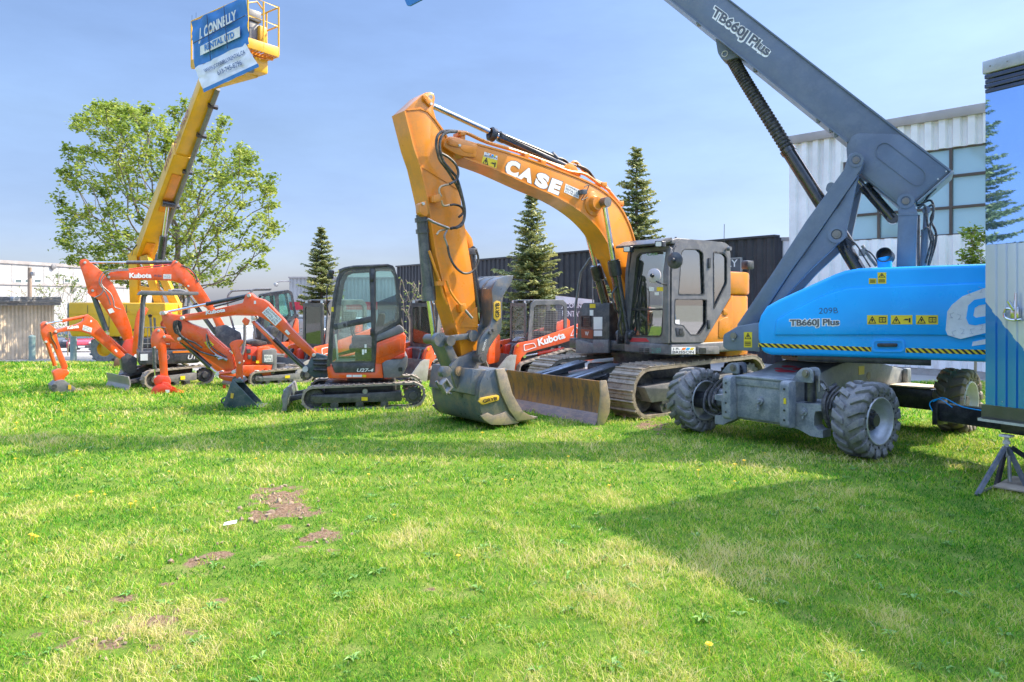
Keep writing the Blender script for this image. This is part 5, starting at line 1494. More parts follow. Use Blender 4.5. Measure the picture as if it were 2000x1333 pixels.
# ------------------------------------------------------------------ large amber excavator
paint('blade_rust', (0.15, 0.11, 0.09), 0.5, (0.42, 0.21, 0.06), 0.9, 5.0, lo=.36, metal=.35, bump=.2, stretch=(2.5, 2.5, .6))
paint('plate_steel', (0.22, 0.25, 0.30), 0.30, (0.10, 0.11, 0.13), .5, 6, metal=.6)
def big_excavator():
    E = Frame(1.75, 12.56, 38)
    r = thing('excavator', Frame(1.75, 12.56, 38), 'large amber excavator with grey cab, raised arched boom and dozer blade', 'excavator')
    O, B = 'amber_paint', 'black_paint'
    # undercarriage
    for s in (-1, 1):
        v0, v1 = (-1.30, -.74) if s < 0 else (.74, 1.30)
        crawler(r, E, -.86, 2.75, 0, .84, v0, v1, s, 'track_steel', frame_m='cab_grey', pitch=.155, steel=True, lug=.026, nroll=6)
    mb = MB(E); mb.box(.1, 1.9, -.73, .73, .30, .72, .05); mb.lathe((.95, 0, .7), (0, 0, 1), [(.62, 0), (.62, .16), (.66, .16), (.66, .27), (0, .27)], 36); part(r, 'undercarriage', MAT['cab_dark'], mb)
    # dozer blade
    zt = .66
    prof = [(-1.48, zt), (-1.52, zt), (-1.475, .50), (-1.455, .34), (-1.475, .18), (-1.56, .03), (-1.60, .0), (-1.565, .0), (-1.50, .06), (-1.425, .18), (-1.405, .34), (-1.43, .52)]
    mb = MB(E); mb.prism(prof, -1.23, 1.23, .004); bl = part(r, 'dozer_blade', MAT['blade_rust'], mb)
    mb = MB(E); mb.prism([(-1.567, .038), (-1.61, -.005), (-1.625, -.005), (-1.50, .155), (-1.484, .17)], -1.225, 1.225, .002); part(bl, 'cutting_edge', MAT['blade_edge'], mb)
    for s in (-1, 1):
        mb = MB(E); mb.prism([(-1.40, zt + .01), (-1.53, zt + .01), (-1.52, .45), (-1.59, .0), (-1.45, .0), (-1.34, .17), (-1.32, .34), (-1.36, .52)], s * 1.235, s * 1.265, .006); part(bl, 'end_plate', MAT['edge_steel'], mb)
    for v in (-.42, .36):
        mb = MB(E); a = (-1.40, v, .62); b = (-.35, v, .80); mb.beam(a, b, .26, .03, bev=.006); mb.beam((-1.40, v, .605), (-.35, v, .74), .12, .10)
        mb.beam((-1.42, v, .25), (-.2, v, .42), .16, .18, bev=.02)
        part(r, 'blade_arm', MAT['plate_steel'], mb)
    ram(r, E, (-.2, -.05, .55), (-1.40, -.05, .42), .06, .035, .6)
    hose(r, E, ((1165, 722, 0), (1150, 730, 0), (1160, 740, -.1), (1180, 735, -.1)), 1.6, 0)
    # upper deck
    z0 = E.p(1312, 695, -1.35)[1]; z1 = E.p(1312, 672, -1.35)[1]
    mb = MB(E); mb.prism([(-.02, z0), (2.1, z0), (2.1, z1 - .004), (-.02, z1 - .004)], -1.36, -.32, .035, 3); sk = part(r, 'deck_skirt', MAT['cab_grey'], mb)
    mb = MB(E); mb.box(.1, 2.2, -.31, 1.2, z0, z1 - .01, .02); part(r, 'deck', MAT['cab_dark'], mb)
    XF = Frame(1.75, 12.56, -52)          # looking at the front face: u' = -v, v' = u
    mb = MB(XF)
    for k in range(4):
        for x in (1248, 1259): mb.pprism(rect(x, 681 + k * 3.2, x + 8.5, 683 + k * 3.2), -.026, -.015)
    part(sk, 'vent_slots', MAT['black_paint'], mb)
    letter(r, XF, '2189', [(1273, 690), (1291, 690), (1291, 680), (1273, 680)], -.023, 'mark_green', -.012, .004)
    s_ = sticker(r, E, rect(1311.5, 678, 1358, 692), -1.36, 'sticker_white', name='owner_sticker')
    letter(s_, E, 'J.R.', [(1313, 684.4), (1328, 684.4), (1328, 679.6), (1313, 679.6)], -1.36, 'print_grey', .01)
    letter(s_, E, 'BRISSON', [(1313, 691), (1355, 691), (1355, 685.6), (1313, 685.6)], -1.36, 'print_grey', .02)
    for x, m_ in ((1331, 'safety_orange'), (1339, 'blue_paint'), (1347, 'sticker_yellow')):
        mb = MB(E); mb.pprism([(x, 683.8), (x + 6.5, 683.8), (x + 9.5, 679.6), (x + 3, 679.6)], -1.366, -1.361); part(s_, 'colour_bar', MAT[m_], mb)
    mb = MB(E); mb.pprism(rounded(rect(1362, 677, 1405, 692), 2), -1.372, -1.35, .004); part(sk, 'access_cover', MAT['cab_grey'], mb)
    mb = MB(E); mb.pprism(rounded(rect(1366, 680, 1379, 690), 2), -1.378, -1.37); part(sk, 'cover_latch', MAT['black_paint'], mb)
    # cab
    VC = -1.35
    side = [(1309, 671), (1310, 530), (1315, 486), (1320, 474), (1330, 468.5), (1350, 468), (1390, 471), (1416, 474.5), (1424, 480), (1427, 500), (1427, 580), (1392, 640), (1373, 671)]
    w1 = rounded([(1325, 577), (1331, 492), (1337, 486), (1366, 487), (1374, 494), (1377, 577)], 4)
    w2 = rounded([(1317, 633), (1318, 584), (1381, 584.5), (1381, 634), (1367, 655), (1349, 655), (1334, 636)], 3)
    w3 = rounded([(1393, 491), (1413, 493), (1420, 500), (1420, 555), (1394, 606)], 4)
    mb = MB(E); pplate(mb, side, [w1, w2, w3], VC, VC + .07); cab = part(r, 'cab', MAT['cab_grey'], mb)
    # matching far wall with the same openings
    q = E.pp(side, VC); hs = [E.pp(h, VC) for h in (w1, w2, w3)]
    mb = MB(E); plate(mb, q, hs, -.42, -.36); part(r, 'cab_side', MAT['cab_grey'], mb)
    mb = MB(E); mb.pprism(rect(1315, 480, 1427, 660), VC + .075, VC + .08) if False else None
    door = [(1311.5, 669), (1312.5, 531), (1317, 488), (1323, 477.5), (1333, 476), (1379, 475.5), (1387, 480), (1388, 560), (1386.5, 650), (1372, 669)]
    dw = [rounded([(a + (-1.5 if a < 1345 else 1.5), b_ + (-1.5 if b_ < 560 or (580 < b_ < 600) else 1.5)) for a, b_ in w], .5) if False else w for w in (w1, w2)]
    mb = MB(E); pplate(mb, rounded(door, 4), [w1, w2], VC - .022, VC - .004); dr = part(r, 'cab_door', MAT['cab_grey'], mb)
    for w_, nm in ((w1, 'upper'), (w2, 'lower')):
        mb = MB(E); mb.pprism(w_, VC + .012, VC + .02); part(r, 'door_pane', MAT['bright_glass'], mb)
        c_ = Vector((sum(a for a, _ in w_) / len(w_), sum(b_ for _, b_ in w_) / len(w_)))
        ins = [tuple(c_ + (Vector(p) - c_) * .955) for p in w_]
        mb = MB(E); mb.ring(E.pp(w_, VC - .024), E.pp(ins, VC - .024), VC - .026, VC - .0); part(dr, 'window_seal', MAT['hose_rubber'], mb)
    c_ = Vector((1406, 535)); ins = [tuple(c_ + (Vector(p) - c_) * .92) for p in w3]
    mb = MB(E); mb.ring(E.pp(w3, VC), E.pp(ins, VC), VC - .008, VC + .01); part(cab, 'window_seal', MAT['hose_rubber'], mb)
    mb = MB(E); mb.pprism(w3, VC + .02, VC + .028); part(r, 'quarter_pane', MAT['bright_glass'], mb)
    for h in hs:
        mb = MB(E); mb.prism(h, -.40, -.393); part(r, 'far_pane', MAT['green_glass'], mb)
    mb = MB(E); mb.pprism(rounded([(1320, 640), (1333, 638), (1338, 655), (1336, 657), (1322, 657)], 2), VC - .03, VC - .01, .004); dh = part(dr, 'door_handle', MAT['cab_dark'], mb)
    mb = MB(E); mb.pprism(rounded(rect(1327, 642, 1334, 654), 1.5), VC - .036, VC - .028); part(dr, 'handle_recess', MAT['black_paint'], mb)
    mb = MB(E); mb.pprism(rect(1384, 504, 1388.5, 524), VC - .04, VC - .02, .005); mb.pprism(rect(1383, 625, 1387.5, 643), VC - .04, VC - .02, .005); part(dr, 'hinge', MAT['black_paint'], mb)
    sticker(r, E, rect(1316, 625, 1327, 635), VC + .006, 'sticker_white', name='window_sticker')
    mb = MB(E); mb.pprism([(1309, 671.5), (1309, 530), (1315, 486), (1311, 484), (1305, 530), (1304, 671.5)], VC - .01, VC + .10, .015); part(r, 'corner_post', MAT['cab_grey'], mb)
    # cab front
    fr = [(1219.5, 671), (1221, 640), (1228, 540), (1234, 497), (1239, 487), (1306, 481), (1311, 486), (1306, 540), (1305, 671)]
    ws = rounded([(1229, 654), (1236, 575), (1243.5, 500), (1250, 494), (1300, 489), (1303, 492), (1298, 565), (1292.5, 655), (1288, 659), (1233, 658)], 3)
    mb = MB(XF); pplate(mb, fr, [ws], -.005, .05); part(r, 'cab_front', MAT['cab_grey'], mb)
    mb = MB(XF); mb.pprism(ws, .015, .022); part(r, 'windshield', MAT['bright_glass'], mb)
    c_ = Vector((1265, 575)); ins = [tuple(c_ + (Vector(p) - c_) * .965) for p in ws]
    mb = MB(XF); mb.ring(XF.pp(ws, -.008), XF.pp(ins, -.008), -.012, .02); part(r, 'windshield_seal', MAT['black_paint'], mb)
    mb = MB(XF); mb.pprism([(1232.5, 603), (1296, 602.5), (1296, 606.5), (1232, 607)], -.006, .012); part(r, 'windshield_bar', MAT['black_paint'], mb)
    letter(r, XF, 'CASE', [(1264, 500), (1285, 498.5), (1285, 492.5), (1264, 494)], .012, 'green_print', .02)
    for q_, m_ in ((rect(1268, 561, 1278, 569), 'sticker_white'), (rect(1283, 561, 1296, 569), 'sticker_yellow'), (rect(1279, 571, 1287, 577), 'sticker_white')):
        sticker(r, XF, q_, .012, m_, name='window_sticker')
    mb = MB(XF); mb.pprism([(1221, 668), (1222, 652), (1228, 660), (1262, 661), (1268, 668)], -.010, -.003); part(r, 'front_trim', MAT['red_mark'], mb)
    mb = MB(XF); mb.pprism([(1222, 667), (1222, 650), (1227, 658), (1230, 667)], -.014, -.009); part(r, 'front_trim', MAT['amber_paint'], mb)
    # roof, rain visor, lamps
    zr = E.p(1350, 472, VC)[1]
    mb = MB(E); mb.prism(rounded([(.02, zr - .06), (1.54, zr - .10), (1.54, zr - .02), (1.40, zr + .035), (.15, zr + .04), (.02, zr)], .03), VC + .012, -.37, .03, 3); part(r, 'cab_roof', MAT['cab_grey'], mb)
    mb = MB(E); mb.prism([(.05, zr - .02), (-.30, zr - .10), (-.31, zr - .065), (-.12, zr + .02), (.05, zr + .045)], VC + .03, -.40, .008); part(r, 'rain_visor', MAT['cab_dark'], mb)
    mb = MB(E)
    mb.cyl((.35, VC + .2, zr + .03), (.35, VC + .2, zr + .08), .02); mb.cyl((.95, VC + .3, zr + .03), (.95, VC + .3, zr + .07), .04); part(r, 'roof_fitting', MAT['cab_grey'], mb)
    mb = MB(E); u, z = E.p(1414, 474, -.8); mb.tube([(u, -.8, z - .05), (u + .01, -.8, E.p(1412, 438, -.8)[1])], .006, 5); part(r, 'antenna', MAT['black_paint'], mb)
    mb = MB(E); mb.lathe((1.47, VC - .01, E.p(1411, 486, VC)[1]), (0, -1, 0), [(0, .08), (.035, .08), (.04, .02), (.02, 0)], 12); part(r, 'side_lamp', MAT['cab_grey'], mb)
    for px, py in ((1224, 487), (1286, 477)):
        mb = MB(XF); mb.pprism(rounded(rect(px - 7, py - 6, px + 7, py + 6), 2), -.40, -.30, .01); la = part(r, 'work_lamp', MAT['black_paint'], mb)
        mb = MB(XF); mb.pprism(rounded(rect(px - 5.5, py - 4.5, px + 5.5, py + 4.5), 2), -.404, -.398); part(la, 'lens', MAT['lamp_lens'], mb)
    # rear wall of the cab and interior
    q = E.pp([(1309, 671), (1309, 478)], VC); zb = q[0][1]
    mb = MB(E); mb.box(1.50, 1.55, VC + .08, -.44, zb, zb + .75); part(r, 'cab_rear', MAT['cab_dark'], mb)
    mb = MB(E); mb.box(1.5, 1.54, VC + .08, VC + .14, zb + .76, zr - .1); mb.box(1.5, 1.54, -.50, -.44, zb + .76, zr - .1); part(r, 'rear_post', MAT['cab_dark'], mb)
    mb = MB(E); mb.box(.06, 1.49, VC + .08, -.44, zb - .0, zb + .03); part(r, 'cab_floor', MAT['interior_grey'], mb)
    vc = -.88
    mb = MB(E); mb.prism(rounded([(.62, zb + .35), (1.15, zb + .38), (1.15, zb + .52), (.60, zb + .50)], .04), vc - .26, vc + .26, .04); mb.prism(rounded([(1.10, zb + .45), (1.28, zb + .48), (1.38, zb + 1.15), (1.26, zb + 1.18)], .05), vc - .24, vc + .24, .04); mb.prism(rounded([(1.30, zb + 1.18), (1.36, zb + 1.17), (1.42, zb + 1.40), (1.34, zb + 1.42)], .03), vc - .13, vc + .13, .03); mb.box(.7, 1.1, vc - .2, vc + .2, zb + .04, zb + .34, .03); part(r, 'operator_seat', MAT['seat_blue'], mb)
    for s in (-1, 1):
        mb = MB(E); mb.prism(rounded([(.55, zb + .05), (1.05, zb + .05), (1.05, zb + .62), (.45, zb + .66), (.42, zb + .56)], .04), vc + s * .30, vc + s * .40, .02); mb.tube([(.50, vc + s * .35, zb + .66), (.46, vc + s * .35, zb + .88)], .018); part(r, 'control_console', MAT['interior_grey'], mb)
        mb = MB(E); mb.tube([(.3, vc + s * .1, zb + .05), (.22, vc + s * .1, zb + .6)], .012); part(r, 'travel_lever', MAT['black_paint'], mb)
    mb = MB(E); mb.box(.2, .26, vc + .28, vc + .40, zb + .75, zb + .98, .01); part(r, 'monitor', MAT['black_paint'], mb)
    # mirrors
    for px, py, rp, yaw, pts in ((1318, 509, 16.5, .05, ((1314, 488), (1312, 496), (1318, 508))), (1277, 539, 14.5, .3, ((1303, 557), (1290, 554), (1282, 550), (1282, 541)))):
        mb = MB(XF); u, z = XF.p(px, py, -.38); s = XF.scale(px, -.38); d = Vector((.2, -1, .05))
        mb.lathe((u, -.38, z), d, [(0, .06), (rp * s * .2, .055), (rp * s * .25, .03), (rp * s * .8, .02), (rp * s, 0), (rp * s * 1.0, -.02), (rp * s * .95, -.03)], 24); mi = part(r, 'mirror', MAT['cab_dark' if px > 1300 else 'mirror_back'], mb)
        mb = MB(XF); mb.lathe((u, -.38, z), -d, [(rp * s * .94, .03), (0, .035)], 24); part(mi, 'mirror_glass', MAT['chrome'], mb)
        mb = MB(XF); mb.lathe((u, -.38, z), d, [(0, .085), (rp * s * .22, .08), (rp * s * .3, .05)], 12); part(mi, 'mirror_mount', MAT['black_paint'], mb)
        mb = MB(XF); mb.ptube([(a, b_, -.38 + (.33 if i == 0 else 0)) for i, (a, b_) in enumerate(pts)], 1.6, -.38, 6); part(mi, 'mirror_arm', MAT['black_paint'], mb)
    # amber engine cover and counterweight
    mb = MB(E); mb.pprism([(1374, 671), (1391, 642), (1428, 582), (1432, 577), (1432, 671)], VC + .004, VC + .06, .012); cv = part(r, 'engine_cover', MAT[O], mb)
    mb = MB(E); mb.pprism(rounded([(1405, 626), (1424, 618), (1425, 660), (1404, 661)], 4), VC - .008, VC + .01, .008); part(cv, 'hatch', MAT[O], mb)
    mb = MB(E); mb.pprism(rounded(rect(1413, 604, 1422, 616), 3), VC - .012, VC + .01, .006); part(cv, 'latch', MAT['amber_paint'], mb)
    zc0 = E.p(1432, 697, -1.25)[1]; zc1 = E.p(1432, 531, -1.25)[1]; zm = E.p(1432, 576, -1.25)[1]
    def cw(u0, u1, w_):
        o = []
        o += [(u0, -w_)]
        for k in range(9):
            a = -math.pi / 2 + math.pi / 2 * k / 8; o.append((u1 - .55 + .55 * math.cos(a), -w_ + .55 + .55 * math.sin(a)))
        return o + [(a, -b_) for a, b_ in reversed(o)]
    for a_, b_, ww, du in ((zc0, zm - .005, 1.26, 0), (zm, zc1, 1.28, .02)):
        L = cw(1.60, 2.62 + du, ww); n = len(L)
        mb = MB(E); mb.loft([[(x, y, a_) for x, y in L], [(x, y, b_) for x, y in L]], .04); part(r, 'counterweight', MAT[O], mb)
    mb = MB(E); mb.box(.95, 1.59, -.30, 1.22, z1, z1 + .5, .05); part(r, 'engine_hood', MAT['cab_dark'], mb)
    mb = MB(E); mb.prism(rounded([(1.61, zc1 - .4), (2.3, zc1 - .15), (2.2, zc1 + .05), (1.63, zc1 - .02)], .05), -.2, 1.0, .03); part(r, 'hood_top', MAT[O], mb)
    mb = MB(E); u, z = E.p(1462, 520, -1.1); mb.box(u - .1, u + .12, -1.15, -1.0, z - .06, z + .1, .03); mb.tube([(u, -1.1, z - .25), (u, -1.1, z)], .02); part(r, 'rear_lamp', MAT['cab_dark'], mb)
    # tool box on the far side, steps and rails
    q0, q1 = XF.p(1124, 690, .2), XF.p(1190, 590, .2)
    mb = MB(XF); mb.pprism(rounded([(1126, 690), (1126, 668), (1130, 612), (1138, 592), (1190, 592), (1190, 690)], [2, 4, 4, 4, 0, 0]), .12, 1.1, .02); bx = part(r, 'side_box', MAT['cab_dark'], mb)
    mb = MB(XF)
    for k in range(4): mb.pprism(rect(1138, 622 + k * 3.4, 1150, 624 + k * 3.4), .10, .118)
    mb.ring(XF.pp(rect(1134, 617, 1153, 639), .1), XF.pp(rect(1136, 619, 1151, 637), .1), .10, .125); part(bx, 'louvre', MAT['black_paint'], mb)
    sticker(bx, XF, rect(1159.5, 619.5, 1176.5, 644), .115, 'sticker_white', name='notice_label'); sticker(bx, XF, rect(1160, 646, 1176, 657), .115, 'sticker_white', name='notice_label'); sticker(bx, XF, rect(1152, 606, 1159, 617), .115, 'sticker_white', name='notice_label'); sticker(bx, XF, rect(1152, 594, 1163, 602), .115, 'sticker_yellow', name='warning_label')
    sticker(bx, XF, [(1136, 660), (1158, 662), (1158, 645), (1135, 643)], .115, 'rust_red', name='emblem_label'); letter(bx, XF, 'W', [(1143, 656), (1150, 656), (1150, 648), (1143, 648)], .113, 'sticker_white', .01)
    mb = MB(XF); mb.pprism([(1124, 690), (1158, 690), (1158, 672), (1130, 664), (1124, 664)], .05, .11, .01); mb.pprism(rect(1158, 664, 1188, 690), .04, .1, .01); part(r, 'step_guard', MAT['cab_grey'], mb)
    mb = MB(XF); mb.ptube([(1123, 660, .15), (1124, 600, .15), (1134, 533, .15), (1152, 506, .2), (1158, 502, .2)], 2.6, .15, 8); part(r, 'grab_rail', MAT['steel_grey'], mb)
    mb = MB(XF); mb.ptube([(1166, 500, .5), (1168, 495, .5), (1178, 495, .5), (1181, 502, .5), (1181, 542, .5), (1187, 546, .5), (1206, 546, .5)], 1.5, .5, 7); mb.ptube([(1158, 625, .5), (1157, 505, .5)], 1.2, .5, 6); part(r, 'hand_rail', MAT['steel_grey'], mb)
    # boom
    bp = [(867, 281), (868, 274), (876, 267.5), (890, 268), (933, 280), (1010, 302), (1095, 332), (1150, 354), (1185, 375), (1212, 402), (1232, 440), (1244, 480), (1254, 530), (1262, 600), (1260, 655), (1238, 655), (1234, 600), (1222, 560), (1203, 510), (1186, 474), (1166, 444), (1135, 415), (1092, 388), (1035, 363), (972, 334), (935, 320), (905, 309), (886, 300), (871, 290)]
    VB = -.20
    mb = MB(E); mb.prism(E.pp(smooth2(bp[:13], 3) + bp[13:15] + smooth2(bp[15:], 3), VB), VB, .20, .012); bo = part(r, 'boom', MAT[O], mb)
    mb = MB(E); top = smooth2([(933, 280), (1010, 302), (1095, 332), (1150, 354), (1185, 375), (1212, 402), (1232, 440), (1244, 480)], 3); mb.pprism(top + [(a - 1.5, b_ + 3) for a, b_ in reversed(top)], VB - .012, .212); part(bo, 'top_flange', MAT[O], mb)
    mb = MB(E); lo = smooth2([(905, 309), (935, 320), (972, 334), (1035, 363), (1092, 388), (1135, 415), (1166, 444), (1186, 474), (1199, 505)], 3); mb.pprism(lo + [(a + 1, b_ - 3) for a, b_ in reversed(lo)], VB - .012, .212); part(bo, 'bottom_flange', MAT[O], mb)
    for q in ([(867, 287), (868, 276), (876, 268), (890, 269), (908, 276), (934, 284), (930, 308), (905, 306), (886, 299)],):
        mb = MB(E); mb.pprism(rounded(q, 4), VB - .035, VB + .002, .008); part(bo, 'boom_nose', MAT[O], mb)
    mb = MB(E); mb.pprism(rounded([(905, 283), (927, 287), (926, 300), (908, 298), (898, 290)], 3), VB - .040, VB - .03, .003); part(bo, 'boom_recess', MAT['amber_dark'], mb)
    pl = rounded([(873, 281), (877, 272), (886, 272), (902, 281), (902, 287), (896, 288), (880, 285)], 3)
    mb = MB(E); mb.pprism(pl, VB - .055, VB - .03, .006); part(bo, 'keeper_plate', MAT[O], mb)
    pins(r, E, [(880, 277, 5.5)], VB - .07, .26, O); mb = MB(E); mb.pin(898.5, 284, VB - .075, VB - .05, 3, 6); part(r, 'bolt', MAT['cast_white'], mb)
    # stick
    VS = -.165
    sp = [(789.5, 217), (823, 186), (832, 181), (841, 180), (848, 184), (850, 192), (846, 212), (852, 232), (866, 252), (880, 275), (889, 305), (896, 360), (903, 410), (908, 442), (915, 485), (923, 535), (931, 612), (934, 655), (931, 684), (916, 700), (902, 699), (896, 659), (879, 604), (864, 549), (852, 500), (844, 450), (836, 395), (820, 325), (808, 290)]
    mb = MB(E); mb.pprism(sp, VS, -VS, .010); st = part(r, 'stick', MAT[O], mb)
    mb = MB(E); ed = [(789.5, 217), (808, 290), (820, 325), (836, 395), (844, 450), (852, 500), (864, 549), (879, 604), (896, 659)]; mb.pprism(ed + [(a + 3, b_) for a, b_ in reversed(ed)], VS - .014, -VS + .014); part(st, 'edge_flange', MAT[O], mb)
    mb = MB(E); ed = [(845, 214), (852, 233), (866, 253), (880, 276), (889, 306)]; mb.pprism([(791, 216), (800, 213), (822, 211), (836, 216), (848, 228)] + ed[1:] + [(a - 3, b_ + 1) for a, b_ in reversed(ed[1:])] + [(846, 231), (835, 219), (821, 214), (800, 216)], VS - .012, VS + .002); part(st, 'head_rib', MAT[O], mb)
    mb = MB(E); mb.pprism([(820, 325), (824, 323), (893, 366), (894, 370)], VS - .010, VS + .002); part(st, 'side_rib', MAT[O], mb)
    mb = MB(E); mb.pprism(rounded([(826, 186), (832, 184), (846, 200), (845, 206), (840, 208), (827, 194)], 2), VS - .03, VS + .001, .005); part(st, 'keeper_plate', MAT[O], mb)
    pins(r, E, [(832, 192, 5)], VS - .045, .2, O); mb = MB(E); mb.pin(843, 203, VS - .045, VS - .02, 3.2, 6); part(r, 'bolt', MAT['cast_white'], mb)
    mb = MB(E); mb.pin(841.5, 190, VS - .012, -VS, 4.6, 16); part(st, 'lifting_hole', MAT['chassis_paint'], mb)
    # plate for the bucket cylinder foot
    for a_, b_ in ((VS - .10, VS + .02), (-VS - .02, -VS + .1)): mb = MB(E); mb.pprism(rounded([(820, 398), (833, 392), (836, 420), (832, 424), (821, 418)], 4), a_, b_, .01); part(st, 'cylinder_lug', MAT[O], mb)
    mb = MB(E); mb.pin(827.5, 398, VS - .12, VS - .08, 3.2, 6); part(r, 'bolt', MAT['cast_white'], mb)
    # arm cylinder above the boom
    a, b_ = E.p(1100, 345, 0), E.p(843, 203, 0)
    o = ram(r, E, (*[E.p(1112, 330, 0)[0]], 0, E.p(1112, 330, 0)[1]), (E.p(836, 203, 0)[0], 0, E.p(836, 203, 0)[1]), .075, .043, .535, bm='black_gloss')
    mb = MB(E); q = [MB(E).pt(x, y, -.02) for x, y in ((963, 262), (968, 275))]; mb.lathe(MB(E).pt(968, 266, 0), (Vector(MB(E).pt(1112, 330, 0)) - Vector(MB(E).pt(846, 207, 0))).normalized(), [(.085, -.12), (.11, -.10), (.11, -.03), (.085, -.02)], 14)
    for k in range(10): pass
    part(o, 'gland', MAT['black_paint'], mb)
    mb = MB(E); mb.ptube([(972, 258), (1000, 270), (1060, 295), (1085, 306)], 2, -.06, 8); mb.ptube([(1078, 300), (1088, 310)], 5, -.04, 8); part(o, 'oil_pipe', MAT['cylinder_grey'], mb)
    hose(r, E, ((1085, 309), (1096, 310), (1107, 316), (1113, 327)), 2.2, -.05); hose(r, E, ((1090, 313), (1100, 316), (1130, 326), (1150, 338), (1163, 355)), 2.2, -.02); hose(r, E, ((1128, 323), (1146, 331), (1158, 345), (1164, 356)), 2.2, -.1)
    mb = MB(E); mb.pprism(rounded([(1098, 334), (1105, 322), (1114, 319), (1126, 326), (1136, 346)], 4), -.12, .12, .01); part(bo, 'cylinder_lug', MAT[O], mb)
    pins(r, E, [(1112, 331, 4.5)], -.15, .15, O); mb = MB(E); mb.pin(1124, 337, -.16, -.11, 2.8, 6); part(r, 'bolt', MAT['cast_white'], mb)
    # pipes over the boom
    for k, dv in enumerate((-.15, -.09)):
        mb = MB(E); mb.tube(crom([MB(E).pt(x, y, dv) for x, y in ((893, 258), (904, 259), (915, 262), (950, 278), (1010, 296), (1060, 314), (1108, 334 - 4 * k), (1140, 340), (1165, 356), (1190, 372))], 4), .028, 8); part(r, 'boom_pipe', MAT[O], mb)
    mb = MB(E); mb.tube(crom([MB(E).pt(x, y, .05) for x, y in ((1110, 330), (1120, 317), (1130, 322), (1150, 345), (1180, 362), (1190, 374), (1205, 392), (1216, 402))], 4), .028, 8); part(r, 'boom_pipe', MAT[O], mb)
    for px, py in ((905, 261), (1030, 304), (1062, 317), (1181, 360), (1214, 397)):
        mb = MB(E); mb.pprism(rect(px - 5, py - 4, px + 5, py + 4), -.19, .02, .008); part(r, 'pipe_clamp', MAT[O], mb)
    mb = MB(E); mb.pprism(rect(901, 263, 909, 276), -.17, -.05, .006); part(bo, 'pipe_bracket', MAT[O], mb)
    # hose loops beside the stick head
    for k, pts in enumerate((((893, 257), (872, 256), (857, 262), (852, 280), (858, 310), (872, 330), (888, 355), (900, 380), (907, 410), (906, 430), (896, 442), (880, 447)),
                             ((890, 258), (874, 259), (862, 268), (859, 290), (866, 315), (882, 335), (893, 350), (903, 385), (908, 415), (903, 438), (890, 446)),
                             ((862, 300), (876, 308), (890, 322), (895, 338), (891, 352), (878, 360)))):
        hose(r, E, pts, 2.8 if k < 2 else 2.6, -.36 - .05 * k)
    hose(r, E, ((896, 425), (905, 415), (900, 404), (888, 400), (880, 401)), 2.4, -.30)
    def pipe(pts, v, m_='pipe_tan', rp=2.2): mb = MB(E); mb.tube(crom([MB(E).pt(x, y, v) for x, y in pts], 4), rp * E.scale(870, v), 8); return part(r, 'hydraulic_pipe', MAT[m_], mb)
    pipe(((880, 360), (866, 363), (859, 367), (858, 376), (862, 384)), -.28); pipe(((862, 392), (866, 402), (878, 401)), -.28); pipe(((835, 428), (848, 435), (868, 443), (876, 446)), -.3, 'steel', 2.8); pipe(((890, 446), (878, 447), (868, 449), (858, 452), (853, 459)), -.27)
    pipe(((873, 450), (868, 462), (872, 475), (876, 490), (878, 500)), -.30, 'steel', 2.0); pipe(((892, 258), (885, 256), (876, 257)), -.33, 'steel', 3)
    mb = MB(E); mb.pprism(rounded([(847, 382), (858, 379), (866, 385), (862, 394), (848, 396)], 2), -.29, VS, .01); part(st, 'valve_block', MAT[O], mb)
    hose(r, E, ((874, 480), (878, 500), (888, 520), (903, 533), (918, 533), (930, 522), (934, 505), (930, 488)), 2.4, -.30)
    pipe(((838, 490), (848, 520), (858, 548), (866, 580), (874, 596)), -.19, O, 2.6); pipe(((872, 548), (880, 570), (892, 588), (905, 602), (914, 612)), -.25, O, 2.4); pipe(((908, 606), (922, 622)), -.27, 'steel', 3)
    mb = MB(E); mb.pprism(rounded([(900, 595), (910, 593), (912, 608), (902, 610)], 1), -.28, VS, .005); mb.pprism(rect(855, 550, 868, 558), -.23, VS); part(st, 'pipe_bracket', MAT[O], mb)
    mb = MB(E); mb.pprism([(898, 640), (905, 625), (932, 600), (934, 640)], VS - .01, VS + .005); part(st, 'gusset', MAT[O], mb); mb = MB(E); mb.pprism([(904, 440), (922, 466), (925, 480), (917, 486)], -.08, .08, .006); part(st, 'gusset', MAT[O], mb)
    # bucket cylinder, left of the stick
    mb = MB(E); mb.tube([MB(E).pt(824, 420, 0), MB(E).pt(836, 560, 0), MB(E).pt(836, 560, 0), MB(E).pt(838, 588, 0)], [.088, .088, .105, .105], 16); o = part(r, 'hydraulic_cylinder', MAT['cylinder_grey'], mb)
    mb = MB(E); mb.tube([MB(E).pt(838, 588, 0), MB(E).pt(848, 662, 0)], .040, 12); part(o, 'rod', MAT['chrome'], mb)
    mb = MB(E)
    for y in (430, 452): mb.lathe(MB(E).pt(825 + (y - 430) * .09, y, 0), (Vector(MB(E).pt(836, 560, 0)) - Vector(MB(E).pt(824, 420, 0))).normalized(), [(.089, -.03), (.11, -.03), (.11, .03), (.089, .03)], 14)
    mb.ptube([(833, 425), (836, 500), (844, 545), (847, 570)], 3, -.08); part(o, 'clamp', MAT['cylinder_grey'], mb)
    # thumb cylinder on the right side of the stick
    ram(r, E, MB(E).pt(919, 490, -.0), MB(E).pt(938, 640, -.0), .07, .04, .8, bm='black_gloss')
    mb = MB(E); mb.pprism(rect(915, 485, 933, 498), -.1, .1, .01); part(r, 'cylinder_end', MAT['cab_dark'], mb)
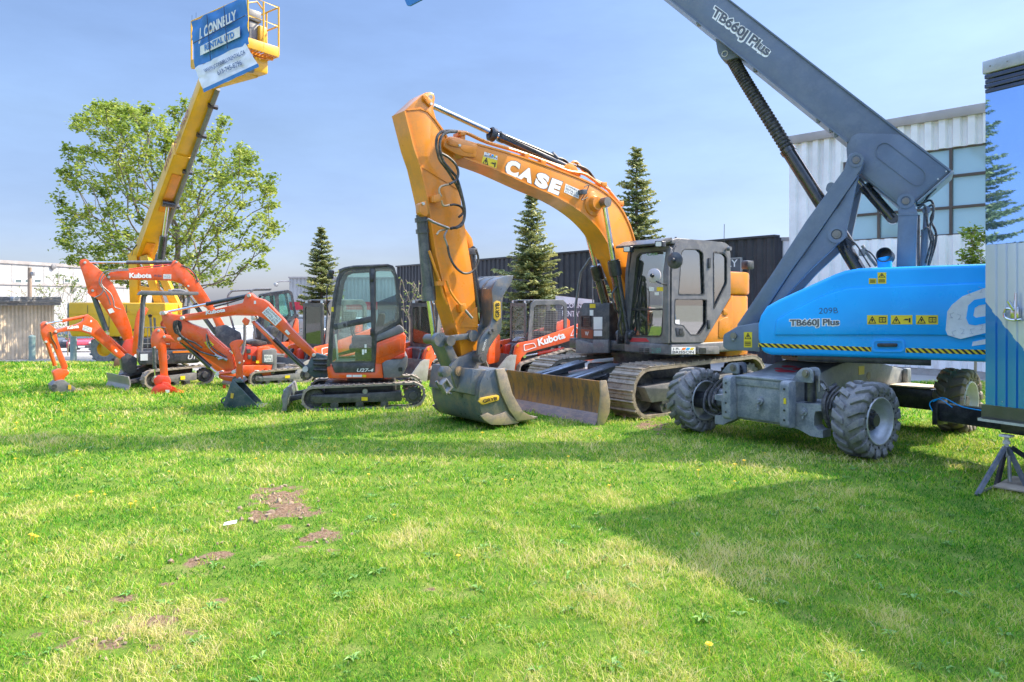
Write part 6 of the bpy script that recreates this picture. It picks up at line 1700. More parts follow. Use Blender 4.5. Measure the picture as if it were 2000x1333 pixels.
    # linkage
    for s in (-1, 1):
        v0 = s * .21; 
        mb = MB(E); a, b_ = Vector(MB(E).pt(857, 664, v0)), Vector(MB(E).pt(922, 656, v0)); mb.beam(a, b_, .045, .085, bev=.008)
        for q, rr in ((a, .10), (b_, .085)): mb.cyl(q + Vector((0, -.045, 0)), q + Vector((0, .045, 0)), rr, 18)
        part(r, 'link_arm', MAT['bucket_steel'], mb)
    mb = MB(E); q = Vector(MB(E).pt(857, 664, 0)); mb.cyl(q + Vector((0, -.33, 0)), q + Vector((0, .33, 0)), .075, 16); part(r, 'link_pin', MAT['pin_metal'], mb)
    mb = MB(E); q2 = Vector(MB(E).pt(884, 722, 0)); mb.beam(q, q2, .34, .13, (0, 1, 0), bev=.02) if False else mb.beam(q, q2, .36, .14, (1, 0, .3), bev=.02); part(r, 'bucket_link', MAT['bucket_steel'], mb)
    for s in (-1, 1):
        mb = MB(E); mb.pprism(rounded([(884, 735), (880, 715), (893, 700), (910, 694), (931, 684), (938, 696), (933, 725), (940, 790), (905, 780), (890, 755)], 4), s * .20 - .03, s * .20 + .03, .008); cp = part(r, 'coupler_plate', MAT['bucket_steel'], mb)
        mb = MB(E); q = Vector(MB(E).pt(893.5, 725, s * .2)); mb.cyl(q + Vector((0, -.06, 0)), q + Vector((0, .06, 0)), .07, 18); mb.cyl(q + Vector((0, -.066, 0)), q + Vector((0, .066, 0)), .045, 14); part(r, 'coupler_pin', MAT['bushing_tan'], mb)
    mb = MB(E); mb.pprism([(898, 735), (912, 712), (932, 712), (936, 770), (905, 770)], -.16, .16, .02); part(r, 'coupler_body', MAT['bucket_steel'], mb)
    mb = MB(E); mb.pprism(rounded([(862, 728), (868, 716), (878, 716), (884, 724), (880, 735), (866, 738)], 4), -.42, -.30, .01); mb.ptube([(852, 745), (862, 762), (880, 770)], 3, -.40); part(r, 'coupler_lock', MAT['bucket_steel'], mb)
    mb = MB(E); mb.ring(E.pp([(862, 752), (873, 739), (886, 757), (872, 772)], -.5), E.pp([(866, 752), (873, 744), (881, 757), (873, 767)], -.5), -.5, -.4, .005); part(r, 'coupler_hook', MAT['steel'], mb)
    # bucket
    bk = [(948, 725), (937, 748), (934, 775), (937, 800), (945, 820), (958, 829), (985, 829.5), (1012, 825), (1041, 818)]
    Bo = E.pp(smooth2(bk, 4), -.62)
    Bo = [(u, max(z, .012)) for u, z in Bo]
    c = Vector((sum(u for u, _ in Bo) / len(Bo) + .25, sum(z for _, z in Bo) / len(Bo) + .15))
    inn = [tuple(Vector(p) + (c - Vector(p)).normalized() * .035) for p in Bo]
    mb = MB(E); mb.prism(Bo + inn[::-1], -.60, .60, .004); bu = part(r, 'bucket', MAT['bucket_steel'], mb)
    sp_ = [(948, 724), (965, 721), (979, 720), (983, 726), (988, 745), (997, 769), (1016, 802), (1041, 817.5), (1012, 825), (985, 829), (958, 828.5), (945, 820), (937, 800), (934, 775), (937, 748)]
    SP = [(u, max(z, .01)) for u, z in E.pp(sp_, -.62)]
    for s in (-1, 1):
        mb = MB(E); mb.prism(SP, s * .60, s * .635, .006); part(bu, 'side_plate', MAT['bucket_steel'], mb)
        cu = [(965, 721), (981, 720), (986, 729), (997, 769), (1016, 802), (1042, 817.5), (1006, 822), (990, 800), (974, 765)]
        CU = [(u, max(z, .008)) for u, z in E.pp(cu, -.62)]
        mb = MB(E); mb.prism(CU, s * .636, s * .672, .006); part(bu, 'side_cutter', MAT['edge_steel'], mb)
        wr = [(936, 812), (950, 806), (962, 812), (976, 808), (986, 803), (994, 812), (1008, 821), (1011, 826), (985, 830), (957, 829.5), (944, 821)]
        WR = [(u, max(z, .006)) for u, z in E.pp(wr, -.62)]
        mb = MB(E); mb.prism(WR, s * .636, s * .652, .003); part(bu, 'wear_plate', MAT['edge_steel'], mb)
    ub, zb_ = E.p(1041, 818, -.62)
    mb = MB(E); mb.box(ub - .22, ub + .06, -.66, .66, max(zb_, .01) - .0, max(zb_, .01) + .03, .005); part(bu, 'cutting_edge', MAT['edge_steel'], mb)
    mb = MB(E); q = E.pp([(912, 720), (980, 720), (975, 728), (952, 735), (938, 760), (934, 775), (928, 775), (905, 768)], -.40); mb.prism(q, -.55, .55, .012); part(bu, 'top_torsion_box', MAT['bucket_steel'], mb)
    XB = XF
    pq = E.pp(rounded([(934, 785), (938, 778), (971, 771.5), (975, 774), (974, 782), (942, 791)], 1.5), -.66)
    mb = MB(E); mb.prism(pq, -.665, -.636, .004); pl_ = part(bu, 'maker_plate', MAT['plate_gold'], mb)
    mb = MB(E); mb.prism(E.pp([(936, 785), (939, 779.5), (970, 773.5), (972.5, 775), (971.5, 781), (942, 789)], -.665), -.668, -.664); part(pl_, 'plate_face', MAT['plate_gold'], mb) if False else None
    letter(bu, E, 'GRYB', [(943, 788), (971, 781.5), (971, 775), (943, 780.5)], -.668, 'sticker_black', .03, .003)
    # thumb
    th = [(1003.5, 538), (998, 556), (988, 570), (981, 590), (980, 642), (972, 656), (955, 682), (950, 700), (945, 706), (937, 704), (933, 697), (936, 673), (942, 656), (958, 634), (962, 610), (962, 585), (961, 565), (972, 546), (988, 539)]
    TH = E.pp(smooth2(th, 2, True), -.36)
    for k, v in enumerate((-.36, -.12, .10, .32)):
        mb = MB(E); mb.prism(TH, v, v + .045, .006); tt = part(r, 'thumb_tine', MAT['bucket_steel'], mb)
    bk_ = E.pp([(961, 640), (962, 590), (961, 565), (972, 548), (985, 541), (988, 544), (976, 552), (967, 566), (968, 640)], -.36)
    mb = MB(E); mb.prism(bk_, -.315, .32, .005); part(r, 'thumb_back', MAT['bucket_steel'], mb)
    mb = MB(E); q = Vector(MB(E).pt(943, 700, -.40)); mb.cyl(q + Vector((0, 0, 0)), q + Vector((0, .8, 0)), .075, 18); mb.cyl(q + Vector((0, -.02, 0)), q, .045, 14); part(r, 'thumb_pin', MAT['pin_metal'], mb)
    mb = MB(E)
    for x, y in ((966, 645), (959, 650)): mb.pin(x, y, -.40, -.35, 3.5, 10)
    part(r, 'bolt', MAT['pin_metal'], mb)
    pq = rounded([(964.5, 622), (964.5, 592), (970, 587.5), (977.5, 590), (978, 621), (971, 628)], .8)
    mb = MB(E); mb.pprism(pq, -.375, -.36, .003); part(r, 'maker_plate', MAT['plate_gold'], mb)
    letter(r, E, 'GRYB', [(975.5, 620), (975.5, 592), (967.5, 592), (967.5, 620)], -.376, 'sticker_black', .02, .003)
    letter(r, E, '503299-H', [(945, 686), (951, 664), (947.5, 662), (941, 685)], -.36, 'sticker_white', .0, .004)
    # boom cylinders
    for v, a_, b_, c_ in ((-.34, (1222, 655), (1180, 398), .58), (.34, (1199, 655), (1140, 432), .62)):
        o = ram(r, E, MB(E).pt(*a_, v), MB(E).pt(*b_, v), .085, .045, c_, bm='black_gloss')
        p0, p1 = Vector(MB(E).pt(*a_, v)), Vector(MB(E).pt(*b_, v)); d = (p1 - p0).normalized(); g = p0.lerp(p1, c_ - .03)
        mb = MB(E); mb.lathe(g, d, [(.086, -.22), (.108, -.20), (.108, .04), (.06, .05)], 16); part(o, 'gland', MAT['black_paint'], mb)
        mb = MB(E); mb.tube([p0 + d * .1 + Vector((-.06, -.1, .0)), p0.lerp(p1, c_ - .12) + Vector((-.06, -.1, 0))], .016, 6); part(o, 'oil_pipe', MAT['cylinder_grey'], mb)
    u, z = E.p(1180, 396, -.34)
    mb = MB(E); mb.cyl((u, -.43, z), (u, .43, z), .085, 20); part(r, 'boom_cross_pin', MAT['pin_metal'], mb)
    mb = MB(E); mb.lathe((u - .12, -.21, z - .02), (0, -1, 0), [(.21, -.01), (.20, .01), (.14, .025), (.11, .10), (0, .10)], 26); part(bo, 'pin_boss', MAT[O], mb)
    # cylinder feet
    for v in (-.34, .34):
        q = Vector(MB(E).pt(1222, 655, -.34)) if v < 0 else Vector(MB(E).pt(1199, 655, .34))
        for dv in (-.12, .08):
            mb = MB(E); mb.prism(rounded([(q.x - .12, z1 - .05), (q.x + .5, z1 - .05), (q.x + .12, q.z + .10), (q.x - .10, q.z + .10)], .06), v + dv, v + dv + .035, .006); part(r, 'boom_foot_plate', MAT['cab_dark'], mb)
        mb = MB(E); mb.lathe((q.x, v - .13, q.z), (0, -1, 0), [(0, .03), (.06, .03), (.085, .0), (.085, -.3)], 16); part(r, 'foot_pin', MAT['black_paint'], mb)
    mb = MB(E); mb.box(.45, 1.3, -.28, .28, z1, z1 + .55, .04); part(r, 'boom_foot', MAT['cab_dark'], mb)
    mb = MB(E); mb.pprism([(1200, 600), (1206, 585), (1222, 577), (1224, 600), (1218, 640), (1205, 640)], -.12 + .5, .52, .01); part(r, 'swing_plate', MAT['beige_cladding'], mb)
    for pts in (((1208, 590), (1212, 610), (1208, 640), (1214, 665)), ((1214, 585), (1220, 600), (1216, 640), (1222, 668)), ((1205, 560), (1196, 575), (1200, 600), (1208, 612))):
        hose(r, E, pts, 2.0, -.38)
    # lettering and stickers on the boom
    letter(r, E, 'C', [(982.5, 343), (1011, 351), (1018.5, 318), (990, 309)], VB, 'print_grey', .05, .003); letter(r, E, 'A', [(1007.5, 348), (1039, 361), (1042, 331), (1025, 325)], VB, 'print_grey', .05, .003)
    letter(r, E, 'S', [(1041, 363), (1068, 374.5), (1076, 344), (1049, 333.5)], VB, 'print_grey', .05, .003); letter(r, E, 'E', [(1067.5, 375), (1091, 384), (1100.5, 355), (1077, 347)], VB, 'print_grey', .05, .003)
    letter(r, E, 'C', [(984, 342), (1010, 349.5), (1017, 319), (991, 310)], VB, 'sticker_white', .07, .006); letter(r, E, 'A', [(1009.5, 347.5), (1037.5, 359.5), (1040.5, 332), (1026, 326)], VB, 'sticker_white', .07, .006)
    letter(r, E, 'S', [(1042.5, 362), (1067, 373), (1074.5, 345), (1050, 334.5)], VB, 'sticker_white', .07, .006); letter(r, E, 'E', [(1069, 374), (1090, 382.5), (1099, 356), (1078, 348)], VB, 'sticker_white', .07, .006)
    dealer(r, E, [(1101.5, 376), (1129.5, 388.5), (1132.5, 371.5), (1104.5, 359)], VB)
    s_ = sticker(r, E, [(945, 307), (971, 313), (971.5, 305), (946, 297)], VB, 'sticker_white', name='owner_sticker'); letter(s_, E, 'BRISSON', [(946, 305.5), (970, 311.5), (970.3, 308), (946.5, 302)], VB, 'print_grey', .02); letter(s_, E, 'J.R.', [(948, 301), (955, 303), (955, 300), (948, 298)], VB, 'print_grey', .01)
    for x, m_ in ((956, 'safety_orange'), (960, 'blue_paint'), (964, 'sticker_yellow')):
        mb = MB(E); mb.pprism([(x, 304 + (x - 956) * .25), (x + 3, 305 + (x - 956) * .25), (x + 4.5, 302 + (x - 956) * .25), (x + 1.5, 301 + (x - 956) * .25)], VB - .007, VB - .002); part(s_, 'colour_bar', MAT[m_], mb)
    warn(r, E, [(940, 321), (969, 331.5), (971.5, 314), (943.5, 304)], VB, 'tp')
    mb = MB(E); mb.pprism(rounded(rect(1137, 370, 1147, 380), 2), -.30, VB, .008); wl = part(bo, 'work_lamp', MAT['cylinder_grey'], mb)
    hose(r, E, ((1141, 366), (1149, 362), (1147, 372), (1140, 383), (1136, 391), (1148, 386)), 1.0, -.26)
    # grass clumps on the near track
    return r
paint('blade_edge', (0.24, 0.18, 0.17), 0.45, (0.42, 0.28, 0.20), .7, 6, metal=.35, bump=.15, stretch=(1, 1, 4))
paint('amber_dark', (0.72, 0.235, 0.012), 0.4)
paint('pipe_tan', (0.50, 0.36, 0.20), 0.4, (0.6, .55, .5), .4, 10, metal=.4)
paint('bushing_tan', (0.46, 0.30, 0.16), 0.4, MUD, .4, 10, metal=.4)
paint('plate_gold', (0.72, 0.45, 0.03), 0.4, MUD, .25, 12)
paint('seat_blue', (0.02, 0.07, 0.12), 0.6)
paint('mirror_back', (0.58, 0.52, 0.52), 0.4)
paint('green_print', (0.35, 0.62, 0.50), 0.5)
paint('rust_red', (0.30, 0.06, 0.025), 0.5)
big_excavator()

# ------------------------------------------------------------------ orange mini excavators
paint('teal_grey', (0.045, 0.075, 0.085), 0.38, DUST, 0.2, 9, coat=.2)
paint('grille_grey', (0.16, 0.16, 0.17), 0.45, DUST, .3, 9)
paint('worn_steel', (0.30, 0.30, 0.31), 0.4, (0.40, 0.36, 0.30), .6, 6, metal=.4, bump=.1)
KO = 'orange_paint'
def bucket(r, F, pts, w, m, edge='edge_steel', v=0.0, zmin=.01):
    """open bucket: bent shell between two side plates; pts = outline from the hinge round the back to the lip (u,z)"""
    P = [(u, max(z, zmin)) for u, z in pts]
    c = Vector((sum(a for a, _ in P) / len(P), sum(b for _, b in P) / len(P)))
    q = Vector(P[0]).lerp(Vector(P[-1]), .5)
    inn = [tuple(Vector(p) + (q - Vector(p)).normalized() * .022) for p in P]
    mb = MB(F); mb.prism(P + inn[::-1], v - w / 2, v + w / 2, .002); b = part(r, 'bucket', MAT[m], mb)
    for s in (-1, 1):
        mb = MB(F); mb.prism(P, v + s * w / 2, v + s * (w / 2 + .014), .002); part(b, 'side_plate', MAT[m], mb)
    l = P[-1]; d = (Vector(P[-1]) - Vector(P[-2])).normalized()
    mb = MB(F); e = Vector(l) + d * .07; k = Vector(l) - d * .06
    mb.prism([tuple(k + Vector((0, .012))), tuple(e), tuple(k - Vector((0, .012)))], v - w / 2 - .02, v + w / 2 + .02); part(b, 'cutting_edge', MAT[edge], mb)
    return b
def blade(r, F, u, z1, w, m='worn_steel', arm=None, vc=0.0):
    pr = [(u, z1), (u - .03, z1), (u - .005, z1 * .7), (u + .005, z1 * .4), (u - .02, .06), (u - .05, .0), (u - .02, .0), (u + .03, .10), (u + .04, z1 * .5), (u + .02, z1 * .8)]
    mb = MB(F); mb.prism(pr, vc - w / 2, vc + w / 2, .003); b = part(r, 'dozer_blade', MAT[m], mb)
    if arm:
        for s in (-1, 1):
            mb = MB(F); mb.beam((u + .02, vc + s * w * .22, z1 * .45), (arm, vc + s * w * .22, z1 * .8), .07, .09, bev=.01); part(r, 'blade_arm', MAT['cab_dark'], mb)
    return b
def boomset(r, F, boom, stick, v=0.0, wb=.10, ws=.085):
    mb = MB(F); mb.pprism(boom, v - wb, v + wb, .012); a = part(r, 'boom', MAT[KO], mb)
    mb = MB(F); mb.pprism(stick, v - ws, v + ws, .010); b = part(r, 'stick', MAT[KO], mb)
    return a, b

def mini_cab():
    F = Frame(-2.62, 12.95, 10)
    r = thing('mini_excavator', F, 'orange mini excavator with glazed dark cab, seen side on, thumb above its teal bucket', 'mini excavator', 'orange mini excavators')
    VN = -.75
    u0, u1 = F.p(588.5, 780, VN)[0], F.p(831, 780, VN)[0]; zt = F.p(700, 752, VN)[1]
    for s in (-1, 1): crawler(r, F, u0, u1, 0, zt, -.75 if s < 0 else .47, -.47 if s < 0 else .75, s, pitch=.085, frame_m='cab_dark', nroll=3)
    sticker(r, F, rect(706, 776, 718, 783), -.742, 'sticker_yellow', name='warning_label')
    mb = MB(F); mb.pin(713, 765, -.74, -.6, 5); part(r, 'top_roller', MAT['steel'], mb)
    mb = MB(F); mb.box(u0 + .35, u1 - .5, -.46, .46, .16, .44, .03); mb.lathe(((u0 + u1) / 2, 0, .4), (0, 0, 1), [(.33, 0), (.33, .13), (0, .13)], 28); part(r, 'undercarriage', MAT['cab_dark'], mb)
    ub = F.p(556, 785, -.75)[0]
    blade(r, F, ub, .36, 1.5, arm=u0 + .5)
    mb = MB(F); mb.pprism(rounded([(549, 776), (552, 770), (560, 755), (566, 757), (566, 772), (561, 782), (560, 803), (551, 804), (552, 790)], 2), -.78, -.75, .006); part(r, 'blade_end', MAT['cab_grey'], mb)
    # base and body
    VC = -.62
    def body(pts, m, nm, d0=0.0, d1=None, bev=.02, par=r):
        mb = MB(F); mb.pprism(pts, VC + d0, -VC if d1 is None else d1, bev); return part(par, nm, MAT[m], mb)
    body([(638, 718), (641, 740), (749, 739), (746, 704), (733, 704), (732, 727), (654, 728), (648, 712)], KO, 'base_frame', .004)
    body([(648, 711), (732, 709), (732, 727.5), (654, 728.5)], 'cab_dark', 'lower_panel', -.006, bev=.008)
    body([(733, 712), (735, 670), (786, 650), (793, 655), (791, 692), (744, 712)], KO, 'engine_cover', -.012, bev=.03)
    mb = MB(F); mb.pprism(rounded([(739, 700), (740, 675), (782, 660), (783, 684)], 3), VC - .022, VC, .008); part(r, 'cover_panel', MAT[KO], mb)
    body([(746, 710), (754, 704), (785, 700), (793, 694), (796.5, 697), (795, 716), (786, 733), (778, 738), (750, 739)], 'grille_grey', 'counterweight', -.02, bev=.035)
    body([(764, 701), (789, 690), (791, 697), (785, 701)], 'red_paint', 'cover_wedge', -.028, VC + .03, .004)
    mb = MB(F); mb.pprism(rounded(rect(778, 718, 786, 726), 2), VC - .026, VC); part(r, 'body_recess', MAT['black_paint'], mb)
    body([(734, 669), (736, 655), (780, 634), (788, 642), (789, 650)], 'grille_grey', 'belt_panel', -.004, bev=.02)
    # cab
    out = [(638, 716), (643, 650), (650, 578), (658, 542), (664, 529), (672, 524), (688, 520.5), (757, 517), (766, 519), (772, 527), (779, 552), (785, 618), (779, 632), (737, 655), (733, 709), (648, 711)]
    w1 = rounded([(648.5, 707), (652, 644), (658, 590), (665, 549), (672, 534), (682, 529.5), (721, 527), (725, 640), (726, 706)], 2)
    w2 = rounded([(732, 525), (757, 522), (765, 525), (771, 536), (780, 617), (776, 627), (733, 652)], 3)
    mb = MB(F); pplate(mb, out, [w1, w2], VC, VC + .045); part(r, 'cab', MAT['cab_dark'], mb)
    q = F.pp(out, VC); hs = [F.pp(h, VC) for h in (w1, w2)]
    mb = MB(F); plate(mb, q, hs, -VC - .045, -VC); part(r, 'cab_side', MAT['cab_dark'], mb)
    for i, h in enumerate(hs):
        mb = MB(F); mb.prism(h, VC + .012, VC + .018); part(r, 'window_pane', MAT['cab_glass'], mb)
        mb = MB(F); mb.prism(h, -VC - .018, -VC - .012); part(r, 'window_pane', MAT['cab_glass'], mb)
    mb = MB(F); mb.pprism([(724, 527), (732, 526), (733, 655), (732, 708), (727, 708), (726, 640)], VC - .012, VC + .01, .006); part(r, 'cab_pillar', MAT['cab_dark'], mb)
    mb = MB(F); mb.pprism([(664, 533), (672, 527.5), (690, 524), (757, 520.5), (757, 517), (688, 520), (671, 523), (661, 531)], VC - .02, VC + .01, .006); mb.pprism([(638, 716), (643, 650), (650, 578), (660, 538), (664, 540), (654, 590), (648, 650), (645, 716)], VC - .015, VC + .03, .01); part(r, 'cab_frame_tube', MAT['cab_dark'], mb)
    mb = MB(F); mb.prism(F.pp([(660, 527), (672, 522), (690, 518.5), (757, 515.5), (768, 519), (772, 525), (690, 523), (664, 532)], VC), VC + .03, -VC - .03, .01); part(r, 'cab_roof', MAT['cab_dark'], mb)
    uf, zf = F.p(640, 710, VC); ut, zt_ = F.p(662, 530, VC)
    mb = MB(F); mb.box(-.0 + F.p(784, 620, VC)[0] - .08, F.p(784, 620, VC)[0] - .05, VC + .05, -VC - .05, F.p(760, 640, VC)[1], F.p(760, 600, VC)[1]); part(r, 'cab_rear', MAT['cab_dark'], mb)
    mb = MB(F); mb.prism(F.pp([(737, 654), (779, 631), (784, 617), (779, 573), (735, 590)], VC), -VC - .012, -VC - .008); part(r, 'tinted_pane', MAT['blue_glass'], mb)
    rear = [F.p(a, b_, VC) for a, b_ in ((758, 518), (766, 520), (772, 528), (779, 553), (785, 618))]
    mb = MB(F); mb.prism(rear[1:] + [(a - .012, b_) for a, b_ in reversed(rear[1:])], VC + .06, -VC - .06); part(r, 'rear_pane', MAT['cab_glass'], mb)
    mb = MB(F); q0, q1 = F.p(784, 612, VC), F.p(779, 640, VC); mb.box(q1[0] - .05, q0[0] + .005, VC + .05, -VC - .05, q1[1], q0[1], .01); part(r, 'rear_sill', MAT['cab_dark'], mb)
    # door rail and handle, seat, levers
    mb = MB(F); mb.pprism([(651, 634), (724, 618), (725, 630), (653, 645)], VC - .01, VC + .01, .004); dr = part(r, 'door_rail', MAT['cab_dark'], mb)
    mb = MB(F); mb.pprism(rounded([(658, 632), (677, 628), (679, 639), (661, 644)], 2), VC - .02, VC - .008, .004); part(dr, 'door_handle', MAT['grille_grey'], mb)
    mb = MB(F); mb.pprism(rounded([(670, 632.5), (675, 631.5), (676, 638), (671, 639)], 1), VC - .024, VC - .018); mb.pin(700, 630.5, VC - .02, VC, 2.5); part(dr, 'handle_recess', MAT['black_paint'], mb)
    mb = MB(F); mb.pprism(rect(723, 536, 730, 550), VC - .03, VC, .005); mb.pprism(rect(723, 643, 730, 656), VC - .03, VC, .005); part(r, 'hinge', MAT['black_paint'], mb)
    us, zs = F.p(705, 680, 0)
    mb = MB(F); mb.box(us - .2, us + .25, -.25, .25, zs - .05, zs + .08, .04); mb.prism(rounded([(us + .18, zs + .02), (us + .34, zs + .02), (us + .44, zs + .62), (us + .32, zs + .64)], .05), -.23, .23, .04); part(r, 'operator_seat', MAT['seat_vinyl'], mb)
    mb = MB(F); mb.box(us - .1, us + .3, -.2, .2, zs - .3, zs - .06, .02); mb.box(F.p(655, 706, 0)[0], F.p(735, 706, 0)[0], -.55, .55, zs - .36, zs - .31); part(r, 'cab_floor', MAT['interior_grey'], mb)
    for s in (-.32, .32):
        mb = MB(F); mb.box(us - .15, us + .2, s - .06, s + .06, zs + .05, zs + .22, .02); mb.tube([(us - .12, s, zs + .2), (us - .18, s, zs + .42)], .014); part(r, 'control_console', MAT['interior_grey'], mb)
    for s in (-.1, .1):
        mb = MB(F); mb.tube([(us - .4, s, zs - .3), (us - .45, s, zs + .25)], .01); part(r, 'travel_lever', MAT['cast_white'], mb)
    for q_ in (rect(712, 673, 716, 680), rect(707, 683, 711, 693), rect(712, 683, 716, 690)):
        sticker(r, F, q_, VC + .012, 'sticker_white', name='window_sticker')
    sticker(r, F, rect(647, 600, 651.5, 609), VC - .016, 'sticker_yellow', name='warning_label')
    letter(r, F, 'U27-4', [(697, 727), (729.5, 727), (729.5, 720), (697, 720)], VC - .006, 'sticker_white', .02, .004, .25)
    for a, b_ in ((677, 687), (688.5, 707)): sticker(r, F, rect(a, 732.5, b_, 737), VC + .004, 'sticker_white', name='notice_label')
    sticker(r, F, rect(708, 732.5, 715, 737), VC + .004, 'sticker_yellow', name='warning_label')
    mb = MB(F); mb.pprism(rounded(rect(641, 528, 652, 536), 2), -.55, -.4, .01); mb.pprism(rounded(rect(638, 535, 650, 545), 2), -.35, -.15, .01); part(r, 'work_lamp', MAT['black_paint'], mb)
    mb = MB(F); mb.ptube([(652, 553, -.6), (642, 556, -.66), (638.5, 565, -.66), (638, 600, -.66), (644, 616, -.6)], 1.2, -.6, 6); part(r, 'grab_rail', MAT['black_paint'], mb)
    # swing post
    mb = MB(F); mb.pprism(rounded([(608, 697), (616, 690), (640, 697), (640, 738), (612, 738), (596, 724), (590, 716), (600, 714)], 4), -.10, .10, .02); part(r, 'swing_post', MAT['teal_grey'], mb)
    for y in (702, 711, 722): mb = MB(F); mb.ptube([(612, y), (630, y + 1), (644, y)], 3, -.14, 8); part(r, 'hose', MAT['hose_rubber'], mb)
    # boom and stick
    bo = [(354, 617), (362, 614), (387, 611), (430, 602), (474, 592), (479, 577), (485, 572), (490, 573), (498, 581), (515, 586), (524, 592), (533, 602), (552, 622), (571, 644), (595, 668), (617, 690), (616, 697), (611, 699), (604, 696), (590, 684), (569, 666), (553, 652), (539, 640), (525, 629), (514, 622), (504, 617), (490, 615), (459, 616), (420, 621), (384, 626), (362, 627), (354, 624)]
    sk_ = [(314, 612), (318, 607), (323, 608), (330, 613), (345, 616), (356, 616), (364, 622), (361, 627), (372, 633), (395, 642), (401, 642), (406, 648), (410, 656), (452, 692), (457, 712), (458, 729), (454, 732), (447, 729), (430, 718), (390, 692), (352, 668), (344, 668), (334, 658), (325, 643), (317, 628)]
    b, s = boomset(r, F, bo, sk_, 0, .105, .085)
    mb = MB(F); mb.pprism([(363, 624.5), (384, 623.5), (459, 614), (504, 615), (516, 620), (516, 622), (503, 617.5), (459, 616.5), (384, 626), (363, 627)], -.112, -.10); part(b, 'bottom_flange', MAT[KO], mb)
    mb = MB(F); mb.pprism(rounded([(338, 628), (345, 625), (354, 628), (356, 640), (350, 655), (341, 652), (337, 640)], 4), -.095, -.084); part(s, 'slot', MAT['black_paint'], mb)
    mb = MB(F); mb.pprism(rounded([(362, 634), (378, 642), (396, 655), (396, 664), (388, 670), (375, 664), (364, 650)], 3), -.093, -.08, .006); part(s, 'side_panel', MAT[KO], mb)
    for k, pts in enumerate((((341, 627), (342, 640), (350, 655), (365, 668), (385, 684), (405, 692), (424, 697)), ((345, 626), (346, 640), (354, 656), (368, 665), (380, 670), (395, 680)))): hose(r, F, pts, 1.8, -.13 - .03 * k)
    hose(r, F, ((403, 652), (404, 668), (410, 682), (424, 694), (436, 702)), 1.0, -.13, 'steel'); hose(r, F, ((404, 655), (412, 676), (430, 690), (443, 698)), 1.2, -.11)
    mb = MB(F); mb.ptube([(420, 694), (444, 704)], 3, -.12); mb.ptube([(426, 702), (438, 700)], 2.5, -.14); part(r, 'hose_fitting', MAT['steel'], mb)
    warn(r, F, [(407, 681), (418, 674), (409, 665), (399, 669)], -.094, 'TL')
    sticker(r, F, [(421, 698), (429, 703), (431, 699), (423, 695)], -.086, 'sticker_white', name='notice_label')
    pram(r, F, (484, 578), (317, 612), 0, 3.9, 2.4, .49, bm='black_paint')
    mb = MB(F); mb.ptube([(417, 600), (440, 594), (476, 583)], 1.6, -.05); part(r, 'oil_pipe', MAT['black_paint'], mb)
    pram(r, F, (356, 668), (424, 730), .0 - .0, 4.6, 2.5, .80, bm='black_gloss')
    mb = MB(F)
    pram(r, F, (598, 722), (496, 626), -.0, 4.6, 2.6, .62, bm='black_gloss')
    mb = MB(F); mb.pprism([(490, 629), (496, 627), (555, 690), (551, 692)], -.09, -.06, .004); mb.pprism(rounded([(472, 628), (478, 620), (488, 626), (484, 636), (478, 636)], 2), -.13, -.10, .004); part(r, 'cylinder_guard', MAT[KO], mb)
    pram(r, F, (401, 646), (452, 690), -.0, 3.8, 2.2, .9, bm=KO)
    th = smooth2([(448, 673), (452, 668), (462, 664.5), (474, 664.5), (474, 671), (467, 680), (469, 688), (475, 703), (473, 718), (474, 734), (473, 744), (467, 746), (462, 742), (460, 728), (462, 716), (458, 698), (452, 684)], 2, True)
    for v in (-.15, .10):
        mb = MB(F); mb.pprism(th, v, v + .05, .006); part(r, 'thumb', MAT[KO], mb)
    for v in (-.15, .15):
        mb = MB(F); mb.ptube([(424, 731), (456, 727)], 3.4, v); part(r, 'link_arm', MAT[KO], mb)
    mb = MB(F); mb.pprism(rounded([(424, 730), (433, 735), (452, 738), (468, 738), (464, 747), (440, 744), (428, 739)], 2), -.09, .09, .01); part(r, 'bucket_link', MAT[KO], mb)
    pins(r, F, [(424.5, 731, 3.6), (456, 727, 3.8), (355, 621.5, 3.4), (319, 612, 3.6), (349.5, 662.5, 3.4)], -.19, .19, 'cast_white')
    pins(r, F, [(485.5, 577.5, 3.6), (494, 621.5, 3.8), (612.5, 694, 3.2), (468, 709, 2.2), (468, 740, 2.6)], -.17, .17, 'cast_white')
    mb = MB(F); mb.pin(596, 722, -.17, .17, 5.5); part(r, 'cylinder_pin', MAT['cast_white'], mb)
    bk = [(455, 742), (450, 750), (444, 768), (437, 788), (440, 797), (447, 801.5), (470, 801), (492, 799), (506, 796)]
    bb = bucket(r, F, F.pp(smooth2(bk, 3), -.24), .46, 'teal_grey')
    mb = MB(F); mb.pprism([(453, 748), (457, 740), (470, 740), (475, 748)], -.22, .22, .01); mb.pprism(rounded([(452, 746), (456, 735), (470, 737), (472, 748)], 3), -.12, -.09); mb.pprism(rounded([(452, 746), (456, 735), (470, 737), (472, 748)], 3), .09, .12); part(bb, 'bucket_ear', MAT['teal_grey'], mb)
    mb = MB(F); q = [MB(F).pt(a, b_, -.05) for a, b_ in ((444, 775), (434, 780), (433, 786), (439, 788))]; mb.tube(crom(q, 4), .014, 6); part(bb, 'lifting_eye', MAT['teal_grey'], mb)
    sticker(bb, F, [(450, 778), (455, 779), (457, 769), (451, 768)], -.258, 'plate_gold', name='yellow_label')
    sticker(bb, F, rect(435, 752, 441, 759), -.2, 'red_paint', name='red_tag')
    letter(r, F, _K, [(402, 615.5), (440, 609), (440, 601.5), (402, 607.5)], -.108, 'sticker_white', .05)
    dealer(r, F, [(511.5, 611), (538, 637), (551, 624.5), (524, 599)], -.105)
